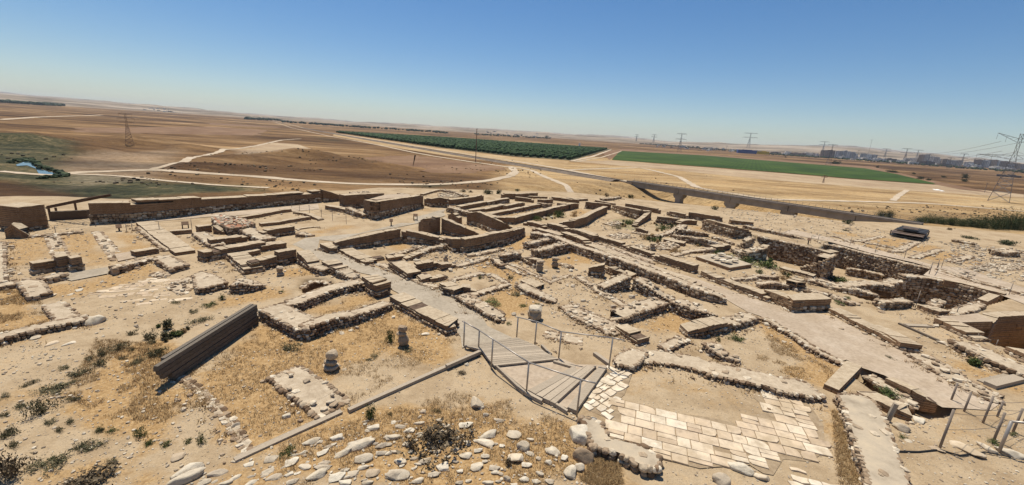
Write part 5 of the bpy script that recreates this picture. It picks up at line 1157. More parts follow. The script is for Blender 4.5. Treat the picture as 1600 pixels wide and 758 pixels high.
for c, p, w_, h_, l, m_ in [
    ('r', (555,285), 110, 95, 'rounded grey brown boulder alone on the gravel below the boardwalk', 'field_stone'),
    ('r', (583,300), 42, 35, 'small white stone touching the lone rounded boulder', 'pale_stone'),
    ('r', (613,345), 46, 36, 'white stone just below the lone rounded boulder', 'pale_stone'),
    ('r', (485,405), 110, 45, 'broken pale stone pair in the middle of the slope', 'pale_stone'),
    ('r', (625,465), 130, 50, 'wide low cream stone above the pinkish one', 'pale_stone'),
    ('r', (770,460), 112, 66, 'humped white stone with dark spots at the slope top', 'pale_stone'),
    ('r', (840,530), 100, 95, 'upright cream stone at the end of the dirt tongue', 'pale_stone'),
    ('r', (600,510), 130, 38, 'long pinkish stone beside the dark dead bush', 'slab_stone'),
    ('r', (790,600), 118, 66, 'smooth tan oval stone near the tumbled blocks', 'slab_stone'),
    ('r', (80,700), 165, 62, 'largest white flat stone at the bottom of the slope', 'pale_stone'),
    ('r', (1157,480), 135, 150, 'pale triangular boulder left of the cemented foundation', 'pale_stone'),
    ('r', (1165,372), 42, 48, 'small white stone under the handrail end post', 'pale_stone'),
    ('r', (1185,595), 155, 120, 'big grey boulder with a dark underside below the triangular boulder', 'field_stone'),
    ('r', (1078,600), 50, 80, 'white upright block among the tumbled blocks', 'pale_stone'),
    ('r', (1115,690), 95, 100, 'large angular white block at the bottom of the tumble', 'pale_stone'),
    ('r', (1165,660), 75, 65, 'grey white block leaning on the tumble', 'pale_stone'),
    ('r', (230,325), 50, 40, 'small tan stone in grass below the wooden kerb beam', 'slab_stone'),
    ('r', (495,40), 32, 36, 'narrow pale stone beside the wooden kerb beam end', 'pale_stone'),
    ('r', (385,178), 40, 22, 'small brown stone on the gravel below the beam', 'field_stone'),
    ('r', (690,375), 75, 26, 'flat yellowish stone sliver below the white stone', 'pale_stone'),
    ('q', (1270,425), 90, 40, 'domed white stone in straw beside the green tuft', 'pale_stone'),
    ('q', (1200,520), 210, 62, 'long pale grey slab stone in the straw', 'pale_stone'),
    ('q', (675,605), 95, 62, 'squarish cream stone left of a green tuft', 'pale_stone'),
    ('q', (785,625), 98, 60, 'squarish cream stone right of a green tuft', 'pale_stone'),
    ('q', (1280,690), 105, 62, 'dark grey pitted stone among pale ones', 'field_stone'),
    ('q', (1415,705), 175, 60, 'largest white stone of the lower slope', 'pale_stone'),
    ('q', (690,710), 115, 52, 'grey stained stone near the lower left edge', 'pale_stone'),
    ('q', (170,680), 190, 50, 'upper of two long cracked white stones at the lower left', 'pale_stone'),
    ('q', (150,725), 210, 52, 'lower of two long cracked white stones at the lower left', 'pale_stone'),
    ('q', (455,408), 60, 44, 'pale grey stone in the yard beside the cobble line', 'pale_stone'),
    ('q', (753,358), 58, 42, 'oval grey stone below the cobble wall stub', 'pale_stone'),
    ('q', (828,330), 30, 32, 'small white stone touching the cobble wall stub', 'pale_stone'),
    ('q', (603,468), 28, 22, 'tiny stone above the wooden beam', 'pale_stone'),
    ('q', (503,176), 28, 24, 'small dark cobble in the straw yard', 'field_stone'),
    ('q', (118,590), 90, 60, 'dark broken clod in a hole on the left slope', 'field_stone'),
    ('p', (658,238), 60, 28, 'white stone at the foot of the U shaped room', 'pale_stone'),
    ('p', (740,245), 38, 24, 'second pale stone at the foot of the U shaped room', 'pale_stone'),
    ('p', (790,225), 36, 22, 'third pale stone at the foot of the U shaped room', 'pale_stone'),
    ('p', (828,212), 34, 24, 'whitest stone at the foot of the U shaped room', 'pale_stone'),
    ('p', (748,470), 42, 26, 'white stone beside the left stone pillar', 'pale_stone'),
    ('p', (1258,248), 66, 26, 'flat rectangular stone near the long mudbrick wall', 'slab_stone'),
    ('h', (755,575), 155, 130, 'big white faceted boulder at the end of the left foreground wall', 'pale_stone'),
    ('h', (395,365), 85, 45, 'pinkish stone by the square wall end', 'slab_stone'),
    ('h', (625,325), 60, 26, 'grey flat stone on the left straw room floor', 'pale_stone'),
    ('h', (555,358), 46, 26, 'white oval stone on the left straw room floor', 'pale_stone'),
    ('h', (275,700), 80, 36, 'pale flat stone below the left foreground wall', 'pale_stone'),
    ('h', (400,750), 110, 26, 'flat tan stone row below the left foreground wall', 'slab_stone'),
    ('h', (545,748), 100, 26, 'second flat tan stone row below the left foreground wall', 'slab_stone'),
    ('i', (915,360), 70, 60, 'large grey boulder on top of the collapsed rubble wall', 'field_stone'),
    ('i', (850,410), 90, 60, 'tan boulder at the front of the collapsed rubble wall', 'slab_stone'),
    ('m', (487,395), 42, 48, 'white upright stone by the street kerb', 'pale_stone'),
    ('m', (512,418), 26, 28, 'small white stone by the street kerb', 'pale_stone'),
    ('m', (635,528), 42, 26, 'white stone on the brown strip of the dusty plot', 'pale_stone'),
    ('l', (442,485), 62, 44, 'rounded grey stone on the floor of the small room', 'field_stone'),
    ('k', (1262,188), 38, 26, 'white stone in the straw room behind the pillars', 'pale_stone'),
    ('k', (770,618), 50, 40, 'white stone beside the flat topped boulder', 'pale_stone'),
    ('k', (838,615), 36, 36, 'round grey stone beside the flat topped boulder', 'field_stone'),
    ('k', (925,520), 30, 26, 'small brown cobble above the flat topped boulder', 'field_stone'),
    ('j', (1015,188), 66, 26, 'flat white stone in the brown inner room', 'pale_stone'),
    ('u', (795,425), 100, 70, 'pale stone at the foot of the leaning timber post', 'pale_stone'),
    ('u', (890,372), 70, 40, 'pale stone below the smooth capped wall', 'pale_stone'),
    ('u', (1010,545), 90, 36, 'dark slab stone at the base of the fence post', 'field_stone'),
    ('u', (1180,545), 190, 56, 'long pinkish flat rock below the post and wire fence', 'slab_stone'),
    ('u', (1310,545), 120, 36, 'brown layered rock below the post and wire fence', 'field_stone'),
    ('u', (1450,575), 150, 46, 'cream rock at the right below the post and wire fence', 'pale_stone'),
    ('u', (835,495), 46, 26, 'small pale stone by the cement wall', 'pale_stone'),
    ('t', (880,735), 130, 120, 'grey pitted boulder at the bottom edge of the paving', 'pale_stone'),
    ('t', (975,660), 190, 70, 'pale bedrock lump standing out of the paving', 'pale_stone'),
    ('t', (1110,715), 110, 40, 'smooth tan stone at the lower paving edge', 'slab_stone'),
    ('s', (290,205), 10, 8, 'tiny pale pebble on the boardwalk fill', 'pale_stone'),
    ('n', (875,540), 90, 30, 'flat white slab stone at the head of the dry stone wall', 'slab_stone'),
    ('n', (175,225), 90, 60, 'brown eroded boulder beside the weedy trench', 'field_stone'),
    ('n', (385,290), 60, 40, 'dark pointed stone on the pale terrace', 'field_stone'),
    ('e', (335,318), 44, 20, 'flat stone below the slanting wall', 'slab_stone'),
    ('e', (1185,500), 70, 36, 'dark boulder on the end of the rounded wall', 'field_stone'),
    ('d', (610,590), 46, 30, 'white boulder under the great mudbrick front', 'pale_stone'),
    ('d', (1015,360), 34, 30, 'white block in the green yard', 'pale_stone'), ('d', (1070,355), 34, 34, 'second white block in the green yard', 'pale_stone'),
    ('d', (772,322), 30, 14, 'small white stone between store room walls', 'pale_stone'),
    ('d', (255,248), 24, 24, 'left white door block by the store rooms', 'pale_stone'), ('d', (305,248), 30, 22, 'right white door block by the store rooms', 'pale_stone')]:
    boulder(c, p, w_, h_, l, None, 'boulder' if w_*CR[c][2] > 14 else 'stone', m_, z=(-.35 if False else 0))

Wq = np.array([onz(*q, 0)[:2] for q in [(380,715),(470,690),(560,655),(700,650),(860,680),(880,740),(880,800),(300,800),(290,758)]])
k_ = 0
while k_ < 110:
    X_, Y_ = rng.uniform(290, 890), rng.uniform(650, 790); Pq_ = onz(X_, Y_, 0)
    if sdist(Wq, Pq_[:1], Pq_[1:2])[0] > 0: continue
    boulder('_', (X_, Y_), rng.uniform(5, 17), rng.uniform(3, 7), L1, G1); k_ += 1
for x, y, w_, h_ in [(905,452,50,18),(935,458,34,22),(880,446,20,8)]:
    X_, Y_ = px('z', (x, y)); Pt = onz(X_, Y_, PLAIN)
    o = bpy.data.objects.new('tarp', rockmesh(3, 'white_paint')); COL.objects.link(o); D_ = (Pt-CAM)@Fv; u_ = w_*.237*D_/F0/2
    o.location = tuple(Pt); o.scale = (u_, u_*.7, u_*.3); tag(o, {905: 'long white plastic sheet lying in the golden field', 935: 'crumpled white heap at the right of the plastic sheet', 880: 'small white scrap left of the plastic sheet'}[x], 'plastic sheet')
# cairns and stone pillars
def cairn(label, c, base, layers, material='field_stone', name='stone_pillar', z=0.0):
    """layers from below: (width px, height px, flatness)"""
    s = CR[c][2]; P = onz(*px(c, base), z); d = (P-CAM)@Fv; k = s*d/F0
    dep = math.atan2(CAM_H-z, np.hypot(P[0], P[1])); zz = z
    root = tag(empty(name, tuple(P)), label, 'cairn', 'standing stone pillars of the ruin')
    for i, (w_, h_, mt) in enumerate(layers):
        hh = h_*k/math.cos(dep)*1.0; hw = w_*k/2
        mb = MB(); stones(mb, [(rng.uniform(-.03, .03), rng.uniform(-.03, .03), zz-z+hh/2)], [(hw, hw*.85, hh*.56)], np.array([rng.uniform(-.5, .5)]), 2, 0, rng.uniform(.45, .75), .06, False)
        mb.build(['base_stone', 'middle_stone', 'middle_stone', 'top_stone', 'top_stone'][i if i < len(layers)-1 else 4], MT[mt or material], root)
        zz += hh*.97
cairn('two piece stone pillar beside the green tuft in the straw yard', 'p', (1112,318), [(72,62,None),(66,26,None),(58,34,None)])
cairn('three tier stone pillar on bare ground in the straw yard', 'p', (672,470), [(112,32,None),(84,34,None),(76,50,None)])
cairn('dark stacked stone pillar at the yard corner', 'k', (975,275), [(62,50,None),(60,24,None),(64,20,None)])
cairn('right one of two close stone pillars before the straw room', 'k', (1093,245), [(56,46,None),(54,22,None),(60,20,None)])
cairn('flat topped big boulder on a dark base above the handrail', 'k', (935,648), [(118,66,None),(110,34,'pale_stone')], name='capped_boulder')
cairn('small stone pillar in front of the twin roomed house', 'i', (1200,305), [(60,26,None),(44,26,None),(58,20,None)])
cairn('low mudbrick coloured pillar near the main street wall', 'l', (600,105), [(50,24,None),(42,20,None),(46,12,None)])
cairn('small dark stone stack among the crumbling rooms', 'k', (235,195), [(44,36,None),(30,20,None)])
cairn('short stone stack by the long retaining wall head', 'd', (1035,560), [(44,30,None),(34,16,'pale_stone')])
# stone platform with trough
slab('dark sided square stone platform beside the main street', 'M', 'e', [(948,660),(1215,750),(1390,722),(1190,655),(1060,640)], 28, name='stone_platform', cat='platform', top_mat='concrete')
rt = tag(empty('stone_trough', tuple(onz(*px('e', (1170,690)), .45))), 'broken ring of pale stones with a block inside on the platform', 'trough')
ZP = .42
for x, y, w_, h_, nm in [(1085,655,60,30,'rim_stone'),(1120,675,60,36,'rim_stone'),(1160,690,60,40,'rim_stone'),(1205,700,70,34,'rim_stone'),(1250,690,60,34,'rim_stone'),(1262,672,50,30,'rim_stone'),(1150,642,70,24,'rim_stone'),(1200,668,72,40,'block')]:
    b_ = boulder('e', (x, y), w_, h_, None, None, nm, 'pale_stone', z=ZP)
    del b_['category']
    b_.parent = rt; b_.location = Vector(b_.location)-rt.location

# ================================================================== timber
def upright(c, base, top, zf=0.0):
    B = onz(*px(c, base), zf); ty = px(c, top)[1]; lo, hi = .01, 6
    for _ in range(30):
        m_ = (lo+hi)/2
        if proj((B[0], B[1], zf+m_))[1] > ty: lo = m_
        else: hi = m_
    return B, B+np.array([0, 0, lo])
def quadplank(parent, c, q, z, th, material='grey_wood', name='plank', t=.5, zz=None):
    P = [onz(*px(c, p_), z)[:2] for p_ in q]
    mb = MB(); ctr = np.mean(P, 0); mb.prism([p_-np.array(parent.location[:2]) for p_ in P], z-th-parent.location[2], z-parent.location[2], 0, 0, t)
    return mb.build(name, MT[material], parent)
rt = tag(empty('boardwalk', tuple(onz(*px('s', (450,400)), 0))), 'weathered grey plank boardwalk curving down between two steel handrails', 'boardwalk')
Lft = np.array([(100,280),(205,308),(235,345),(290,405)]); Rgt = np.array([(430,228),(560,282),(610,322),(690,362)])
def lerp(A, t):
    s = np.linspace(0, 1, len(A)); return np.array([np.interp(t, s, A[:, 0]), np.interp(t, s, A[:, 1])])
nP = 15
for i in range(nP):
    a, b_ = i/nP, (i+.9)/nP
    quadplank(rt, 's', [lerp(Lft, a), lerp(Rgt, a), lerp(Rgt, b_), lerp(Lft, b_)], .14-.004*(i % 2), .06, t=rng.uniform(.2, 1))
for q in [[(500,555),(545,580),(810,428),(780,408)], [(590,604),(634,622),(905,410),(868,403)], [(548,583),(588,600),(864,404),(815,425)], [(745,662),(800,684),(992,412),(945,402)], [(636,625),(668,640),(925,404),(908,408)]]:
    quadplank(rt, 's', q, .15, .14, t=rng.uniform(.3, 1))
for q in [[(278,385),(310,405),(484,560),(470,570)], [(470,566),(490,556),(590,612),(584,624)], [(636,622),(650,616),(748,678),(742,688)], [(655,376),(665,370),(795,405),(790,416)], [(578,272),(590,270),(650,330),(640,336)], [(905,322),(925,318),(1010,375),(1000,390)]]:
    quadplank(rt, 's', q, .13, .12, t=rng.uniform(.2, .8), name='edge_board')
sheet('boardwalk_fill', 'gravel fill between the boardwalk planks', [(290,400),(690,360),(800,405),(905,405),(990,410),(800,690),(745,680),(480,560)], c='s', z=0, up=.05, material='path_grit')
def handrail(label, c, posts, ext, r=.028, zf=.05, mat_='steel', name='handrail', wires=None, wr=.024, cat='handrail', group=None, plates=True):
    Bs = [upright(c, b_, t_, zf) for b_, t_ in posts]; o0 = Bs[0][0]
    root = tag(empty(name, tuple(o0)), label, cat, group)
    for B, T in Bs:
        mb = MB(); mb.bar(B-o0-np.array([0, 0, .15]), T-o0, r, 8, smooth=True); mb.build('post', MT[mat_], root)
    tops = [T for B, T in Bs]
    if ext:
        for e, at in ((ext[0], 0), (ext[1], -1)):
            if e is not None:
                Z = tops[at][2]; Q_ = onz(*px(c, e), Z)
                tops = [Q_]+tops if at == 0 else tops+[Q_]
    if wires is None: wires = (1.0,)
    for f in wires:
        mb = MB()
        for i in range(len(tops)-1):
            if f == 1.0: mb.bar(tops[i]-o0, tops[i+1]-o0, wr, 8, smooth=True)
            else:
                a = Bs[i][0]*(1-f)+Bs[i][1]*f if i < len(Bs) else None; b_ = Bs[i+1][0]*(1-f)+Bs[i+1][1]*f if i+1 < len(Bs) else None
                if a is None or b_ is None: continue
                for k in range(6):
                    u0, u1 = k/6, (k+1)/6; sg = lambda u: -.05*4*u*(1-u)*np.array([0, 0, 1.])
                    mb.bar(a+(b_-a)*u0+sg(u0)-o0, a+(b_-a)*u1+sg(u1)-o0, wr, 4)
        mb.build('rail' if f == 1.0 and wr > .015 else 'rope', MT[mat_ if f == 1.0 and wr > .015 else 'wire'], root)
    return root
handrail('near steel handrail with five posts along the boardwalk', 's', [((98,276),(98,133)),((190,300),(190,185)),((270,418),(273,240)),((488,580),(497,385)),((803,712),(832,492))], ((90,128),(925,515)))
handrail('far steel handrail with four posts along the boardwalk', 's', [((428,225),(428,103)),((541,275),(547,130)),((690,358),(703,193)),((1003,418),(1028,232))], ((420,98),(1100,247)))
def beam(label, c, a, b_, z, wid, th, material='grey_wood', name='wooden_beam', cat='beam', n=1):
    A = onz(*px(c, a), z); B = onz(*px(c, b_), z); L = np.linalg.norm(B-A); mb = MB()
    o = (A+B)/2; mb.box((0, 0, -th/2+.0), (L, wid, th), 0, 0, .6); mb.box((L*.02, wid*.85, -th*.75), (L*.96, wid*.6, th*.5), 0, 0, .3)
    ob = mb.build(name, MT[material]); ob.location = tuple(o); ob.rotation_euler = (0, 0, math.atan2(B[1]-A[1], B[0]-A[0]))
    return tag(ob, label, cat)
beam('long grey timber kerb running up to the boardwalk', 'p', (775,715), (1600,350), .12, .14, .14)
beam('pale sunken timber kerb meeting the foot of the cobble wall stub', 'q', (445,602), (1085,312), .07, .16, .1)
beam('short timber beam leaning on the left end of the boardwalk', 's', (-10,400), (200,310), .2, .12, .12)
beam('pale plank lying on the upper right terrace', 'n', (590,392), (800,400), .06, .2, .06)
beam('thin dark plank edging on the right terrace', 'n', (530,375), (840,510), .08, .12, .08, 'dark_wood')
beam('pale timber sill at the right edge above the straw', 'u', (1330,150), (1560,95), .15, .35, .2)
# timber retaining wall
hT = hsolve(401, 476, 29, 0)
A = onz(250, 570, hT); B = onz(401, 476, hT)
o0 = np.array([A[0], A[1], 0]); root = tag(empty('timber_wall', tuple(o0)), 'dark stacked timber beam wall standing on the left slope', 'wall')
dv = (B-A)[:2]; Lw = np.linalg.norm(dv); dv /= Lw; nv = np.array([-dv[1], dv[0]]); nv = nv if nv@A[:2] > 0 else -nv; rz = math.atan2(dv[1], dv[0])
nb = 5; bh_ = hT/nb
for r in range(nb+1):
    for q in range(2):
        z = hT-bh_*(r+.5)+(.0 if q == 0 else .02); l0 = .14*max(0, r-1)+rng.uniform(-.08, .08)+(.35 if (q == 1 and r == 0) else 0); l1 = Lw+rng.uniform(-.05, .05)
        cx = (l0+l1)/2; m2 = MB(); m2.box((0, 0, 0), (l1-l0, .13, bh_*.88), 0, 0, rng.uniform(.1, .9))
        ob = m2.build('beam', MT['worn_wood' if (r == 0 or q == 1) else 'dark_wood'], root)
        ob.location = (dv[0]*cx+nv[0]*(.07+q*.15+rng.uniform(-.015, .015)), dv[1]*cx+nv[1]*(.07+q*.15), z); ob.rotation_euler = (0, 0, rz)
# pergola
Bs = [upright('a', (402,372), (380,275)), upright('a', (452,345), (436,275)), upright('a', (606,318), (588,240)), upright('a', (712,400), (690,215))]
o0 = Bs[0][0]; root = tag(empty('shade_shelter', tuple(o0)), 'dark wooden shade shelter between gate tower and long outer wall', 'shelter')
ends = [Bs[0][1]+(Bs[0][1]-Bs[3][1])*.05, Bs[3][1]]
for B, T in Bs[:3]:
    mb = MB(); mb.bar(B-o0-np.array([0, 0, .2]), T-o0, .07, 4); mb.build('post', MT['brown_wood'], root)
mb = MB(); mb.bar(ends[0]-o0, ends[1]-o0, .09, 4); mb.build('front_beam', MT['brown_wood'], root)
bk = np.array([-.3, 2.2, 0.0])
mb = MB(); mb.bar(ends[0]-o0+bk, ends[1]-o0+bk, .08, 4); mb.build('rear_beam', MT['brown_wood'], root)
for k in range(9):
    q = ends[0]+(ends[1]-ends[0])*(k+.5)/9-o0; mb = MB(); mb.bar(q+np.array([0, -.1, .1]), q+bk+np.array([0, .1, .1]), .05, 4); mb.build('rafter', MT['brown_wood'], root)
m0, m1 = onz(*px('a', (398,378)), 0)-o0, onz(*px('a', (690,362)), 0)-o0
mb = MB(); mb.prism([m0[:2], m1[:2], m1[:2]+[-.1, .35], m0[:2]+[-.1, .35]], -.1, .62, 0, 0); mb.build('shade_panel', MT['dark_wood'], root)  # low dark panel standing in for the shaded opening under the shelter

# ================================================================== signs and rope fences
def lectern(label, c, base, top, wpx, two=False, material='dark_metal', name='info_sign', frame=False):
    B, T = upright(c, base, top); s = CR[c][2]; k = s*((B-CAM)@Fv)/F0; hgt = T[2]-B[2]; wd = wpx*k
    root = tag(empty(name, tuple(B), -math.atan2(B[0], B[1])), label, 'sign', 'information signs in the ruin')
    for x in ((-wd*.4, wd*.4) if two else (0,)):
        mb = MB(); mb.bar((x, 0, -.1), (x, 0, hgt*.95), .035 if two else .05, 6); mb.build('post', MT[material], root)
    mb = MB(); mb.box((0, 0, hgt*(.93 if not frame else .9)), (wd, .38, .04), 0, 0, .5, R_(25)); mb.build('panel', MT['brown_wood'], root)
    if frame: mb = MB(); mb.bar((-wd*.45, 0, hgt*.15), (wd*.45, 0, hgt*.15), .03, 4); mb.build('crossbar', MT[material], root)
lectern('two legged dark sign on the ledge before the outer wall', 'b', (455,440), (455,396), 46, True)
lectern('small tilted sign above the left straw strips', 'a', (943,460), (940,420), 36)
lectern('single post sign in the middle of the grey street', 'c', (815,420), (817,372), 26)
lectern('framed sign at the right side of the street bend', 'c', (1006,375), (1005,330), 34, True, frame=True)
lectern('dark lectern sign on the path above the pits', 'f', (820,415), (822,370), 22)
rf = lambda lab, c, ps, wires=(.9, .5): handrail(lab, c, ps, None, .018, 0, 'rust_post', 'rope_fence', wires, .006, 'fence', 'thin rope fences beside the paths')
rf('thin rope fence in front of the gate tower', 'a', [((440,475),(430,415)),((757,425),(745,382)),((1000,458),(990,402)),((1045,450),(1022,388))])
rf('thin rope fence on the ledge beside the two legged sign', 'b', [((250,462),(238,384)),((505,445),(500,366))])
rf('thin rope fence behind the long narrow room', 'c', [((28,275),(22,250)),((92,300),(88,252)),((170,318),(166,256)),((265,352),(262,282)),((352,375),(347,300)),((460,400),(456,322))])
rf('thin rope fence along the path above the pits', 'f', [((590,355),(602,285)),((735,400),(733,380)),((840,400),(848,350)),((895,400),(912,332)),((965,340),(972,310)),((1150,425),(1170,352)),((1350,480),(1375,395))])
rf('thin rope fence beside the pale foundation strips', 'g', [((340,480),(364,395)),((568,530),(588,438)),((825,612),(852,520)),((862,600),(876,520)),((1062,692),(1076,632)),((1250,550),(1262,500))])
rf('leaning post line around the deep pit corner', 'n', [((655,262),(700,122)),((980,312),(1002,242))], (.9,))
rf('short post line at the upper right street edge', 'n', [((1395,158),(1430,62)),((1560,200),(1590,105))], (.9,))
rf('two stakes beside the cistern room', 'n', [((1145,498),(1160,460)),((1296,555),(1302,510))], (.9,))
handrail('bent pipe rail at the ramp beside the pit', 'g', [((765,652),(815,560)),((835,600),(872,566))], None, .025, 0, 'rust_post', 'pipe_rail', (1.0,), .02)
handrail('wire fence of four posts nearest the lower right corner', 'u', [((1025,540),(1115,308)),((1350,490),(1418,325)),((1465,440),(1540,300))], None, .032, 0, 'rust_post', 'wire_fence', (.92, .5), .006, 'fence')
handrail('wire fence behind it with slanting posts and one pipe rail', 'u', [((1095,252),(1135,148)),((1172,318),(1207,205)),((1285,386),(1350,225)),((1370,350),(1460,255)),((1530,380),(1600,240))], None, .03, 0, 'rust_post', 'wire_fence', (.92, .5), .006, 'fence')
handrail('steel pipe barrier cut by the right edge of the picture', 'u', [((1380,562),(1450,378)),((1600,600),(1680,400))], None, .04, 0, 'steel', 'pipe_barrier', (1.0,), .035, 'fence')
B, T = upright('u', (712,378), (760,270)); mb = MB(); mb.bar(B-B, T-B+np.array([.1, .0, 0]), .075, 6); ob = mb.build('timber_post', MT['grey_wood']); ob.location = tuple(B); tag(ob, 'thick short grey timber post beside the cement capped wall', 'post')
P0 = [onz(*px('u', q), .04) for q in [(780,555),(900,558),(1030,545),(1090,565),(1150,580),(1300,560),(1450,590)]]
mb = MB()
for i in range(len(P0)-1): mb.bar(P0[i]-P0[0], P0[i+1]-P0[0], .02, 6)
ob = mb.build('cable', MT['black_hose']); ob.location = tuple(P0[0]); tag(ob, 'dark cable lying on the ground below the wire fence', 'cable')

# metal cover over the excavation at the right
rt = tag(empty('metal_cover', tuple(onz(*px('g', (610,340)), .3))), 'low stack of dark corrugated sheets covering an excavation', 'cover')
def panel(nm, q, z, th, m_, n=9):
    P = [onz(*px('g', p_), z)-np.array(rt.location) for p_ in q]; mb = MB()
    for i in range(n):
        a = P[0]+(P[3]-P[0])*i/n; b_ = P[1]+(P[2]-P[1])*i/n; c_ = P[1]+(P[2]-P[1])*(i+.8)/n; d_ = P[0]+(P[3]-P[0])*(i+.8)/n
        zz = .03*(i % 2); mb.prism([a[:2], b_[:2], c_[:2], d_[:2]], a[2]-th, a[2]+zz, 0, 0)
    mb.build(nm, MT[m_], rt)
panel('sheet', [(455,335),(712,382),(765,330),(520,290)], .12, .1, 'dark_metal', 5)
panel('sheet', [(460,315),(718,358),(765,315),(520,280)], .5, .05, 'sheet_metal', 6)
panel('sheet', [(500,290),(745,330),(770,300),(560,265)], .75, .05, 'dark_metal', 6)
panel('top_sheet', [(556,282),(678,300),(690,288),(568,270)], 1.0, .06, 'sheet_metal', 3)
for q in [(460,328),(712,372),(760,335)]:
    a = onz(*px('g', q), .1)-np.array(rt.location); mb = MB(); mb.bar(a-np.array([0, 0, .3]), a+np.array([0, 0, .4]), .05, 4); mb.build('support', MT['dark_metal'], rt)
# ================================================================== railway and bridge
Pr = np.array([onz(*q, PLAIN+1)[:2] for q in [(967,281),(900,270),(850,262),(790,254),(742,247),(680,237),(600,223),(540,212),(480,201),(430,192),(398,186)]])
sg = np.r_[0, np.cumsum(np.linalg.norm(np.diff(Pr, axis=0), axis=1))]; n = 80; ss = np.linspace(0, sg[-1], n)
Qr = np.c_[np.interp(ss, sg, Pr[:, 0]), np.interp(ss, sg, Pr[:, 1])]
for _ in range(4): Qr[1:-1] = (Qr[:-2]+2*Qr[1:-1]+Qr[2:])/4
Tt = np.gradient(Qr, axis=0); Tt /= np.linalg.norm(Tt, axis=1)[:, None]; Nr = np.c_[-Tt[:, 1], Tt[:, 0]]
mb = MB(); z1 = PLAIN+1.0
rows = [(Qr+Nr*7, z1-1.3), (Qr+Nr*3, z1), (Qr-Nr*3, z1), (Qr-Nr*7, z1-1.3)]
V = np.vstack([np.c_[a, np.full(n, z)] for a, z in rows])
f = []; mm = []
for r in range(3):
    for i in range(n-1): f.append([r*n+i, r*n+i+1, (r+1)*n+i+1, (r+1)*n+i][::1]); mm.append(0 if r == 1 else 1)
mb.add(V, f, mm); o = mb.build('railway', [MT['ballast'], MT['ballast']]); tag(o, 'dark ballast railway embankment running straight to the far left horizon', 'railway', kind='structure')
for sd in (-.75, .75):
    mb = MB()
    for i in range(n-1):
        a = Qr[i]+Nr[i]*sd; b_ = Qr[i+1]+Nr[i+1]*sd; mb.bar((*a, z1+.1), (*b_, z1+.1), .08, 4)
    tag(mb.build('rail_line', MT['dark_metal']), 'steel rail line fixed on the railway ballast', 'rail', kind='structure')
A3 = np.array([*RAIL0, PLAIN+1]); B3 = np.array([*RAIL1, PLAIN+1]); d3 = B3-A3; Lb = np.linalg.norm(d3); u3 = d3/Lb
n3 = np.array([-u3[1], u3[0], 0]); n3 = n3 if n3@A3 > 0 else -n3
root = tag(empty('railway_bridge', tuple(A3), math.atan2(u3[1], u3[0])), 'long low concrete railway bridge over the dry wadi on hammerhead piers', 'bridge')
sy = 1 if (np.array([-u3[1], u3[0], 0])@n3) > 0 else -1
def bb(nm, x0, x1, y0, y1, za, zb, m_='bridge_concrete'):
    mb = MB(); mb.box(((x0+x1)/2, sy*(y0+y1)/2, (za+zb)/2), (x1-x0, abs(y1-y0), zb-za)); return mb.build(nm, MT[m_], root)
L1_, nsp = Lb+6, 6
sp = [8, 34, 58, 80, 101, 121, L1_]
for i in range(len(sp)-1): bb('girder', sp[i]+.1, sp[i+1]-.1, .5, 4.6, -2.6+.0*i, -.45)
bb('deck', 5, L1_, 0, 5.2, -.45, -.05)
bb('parapet', 5, L1_, 0, .22, -.048, .28); bb('parapet', 5, L1_, 4.98, 5.2, -.048, .28)
bb('track_bed', 5, L1_, 1.2, 4.0, -.046, .12, 'ballast')
mb = MB()
for k in range(int(L1_/2.2)):
    x = 6+k*2.2
    mb.bar((x, sy*5.1, .2), (x, sy*5.1, 1.35), .05, 4)
mb.bar((6, sy*5.1, 1.3), (L1_, sy*5.1, 1.3), .04, 4); mb.bar((6, sy*5.1, .8), (L1_, sy*5.1, .8), .03, 4); mb.build('railing', MT['pylon_steel'], root)
for x in sp[1:-1]:
    mb = MB(); prof = [(-2.4,-2.62),(2.4,-2.62),(2.6,-3.6),(1.9,-4.4),(1.25,-4.9),(1.25,-9),(-1.25,-9),(-1.25,-4.9),(-1.9,-4.4),(-2.6,-3.6)]
    V = [(px_+x, sy*.9, z) for px_, z in prof]+[(px_+x, sy*4.2, z) for px_, z in prof]; k = len(prof)
    fc = [[i, (i+1) % k, k+(i+1) % k, k+i] for i in range(k)]+[list(range(k))[::-1], list(range(k, 2*k))]
    mb.add(V, fc); ob = mb.build('pier', MT['bridge_concrete'], root)
    bm_ = bmesh.new(); bm_.from_mesh(ob.data); bmesh.ops.recalc_face_normals(bm_, faces=bm_.faces[:]); bm_.to_mesh(ob.data); bm_.free()
# wedge shaped abutment
mb = MB(); mb.add([(-4,0,-.3),(8.1,0,-.3),(8.1,0,-2.9),(-4,sy*5.2,-.3),(8.1,sy*5.2,-.3),(8.1,sy*5.2,-2.9)], [[0,2,1],[3,4,5],[0,1,4,3],[1,2,5,4],[2,0,3,5]]); mb.build('abutment', MT['concrete'], root)

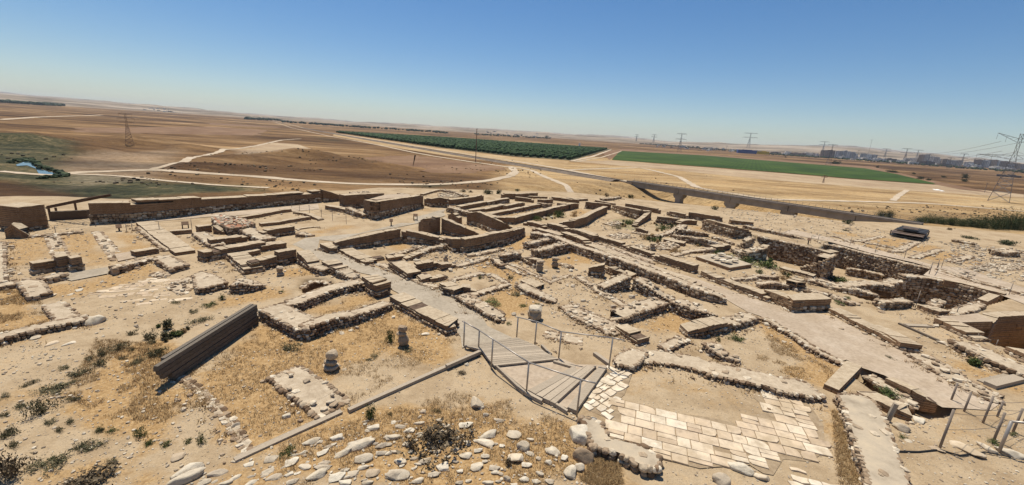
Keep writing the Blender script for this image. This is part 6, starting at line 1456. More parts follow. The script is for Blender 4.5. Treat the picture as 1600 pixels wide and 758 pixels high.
# ================================================================== pylons
def pylon(label, base, top, wpx=None, style='cross', material='pylon_steel', r=None, dist=None, group='power line pylons on the plain'):
    if dist is None:
        P = hit(*base)
        if P is None: return None
    else:
        d = ray(*base); P = CAM+d*dist; P[2] = hz(P[0], P[1])
    D = (P-CAM)@Fv; H = (base[1]-top[1])*D/F0*1.02; az = -math.atan2(P[0], P[1])
    W = (wpx or 20)*D/F0/2; r = r or max(.09, D*.00032)
    root = tag(empty('pylon' if style != 'mast' else 'lamp_mast', tuple(P), az), label, 'pylon' if style != 'mast' else 'mast', group)
    mb = MB()
    if style in ('mast', 'pole'):
        mb.bar((0, 0, -1), (0, 0, H), r*1.5, 5, r2=r); mb.build('pole', MT[material], root)
        mb = MB(); mb.bar((-W, 0, H*.985), (W, 0, H), r, 4)
        if style == 'pole': mb.bar((-W*.8, 0, H*.9), (W*.8, 0, H*.9), r, 4)
        else: mb.box((0, 0, H), (W*.9, W*.5, max(.4, r*3)))
        mb.build('crossarm', MT[material], root); return root
    bw = H*.11; tw = H*.018; hw = H*.72
    def leg(z, sx, sy_): w_ = bw+(tw-bw)*min(1, z/hw); return np.array([sx*w_, sy_*w_, z])
    for sx in (-1, 1):
        for sy_ in (-1, 1):
            m2 = MB(); m2.bar(leg(-.5, sx, sy_), leg(hw, sx, sy_), r, 4); m2.bar(leg(hw, sx, sy_), leg(hw, sx, sy_)*[1, 1, 0]+[0, 0, H], r*.8, 4); m2.build('leg', MT[material], root)
    lv = [0]+[hw*(1-.80**k) for k in range(1, 9)]+[hw, H*.82, H*.92, H*.99]
    for a, b_ in zip(lv[:-1], lv[1:]):
        for f in range(4):
            q = [(-1,-1),(1,-1),(1,1),(-1,1)]; c0, c1 = q[f], q[(f+1) % 4]
            mb.bar(leg(a, *c0), leg(b_, *c1), r*.6, 3); mb.bar(leg(a, *c1), leg(b_, *c0), r*.6, 3); mb.bar(leg(b_, *c0), leg(b_, *c1), r*.6, 3)
    mb.build('lattice', MT[material], root)
    arms = {'cross': [(H*.97, W*.75, .02), (H*.84, W, .0), (H*.72, W*.85, 0)], 'horn': [(H*.90, W*.62, .10), (H*.66, W, .02)], 'tee': [(H*.98, W, 0), (H*.70, W*1.1, 0)]}[style]
    for z, w_, up in arms:
        for sx in (-1, 1):
            m2 = MB(); tip = np.array([sx*w_, 0, z+up*H]); rt_ = leg(min(z, hw), sx, 1)*[1, 0, 0]
            m2.bar((rt_[0], 0, z+H*.028), tip, r*.8, 4); m2.bar((rt_[0], 0, z-H*.028), tip, r*.8, 4)
            for k in range(5):
                a = np.array([rt_[0], 0, z+H*.028])*(1-k/5)+tip*(k/5); b_ = np.array([rt_[0], 0, z-H*.028])*(1-(k+1)/5)+tip*((k+1)/5); m2.bar(a, b_, r*.5, 3)
            m2.build('crossarm', MT[material], root)
            for t_ in ((1, .55) if style == 'horn' else (1,)):
                q = np.array([rt_[0], 0, z])*(1-t_)+tip*t_; m2 = MB(); m2.bar(q, q-[0, 0, H*.085], r*.5, 4); m2.build('insulator', MT[material], root)
    return root
pylon('huge lattice pylon with horned arms at the right edge', (1560,315), (1581,214), 78, 'horn', r=.16)
pylon('rusty lattice pylon standing alone on the left plain', (203,227), (195,180), 20, 'cross', 'pylon_brown', r=.085)
pylon('slim dark pole beside the railway in front of the orchard', (743,254), (743,204), 3, 'pole', 'pylon_brown', r=.2)
pylon('lattice pylon behind the left end of the green field', (1061,238), (1062,210), 14, 'tee')
pylon('wide armed grey pylon above the blue store', (1169,231), (1171,209), 19, 'tee')
for lab, b_, t_, w_ in [('small far pylon left of the middle one', (1021,222), (1021,211), 8), ('smallest far pylon in the town haze', (994,221), (994,211), 6),
    ('pylon standing at the far edge of the green field, right part', (1294,258), (1297,227), 12), ('faint pylon behind the apartment blocks, first', (1285,238), (1288,222), 12),
    ('pylon right of the hill top dome', (1382,246), (1384,233), 10), ('doubled pylon in the middle of the right skyline', (1412,254), (1416,233), 13),
    ('tee shaped pylon beside the doubled one', (1431,250), (1434,235), 11), ('pylon just before the grey tower blocks', (1448,258), (1451,241), 9),
    ('pylon left of the huge horned one', (1500,263), (1503,241), 9), ('low pylon behind the right tower blocks', (1534,263), (1536,249), 8), ('pylon by the dark store on the right', (1481,264), (1482,247), 8)]:
    pylon(lab, b_, t_, w_, 'tee', dist=900+abs(b_[0]*7 % 500) if False else None)
pylon('short wooden pole in the golden field at the right', (1538,301), (1541,286), 4, 'pole', r=.12)
pylon('faint brown pylon stump in the golden field', (1286,286), (1287,274), 9, 'cross', 'pylon_brown', r=.1)
for lab, x, yb, yt, w_ in [('tall lamp mast left of the dome hill', 1355, 247, 219, 3), ('flat topped lamp mast beside the blue store', 1136, 228, 222, 5), ('small lamp mast behind the apartments', 1317, 240, 231, 4), ('twin lamp mast behind the apartments', 1322, 240, 232, 4), ('lamp mast right of the apartments', 1340, 244, 233, 4)]:
    pylon(lab, (x, yb), (x+2, yt), w_, 'mast', r=.5, dist=2700, group='lamp masts on the skyline')
# wires
def wire(label, pts, sag=6, r=.09):
    P = [np.array(p_) for p_ in pts]; o0 = P[0]; mb = MB()
    for i in range(len(P)-1):
        for k in range(10):
            f0, f1 = k/10, (k+1)/10; g = lambda t: P[i]+(P[i+1]-P[i])*t-np.array([0, 0, sag*4*t*(1-t)])-o0
            mb.bar(g(f0), g(f1), r, 3)
    ob = mb.build('power_line', MT['wire']); ob.location = tuple(o0); tag(ob, label, 'cable')
def at_d(X0, Y0, D): return CAM+ray(X0, Y0)*D
for i, (a, b_) in enumerate([((1551,241),(1448,246)), ((1566,236),(1434,238)), ((1590,237),(1448,243)), ((1564,221),(1416,234)), ((1597,222),(1416,236))]):
    wire('power line wire '+['lowest left from the horned pylon', 'from the inner left arm of the horned pylon', 'from the right arm of the horned pylon', 'from the left horn of the pylon', 'from the right horn of the pylon'][i], [at_d(*a, 250), at_d(*b_, 720)], 7, .10)
for i, (a, b_) in enumerate([((1551,241),(1640,250)), ((1590,237),(1680,246)), ((1597,222),(1700,230))]):
    wire('power line wire leaving the frame at the right, '+['lowest', 'middle', 'highest'][i], [at_d(*a, 250), at_d(*b_, 190)], 2, .07)

# ================================================================== far buildings
flat('glass_dark', (.05, .06, .075), .3); flat('store_blue', (.02, .05, .22), .6, 0, .05); flat('store_yellow', (.6, .42, .02), .6, 0, .05); flat('house_wall', (.60, .54, .46), .9, 0, .12, .03); flat('roof_dark', (.17, .13, .11), .9)
def block(label, x, yb, w_, h_, m_, dist=2900, rounded=False, name='apartment_block', group='apartment blocks on the skyline', floors=True):
    d = ray(x, yb); t = dist/np.hypot(d[0], d[1]); P = CAM+d*t; P[2] = hz(P[0], P[1])
    D = (P-CAM)@Fv; W = w_*D/F0; H = h_*D/F0; az = -math.atan2(P[0], P[1])+rng.uniform(-.5, .5)
    root = tag(empty(name, tuple(P), az), label, 'building', group); mb = MB(); W *= .85; dp = W*.8
    if rounded:
        an = np.linspace(0, 2*math.pi, 14, endpoint=False); mb.prism([(W/2*np.cos(a)*1.05, dp/2*np.sin(a)*1.2) for a in an], -4, H)
    else: mb.box((0, 0, H/2-2), (W, dp, H+4))
    mb.build('walls', MT[m_], root)
    mb = MB(); mb.box((W*.1, 0, H+.8), (W*.35, dp*.35, 1.8)); mb.build('roof_hut', MT[m_], root)
    return root
Bz = lambda x, y: (1250+x*.23745, 190+y*.23745)
specs = []
for x, yb, w_, h_, m_ in [(140,228,16,36,'tower_brown'),(158,229,16,37,'tower_brown'),(176,230,17,38,'tower_brown'),(195,232,18,40,'tower_brown'),(213,234,16,36,'tower_brown'),(240,236,24,38,'tower_pale'),(264,237,20,38,'tower_grey'),(288,240,22,42,'tower_grey'),(312,242,22,38,'tower_pale'),(338,244,26,36,'tower_grey'),(362,246,18,28,'tower_pale'),
    (410,250,30,32,'tower_grey'),(445,252,28,30,'tower_pale'),(480,256,24,30,'tower_grey'),(787,288,26,48,'tower_brown'),(812,290,28,50,'tower_grey'),(845,294,30,42,'tower_pale'),(878,296,28,40,'tower_grey'),(908,297,22,30,'tower_pale'),(940,300,34,32,'tower_brown'),(985,304,34,28,'tower_grey'),(1030,308,30,30,'tower_grey'),
    (1155,320,32,42,'tower_brown'),(1190,321,28,40,'tower_grey'),(1225,326,24,44,'tower_pale'),(1258,328,32,46,'tower_brown'),(1290,330,26,42,'tower_pale'),(1325,333,34,42,'tower_brown'),(1372,336,36,36,'tower_grey'),(1410,338,34,34,'tower_brown'),(1445,340,30,32,'tower_grey'),(1100,314,36,26,'tower_pale'),(700,270,26,22,'tower_grey'),(740,276,30,26,'tower_pale')]:
    X_, Y_ = Bz(x, yb); pos_ = ('in the first cluster' if x < 380 else 'between the two clusters' if x < 760 else 'in the second cluster' if x < 1060 else 'in the rightmost cluster')
    lab = {'tower_brown': 'brown', 'tower_grey': 'grey', 'tower_pale': 'whitish'}[m_]+' apartment block on the right skyline '+pos_
    block(lab, X_, Y_, w_*.23745*1.35, h_*.23745*1.15, m_, rounded=(x < 380), group=lab+'s')
block('long dark blue box store on the skyline', 1167, 234, 30, 5, 'store_blue', 2300, name='store_building', group=None, floors=False)
block('store wing with a yellow band right of the blue store', 1193, 235.5, 16, 4.3, 'store_yellow', 2350, name='store_building', group=None, floors=False)
block('dark low store behind the green strip at the right', 1575, 278, 30, 3, 'roof_dark', 1500, name='store_building', group=None, floors=False)
block('white hut between the orchard strips', 906, 222, 3, 4, 'white_paint', 1500, name='hut', group=None, floors=False)
# houses of the town: small boxes, copies of three prototypes
hp = []
for k in range(3):
    mb = MB(); mb.box((0, 0, 2), (12+4*k, 10, 8)); mb.box((2, 0, 6.6), (5, 5, 1.2)); o = mb.build('house', MT[['house_wall', 'tower_pale', 'roof_dark'][k]]); hp.append(o)
first = [True]*3
def house(x, y, lab, dist):
    d = ray(x, y); t = dist/np.hypot(d[0], d[1]); P = CAM+d*t; P[2] = hz(P[0], P[1])
    k = int(rng.integers(0, 3)); o = hp[k]
    if not first[k]: o = hp[k].copy(); COL.objects.link(o)
    first[k] = False
    s = rng.uniform(.6, 1.5)*(1.7 if 'among' in lab else 1); o.location = tuple(P); o.scale = (s*rng.uniform(.8, 1.8), s, s*rng.uniform(.6, 1.1)); o.rotation_euler = (0, 0, rng.uniform(0, 3))
    tag(o, lab, 'house', lab+' group')
for _ in range(75):
    house(rng.uniform(1020, 1190), 228, 'tiny pale house of the distant town behind the green field', rng.uniform(2000, 4300))
for _ in range(30):
    house(rng.uniform(745, 860), 212, 'tiny house on the far ridge beyond the orchard', rng.uniform(3300, 5200))
for _ in range(24):
    house(rng.uniform(385, 440), 187, 'tiny house at the far end of the railway', rng.uniform(3000, 4300))
for _ in range(16):
    house(rng.uniform(225, 290), 170, 'tiny house on the left horizon hill', rng.uniform(4300, 5600))
for _ in range(110):
    house(rng.uniform(1190, 1600), 250, 'tiny house among the apartment blocks', rng.uniform(2400, 4000))

# ================================================================== vegetation
def leafmat(name, a, b_, c_):
    m, nt, b = mat(name); nt.links.new(ramp(nt, attr(nt, 'tint'), [(0, a), (.5, b_), (1, c_)]), b.inputs['Base Color']); b.inputs['Roughness'].default_value = .8; MT[name] = m
leafmat('leaf_green', (.03, .05, .014), (.075, .10, .03), (.15, .17, .06)); leafmat('leaf_grey', (.045, .045, .022), (.11, .10, .05), (.22, .19, .11))
leafmat('leaf_dead', (.045, .032, .02), (.105, .075, .045), (.19, .145, .09)); leafmat('leaf_dark', (.012, .020, .008), (.03, .045, .018), (.06, .075, .03)); leafmat('leaf_straw', (.22, .13, .06), (.38, .25, .12), (.52, .38, .2))
leafmat('leaf_thicket', (.022, .034, .012), (.05, .068, .026), (.10, .12, .05))
leafmat('leaf_orchard', (.014, .032, .008), (.028, .056, .015), (.05, .085, .026))
def shrub_mesh(nm, material, n, leaf, spiky=.5, seed=0):
    r = np.random.default_rng(seed); mb = MB()
    ncl = max(5, n//26); sp_ = .04 if nm == 'weed' else .42; cc = r.normal(0, sp_, (ncl, 3)); cc[:, 2] = np.abs(r.normal(.42, .26, ncl)); cc[:, :2] *= np.minimum(1, 1.0/np.maximum(.3, np.linalg.norm(cc[:, :2], axis=1)))[:, None]**.3
    V = []; F3_ = []; T = []
    for c in cc[:]:       # stems
        e = c*1.0; w_ = .012; V += [(-w_, 0, 0), (w_, 0, 0), (e[0], e[1], e[2])]; k = len(V); F3_.append([k-3, k-2, k-1]); T += [.1, .1, .3]
    for _ in range(n):
        c = cc[r.integers(ncl)]; p_ = c+r.normal(0, .15, 3); p_[2] = max(.02, p_[2])
        d = r.normal(size=3); d[2] = abs(d[2])+spiky; d /= np.linalg.norm(d); s_ = np.cross(d, r.normal(size=3)); s_ /= np.linalg.norm(s_)
        l = leaf*r.uniform(.6, 1.5); w_ = l*r.uniform(.18, .4); t = r.random()
        V += [p_-s_*w_, p_+s_*w_, p_+d*l+s_*w_*.2, p_+d*l-s_*w_*.2]; k = len(V); F3_.append([k-4, k-3, k-2, k-1]); T += [t]*4
    mb.add(np.array(V), F3_, 0, np.array(T)); o = mb.build(nm, MT[material]); me_ = o.data; bpy.data.objects.remove(o); return me_
SH = {}
def shrub(c, p, w_, h_, kind, label, group, z=0.0, P=None, name='shrub', n=700, leaf=.13):
    key = (kind, int(rng.integers(0, 3)), n)
    if key not in SH: SH[key] = shrub_mesh(name, kind, n, leaf, .5, len(SH)+3)
    X0, Y0 = px(c, p); s = CR[c][2]
    if P is None: P = onz(X0, Y0, z)
    D = (P-CAM)@Fv; W = w_*s*D/F0/2; dep = math.atan2(CAM_H-P[2], np.hypot(P[0], P[1])); H = max(.12, (h_*s*D/F0-W*1.1*math.sin(dep))/math.cos(dep)); H = max(H, W*.45)
    o = bpy.data.objects.new(name, SH[key]); COL.objects.link(o); o.location = (P[0], P[1], P[2]-.02); o.scale = (W, W*.8, H*.95); o.rotation_euler = (0, 0, rng.uniform(0, 6))
    return tag(o, label, 'shrub', group)
for x, y, w_, h_ in [(540,140,75,50),(605,70,42,34),(690,90,76,60),(470,165,56,42),(455,208,66,46),(370,250,95,48),(240,318,140,60),(195,420,110,95),(30,535,80,66),(345,365,62,34),(225,475,66,36),(380,580,76,46),(270,510,42,32),(455,512,44,30),(25,355,50,26),(150,290,40,26),(120,305,46,22),(610,140,36,26),(300,220,60,30),(270,655,130,70),(180,665,110,50),(60,580,56,40),(20,440,46,36),(430,585,120,40),(520,650,60,30),(90,400,66,36),(320,470,50,30),(560,180,40,20),(715,165,86,56),(630,195,74,36),(330,290,60,26),(700,105,50,30),(410,180,50,30)]:
    shrub('o', (x, y), w_, h_, 'leaf_grey', 'grey green low bush on the weedy left slope', 'grey green bushes on the left slope')
for x, y, w_, h_ in [(645,530,64,56),(515,512,50,30),(690,566,54,34),(765,573,50,26),(925,565,46,56),(865,560,40,30),(735,150,36,28),(460,505,40,30),(240,640,50,30)]:
    shrub('o', (x, y), w_, h_, 'leaf_green', 'small green tuft on the lower left slope', 'green tufts on the lower left slope')
for c, x, y, w_, h_, k, lab in [
    ('o',60,720,170,140,'leaf_dead','big dark dry bush at the lower left corner'), ('o',420,740,280,80,'leaf_dead','wide dark dry brush at the bottom left edge'),
    ('r',330,510,420,95,'leaf_dead','long dark dead bush among the white stones'), ('r',250,470,90,50,'leaf_dead','small dark dead bush left of the long one'), ('r',460,92,70,36,'leaf_dead','dry brown tuft below the timber kerb'), ('r',740,640,60,60,'leaf_dead','thin dry tuft between pale stones'),('r',35,340,40,36,'leaf_grey','small grey tuft at the gravel edge'),('r',320,320,60,40,'leaf_grey','low grey tuft near the lone boulder'),
    ('q',1250,360,80,100,'leaf_green','upright green tuft below the timber kerb'), ('q',770,570,100,70,'leaf_green','green tuft above two squarish stones'), ('q',1500,540,90,90,'leaf_dead','dark dry tuft at the slope by the dead bush'),
    ('p',1030,300,76,88,'leaf_green','bright green bush beside the two piece pillar'), ('p',410,345,120,70,'leaf_grey','dark grey bush in the straw yard'), ('p',1140,350,90,40,'leaf_grey','sparse grey weeds under the two piece pillar'), ('p',940,385,80,40,'leaf_grey','flat grey weed in the middle of the straw yard'), ('p',900,410,50,26,'leaf_grey','tiny grey weed below the flat one'),
    ('k',600,530,160,60,'leaf_green','dark green thorn bush in the cobbled room'), ('k',845,550,80,36,'leaf_green','light green weed by the cobble wall'), ('k',800,460,110,46,'leaf_grey','grey weed on the stone heap in the cobbled room'), ('k',500,332,44,36,'leaf_green','small green bush in the low stone room'), ('k',735,690,60,30,'leaf_green','green weed at the end of the cobble street wall'),('k',740,330,70,40,'leaf_grey','grey weed in the straw passage'), ('k',960,540,50,24,'leaf_green','small weed above the flat topped boulder'),
    ('m',250,510,130,66,'leaf_green','green weed clump beside the high mudbrick wall'), ('m',110,520,40,50,'leaf_green','tiny green weed below the high mudbrick wall'), ('i',510,600,100,46,'leaf_grey','grey bush above the timber wall'), ('i',580,665,170,66,'leaf_grey','wide grey bush left of the timber wall'), ('i',650,550,100,56,'leaf_green','green bush below the grey capped wall'), ('i',740,500,60,60,'leaf_green','green weed by the collapsed rubble wall'), ('i',1215,440,60,30,'leaf_green','weed beside the small rubble'), ('i',370,525,90,36,'leaf_grey','grey weed on the slab terrace'),
    ('u',730,215,170,46,'leaf_green','green grass growing in the sunken channel'), ('u',800,475,50,30,'leaf_green','weed beside the cement capped wall'), ('u',1345,510,90,36,'leaf_green','green weed under the wire fence'), ('u',1460,460,50,36,'leaf_green','green weed at the right under the fence'),
    ('d',570,168,84,44,'leaf_dark','round dark bush behind the store rooms, left'), ('d',656,168,56,40,'leaf_dark','round dark bush behind the store rooms, right'), ('d',800,145,50,24,'leaf_dark','small dark bush behind the far kerb'), ('d',430,155,40,20,'leaf_dead','brown bush behind the rubble room'),('d',375,152,60,26,'leaf_dead','second brown bush behind the rubble room'),
    ('d',1140,350,120,70,'leaf_green','dark green bush filling the yard corner'), ('d',955,375,80,44,'leaf_green','bright green bush by the white blocks'), ('d',1245,342,80,44,'leaf_straw','tan dry bush beside the curving wall'), ('d',1050,345,70,36,'leaf_grey','pale bush behind the white blocks'),
    ('e',690,448,110,44,'leaf_green','round bright green bush in the walled room'), ('e',745,440,90,56,'leaf_dark','dark green bush in the walled room'), ('e',425,200,58,36,'leaf_dark','round dark bush near the wadi bank'), ('e',240,188,46,32,'leaf_dead','brown bush near the wadi bank'), ('e',1090,290,70,36,'leaf_dark','small dark bush under the bridge'), ('e',430,405,110,44,'leaf_green','low green weeds by the slanting wall'), ('e',330,440,100,36,'leaf_grey','grey weeds left of the green room'), ('e',620,540,100,46,'leaf_green','green weeds under the flat mudbrick block'), ('e',540,520,90,46,'leaf_straw','dry tan weeds in the walled room'), ('e',790,630,110,50,'leaf_straw','dry tan bush by the rubble heap'),('e',990,560,60,26,'leaf_green','weed behind the long stone wall'),
    ('f',500,590,200,80,'leaf_green','wide green weed patch beside the small cell'), ('f',330,560,150,66,'leaf_green','green weeds in front of the small cell'), ('f',435,640,76,46,'leaf_green','single green tuft beside the platform'), ('f',630,690,110,50,'leaf_straw','dry weeds at the foot of the brick kerb'), ('f',120,490,110,44,'leaf_green','weeds behind the platform'), ('f',1070,712,120,60,'leaf_green','green bush at the bottom of the deep pit'),
    ('f',1135,252,86,40,'leaf_dark','dark green bush on the rubble field'), ('f',780,535,150,44,'leaf_grey','grey weeds inside the big pit'),
    ('n',60,45,110,40,'leaf_green','green bush in the pit behind the pale wall'), ('n',60,225,110,36,'leaf_green','green weeds in the trench behind the corner block'), ('n',120,182,60,26,'leaf_green','bright weeds in the small trench'), ('n',460,660,60,30,'leaf_grey','dry weed on the main street'),
    ('g',110,310,50,20,'leaf_dark','low bush near the metal cover'), ('g',1090,370,110,30,'leaf_dark','low dark bush on the bank left of the trench'), ('g',1380,415,160,50,'leaf_dark','wide low dark bush above the rubble bank'), ('g',930,300,50,20,'leaf_dead','small brown bush by the pale path')]:
    zz = -1.9 if 'deep pit' in lab or 'inside the big pit' in lab or 'behind the pale wall' in lab else 0
    shrub(c, (x, y), w_, h_, k, lab, None, zz)
# tamarisk thicket at the right
for i, (x, y, w_, h_) in enumerate([(700,240,120,40),(780,245,130,56),(860,252,120,50),(940,262,130,60),(1020,268,120,50),(1100,275,150,66),(1190,284,150,80),(1280,290,160,90),(1370,292,150,95),(1450,296,150,100),(1530,300,160,110),(1620,310,170,110)]):
    P = hit(*px('g', (x, y)))
    shrub('g', (x, y), w_*1.1, h_*1.35, 'leaf_thicket', 'dark green tamarisk bush in the thicket at the right', 'tamarisk bushes in the right thicket', P=P, name='tamarisk', n=4200, leaf=.05)
for x, y, w_, h_, lab in [(385,200,110,62,'left one of the pair of dark bushes by the wadi bank'), (450,200,90,60,'right one of the pair of dark bushes by the wadi bank')]:
    P = hit(*px('g', (x, y))); shrub('g', (x, y), w_, h_, 'leaf_dark', lab, None, P=P, name='tamarisk', n=4200, leaf=.05)
for c, x, y, w_, h_, lab in [('z',232,280,56,24,'dark bush behind the green field, left'),('z',610,336,66,18,'dark bush behind the green field, middle'),('z',790,380,46,18,'dark bush at the field end'),('z',845,388,30,16,'smaller dark bush at the field end'),('z',750,346,26,12,'tiny dark bush behind the green field'),('z',1085,372,40,28,'dark bush near the golden field'),('z',1083,396,36,22,'lower dark bush near the golden field'),('z',945,368,30,12,'faint bush near the golden field'),('z',508,304,20,14,'single dark bush on the brown soil'),('x',615,182,26,14,'lone round tree on the far fields'),('x',460,170,16,10,'tiny tree beside the far strip'),('y',1110,225,14,8,'tiny bush behind the town edge')]:
    P = hit(*px(c, (x, y)))
    if P is not None: shrub(c, (x, y), w_, h_, 'leaf_dark', lab, None, P=P, name='bush', n=1500, leaf=.1)
# weeds in the green rooms
for kk_, (c_, poly_, amt_) in enumerate(GRNM):
    Wg = np.array([onz(*px(c_, q), 0)[:2] for q in poly_]); nn_ = 0; tries = 0
    while nn_ < 11 and tries < 300:
        tries += 1; P_ = rng.uniform(Wg.min(0), Wg.max(0))
        if sdist(Wg, P_[:1], P_[1:])[0] > 0: continue
        z_ = hz(P_[0], P_[1]); k_ = ['leaf_green', 'leaf_grey', 'leaf_straw'][int(rng.integers(0, 3))]; key = (k_, 7)
        if key not in SH: SH[key] = shrub_mesh('weed', k_, 420, .16, .6, len(SH)+40)
        o = bpy.data.objects.new('weed', SH[key]); COL.objects.link(o); s_ = rng.uniform(.18, .5); o.location = (P_[0], P_[1], z_-.02); o.scale = (s_, s_*rng.uniform(.7, 1), s_*rng.uniform(.4, .8)); o.rotation_euler = (0, 0, rng.uniform(0, 6))
        nm_ = {'leaf_green': 'small green weed growing in the overgrown rooms', 'leaf_grey': 'small grey weed growing in the overgrown rooms', 'leaf_straw': 'small dry weed growing in the overgrown rooms'}[k_]
        tag(o, nm_, 'weed', nm_[6:]+'s'); nn_ += 1
# orchard rows
rngo = np.random.default_rng(5)
OP = np.array([onz(*q, PLAIN)[:2] for q in [(525,207),(700,216.5),(950,233.5),(893,250.5),(800,243.5),(690,230.5),(600,218)]])
ua = OP[3]-OP[2]; ua /= np.linalg.norm(ua); va = np.array([-ua[1], ua[0]]); x0 = OP.mean(0); su, sv = (OP-x0)@ua, (OP-x0)@va
gu, gv = np.meshgrid(np.arange(su.min(), su.max(), 4.2), np.arange(sv.min(), sv.max(), 7.5)); Pq = x0+gu.ravel()[:, None]*ua+gv.ravel()[:, None]*va
Pq = Pq[sdist(OP, Pq[:, 0], Pq[:, 1]) < 0]; Pq = Pq+rngo.normal(0, .35, Pq.shape)
if len(Pq) > 14000: Pq = Pq[rngo.random(len(Pq)) < 14000/len(Pq)]
k = len(Pq); mb = MB(); q = rngo.uniform(1.9, 2.7, k)
near_i = np.argsort(np.linalg.norm(Pq, axis=1))
stones(mb, np.c_[Pq[near_i[260:]], PLAIN+q[near_i[260:]]*.9], np.c_[q[near_i[260:]]*1.05, q[near_i[260:]]*1.0, q[near_i[260:]]*.95], rngo.uniform(0, 6, k-260), 0, 0, rngo.uniform(.1, .9, k-260))
tag(mb.build('orchard', MT['leaf_orchard']), 'dark green mass of orchard trees in rows beyond the railway', 'orchard', kind='stuff')
tm = shrub_mesh('orchard_tree', 'leaf_orchard', 260, .34, .2, 77)
cr0 = MB(); vs, fc = TPL[1]; cr0.add(vs[0]*[.92, .92, .8]+[0, 0, .8], fc, 0, .3); crn = cr0.build('crown', MT['leaf_orchard']); crm = crn.data; bpy.data.objects.remove(crn)
tk = MB(); tk.bar((0, 0, -.2), (0, 0, .5), .07, 5); tko = tk.build('trunk', MT['brown_wood']); tkm = tko.data; bpy.data.objects.remove(tko)
for j in near_i[:260]:
    o = tag(empty('orchard_tree', (Pq[j][0], Pq[j][1], PLAIN)), 'dark orchard tree in the nearest rows beyond the railway', 'tree', 'nearest orchard trees'); s_ = q[j]
    for nm, mm in (('crown', crm), ('trunk', tkm)):
        c_ = bpy.data.objects.new(nm, mm); COL.objects.link(c_); c_.parent = o
    o.scale = (s_*1.05, s_, s_*1.05); o.rotation_euler = (0, 0, rng.uniform(0, 6))
# far tree belts
def belt(label, pts, n, size, up=.8):
    C_ = []; S_ = []
    for _ in range(n):
        i = rng.integers(0, len(pts)-1); t = rng.random(); x = pts[i][0]*(1-t)+pts[i+1][0]*t; y = pts[i][1]*(1-t)+pts[i+1][1]*t
        d = ray(x, y); tt = pts[i][2]*(1-t)+pts[i+1][2]*t; tt = tt/np.hypot(d[0], d[1])*rng.uniform(.93, 1.07); P = CAM+d*tt; s_ = size*rng.uniform(.6, 1.4)
        C_.append((P[0], P[1], hz(P[0], P[1])+s_*.6)); S_.append((s_*1.3, s_, s_*.9))
    mb = MB(); stones(mb, C_, S_, rng.uniform(0, 6, n), 0, 0, rng.uniform(0, .9, n)); tag(mb.build('tree_belt', MT['leaf_dark']), label, 'trees', kind='stuff')
belt('far belt of dark trees beyond the orchard', [(742,208,2700),(790,211,2700),(860,213,3000)], 130, 4)
belt('dark tree belt below the apartment blocks', [(1200,237,2500),(1290,243,2600),(1420,256,2500),(1600,270,2300)], 420, 3.2)
belt('dark trees scattered through the far town', [(1000,222,3600),(1100,228,3000),(1200,235,2600)], 260, 3.5)
belt('dark trees at the far end of the railway', [(383,185,2900),(440,188,3100)], 70, 6)
belt('thin line of trees across the far fields', [(440,190,2600),(560,197,2500),(700,206,2400)], 150, 5)
belt('dark plantation on the far left horizon', [(-10,166,3300),(60,167,3300),(100,169,3500)], 260, 7)
# ================================================================== ground cover
rg = np.random.default_rng(21)
def scatter(n, poly_px, c, z=0.0):
    W = np.array([onz(*px(c, q), z)[:2] for q in poly_px]); out = []
    while len(out) < n:
        Pp = rg.uniform(W.min(0), W.max(0), (n*3, 2)); Pp = Pp[sdist(W, Pp[:, 0], Pp[:, 1]) < 0]; out += Pp.tolist()
    return np.array(out[:n])
mb = MB()
for n_, c, poly, a, b_ in [(2600,'_',[(0,520),(250,570),(380,700),(900,640),(950,758),(0,758)],.012,.05), (900,'_',[(0,330),(140,350),(140,480),(0,520)],.02,.07), (2200,'_',[(250,560),(720,520),(900,640),(350,730)],.012,.04),
    (1500,'_',[(700,400),(980,440),(1080,560),(980,560),(830,480)],.02,.06), (1500,'_',[(1000,545),(1320,600),(1350,758),(1000,758)],.01,.035), (2400,'_',[(1370,640),(1600,660),(1900,700),(1900,900),(1450,800)],.012,.045),
    (900,'_',[(150,400),(480,420),(400,500),(150,530)],.02,.08), (1500,'_',[(1100,310),(1300,345),(1600,400),(1600,460),(1300,380),(1150,350)],.04,.16), (500,'_',[(1480,380),(1600,390),(1600,440),(1500,430)],.06,.22), (900,'_',[(900,330),(1150,400),(1300,440),(1150,450),(950,370)],.03,.12),
    (700,'_',[(640,370),(830,390),(760,420),(640,410)],.04,.13), (900,'_',[(1350,440),(1600,540),(1600,620),(1450,560)],.015,.06), (260,'_',[(640,370),(900,400),(1080,470),(900,500),(700,430)],.06,.2), (1200,'_',[(1150,480),(1330,560),(1250,600),(1100,580)],.01,.035)]:
    P = scatter(n_, poly, c); q = a+(b_-a)*rg.random(n_)**5
    stones(mb, np.c_[P, height(P[:, 0], P[:, 1])+q*.25], np.c_[q, q*rg.uniform(.6, 1, n_), q*.55], rg.uniform(0, 6, n_), 0, 0, rg.uniform(.0, .8, n_))
tag(mb.build('gravel', MT['pale_stone']), 'loose pale gravel and small stones on the ground', 'gravel', kind='stuff')
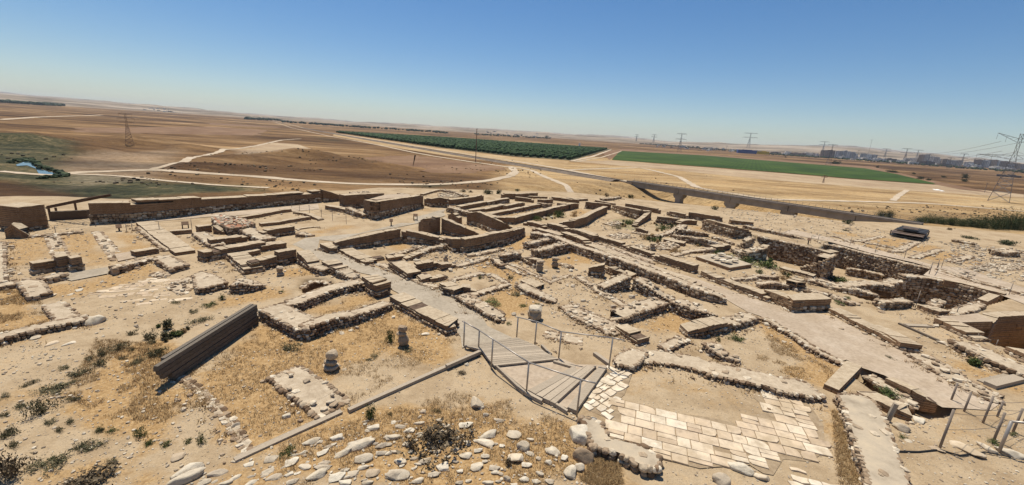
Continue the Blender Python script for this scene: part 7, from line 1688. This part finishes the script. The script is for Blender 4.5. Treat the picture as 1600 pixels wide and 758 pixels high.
def grass(label, n_, regions, hgt, material='leaf_straw', z=0):
    V = []; T = []
    for wgt, c, poly in regions:
        m_ = int(n_*wgt); P = scatter(m_, poly, c); nn = fbm(P[:, 0]*1.1, P[:, 1]*1.1, 31, 4); P = P[nn > .44]
        for k in range(5):
            m2 = len(P); a = rg.uniform(0, 6.28, m2); l = hgt*rg.uniform(.4, 1.3, m2); lean = rg.uniform(.2, 1.1, m2); off = rg.normal(0, .03, (m2, 2))
            bx, by = P[:, 0]+off[:, 0], P[:, 1]+off[:, 1]; bz = height(bx, by)
            wx, wy = -np.sin(a)*.006, np.cos(a)*.006
            A_ = np.c_[bx-wx, by-wy, bz-.01]; B_ = np.c_[bx+wx, by+wy, bz-.01]; C_ = np.c_[bx+np.cos(a)*l*lean, by+np.sin(a)*l*lean, bz+l/np.sqrt(1+lean**2)]
            V.append(np.stack([A_, B_, C_], 1).reshape(-1, 3)); T.append(np.repeat(rg.random(m2), 3))
    V = np.vstack(V); mb = MB(); mb.add(V, np.arange(len(V)).reshape(-1, 3), 0, np.concatenate(T)); tag(mb.build('dry_grass', MT[material]), label, 'grass', kind='stuff')
grass('short dry golden grass covering the foreground', 30000, [(.28,'_',[(280,560),(420,500),(600,470),(720,530),(540,640),(370,700)]), (.22,'_',[(440,690),(760,600),(880,660),(980,758),(430,758)]), (.2,'_',[(150,530),(300,540),(330,640),(250,690),(100,620)]), (.08,'_',[(940,700),(1000,720),(990,758),(900,758)]), (.07,'_',[(1200,520),(1320,590),(1270,610),(1180,560)]), (.05,'_',[(1300,640),(1320,640),(1345,758),(1310,758)]), (.1,'_',[(0,450),(60,460),(80,520),(0,540)])], .085)

# stones and weeds gathered at the feet of the walls
Cs = []; Sz = []; gr = []
for Pn, Nn_, s_, z0_, dist_, kd in FEET:
    L = s_[-1]; n_ = int(L*(9 if dist_ < 22 else 5)*(1 if kd != 'M' else .6))
    for _ in range(n_):
        x = rg.uniform(-.2, L+.2); o = rg.exponential(.22)+.04; q = (.02+.07*rg.random()**2.5)*(1 if dist_ < 22 else 1.35)
        cx = np.interp(x, s_, Pn[:, 0])+np.interp(x, s_, Nn_[:, 0])*o; cy = np.interp(x, s_, Pn[:, 1])+np.interp(x, s_, Nn_[:, 1])*o
        Cs.append((cx, cy)); Sz.append(q)
        if rg.random() < .35: gr.append((cx, cy))
Cs = np.array(Cs); Sz = np.array(Sz)
mb = MB(); stones(mb, np.c_[Cs, height(Cs[:, 0], Cs[:, 1])+Sz*.3], np.c_[Sz, Sz*rg.uniform(.6, 1, len(Sz)), Sz*.6], rg.uniform(0, 6, len(Sz)), 0, 0, rg.uniform(.2, 1, len(Sz)))
tag(mb.build('rubble', MT['field_stone']), 'small fallen rubble lying along the feet of the ruined walls', 'rubble', kind='stuff')
V = []; T = []; G = np.array(gr)
for k in range(14):
    b0 = G+rg.normal(0, .09, G.shape); a = rg.uniform(0, 6.28, len(G)); l = rg.uniform(.05, .16, len(G)); bz = height(b0[:, 0], b0[:, 1])
    w_ = np.c_[-np.sin(a), np.cos(a)]*.012
    V.append(np.stack([np.c_[b0-w_, bz], np.c_[b0+w_, bz], np.c_[b0+np.c_[np.cos(a), np.sin(a)]*l[:, None]*.7, bz+l]], 1).reshape(-1, 3)); T.append(np.repeat(rg.random(len(G)), 3))
V = np.vstack(V); mb = MB(); mb.add(V, np.arange(len(V)).reshape(-1, 3), 0, np.concatenate(T)); tag(mb.build('dry_weeds', MT['leaf_straw']), 'dry weeds growing against the feet of the walls', 'grass', kind='stuff')
# reeds along the stream
C_ = []
for _ in range(170):
    i_ = rg.integers(0, 5); a_, b_ = [(18,254),(48,249),(64,262),(84,267),(106,275),(60,279)][i_], [(48,249),(64,262),(84,267),(106,275),(60,279),(18,254)][i_]
    t_ = rg.random(); P = onz(a_[0]+(b_[0]-a_[0])*t_+rg.normal(0, 2), a_[1]+(b_[1]-a_[1])*t_+rg.normal(0, .9), PLAIN); C_.append(P[:2])
C_ = np.array(C_); q_ = rg.uniform(.3, .8, len(C_)); mb = MB(); stones(mb, np.c_[C_, np.full(len(C_), PLAIN)+q_*.4], np.c_[q_*1.2, q_, q_*.7], rg.uniform(0, 6, len(C_)), 0, 0, rg.random(len(C_)))
tag(mb.build('reeds', MT['leaf_dark']), 'dark reeds along the banks of the blue stream', 'reeds', kind='stuff')
# dark scrub dots on the plain and its mounds
C_ = []; Q_s = []
for (a, b_, c_, d_, n_) in [(240,235,600,268,700),(0,215,240,250,300),(600,250,860,290,350),(870,285,1100,312,160),(1300,322,1600,345,350),(0,285,110,306,120),(400,282,760,300,260),(960,262,1300,300,60),(100,262,400,290,160)]:
    for _ in range(n_):
        P = onz(rg.uniform(a, c_), rg.uniform(b_, d_), PLAIN); 
        if P[1] < 0 or np.hypot(P[0], P[1]) > 1200: continue
        if fbm(np.array([P[0]*.02]), np.array([P[1]*.02]), 51, 3)[0] < .47: continue
        C_.append((P[0]+rg.normal(0, 2), P[1]+rg.normal(0, 2))); Q_s.append(.12+.5*rg.random()**2.5)
C_ = np.array(C_); Q_s = np.array(Q_s); kk = sdist(PLAT, C_[:, 0], C_[:, 1]) > 6; C_ = C_[kk]; Q_s = Q_s[kk]
mb = MB(); stones(mb, np.c_[C_, height(C_[:, 0], C_[:, 1])+Q_s*.3], np.c_[Q_s, Q_s*.9, Q_s*.6], rg.uniform(0, 6, len(Q_s)), 0, 0, rg.uniform(0, 1, len(Q_s)))
tag(mb.build('desert_scrub', MT['leaf_dead']), 'dark low desert scrub dotted over the plain and mounds', 'scrub', kind='stuff')
# ------------------------------------------------------------------ haze
mb = MB(); mb.box((0, 6000, 150), (34000, 16500, 344))
mh = bpy.data.materials.new('haze'); mh.use_nodes = True; ntt = mh.node_tree
ntt.nodes.remove(ntt.nodes['Principled BSDF']); pv = ntt.nodes.new('ShaderNodeVolumePrincipled')
pv.inputs['Color'].default_value = (.86, .93, 1, 1); pv.inputs['Density'].default_value = 4.5e-5; pv.inputs['Anisotropy'].default_value = .1
ntt.links.new(pv.outputs[0], ntt.nodes['Material Output'].inputs['Volume'])
hzb = mb.build('haze', mh); tag(hzb, 'thin pale dusty haze over the far plain', 'haze', kind='stuff')
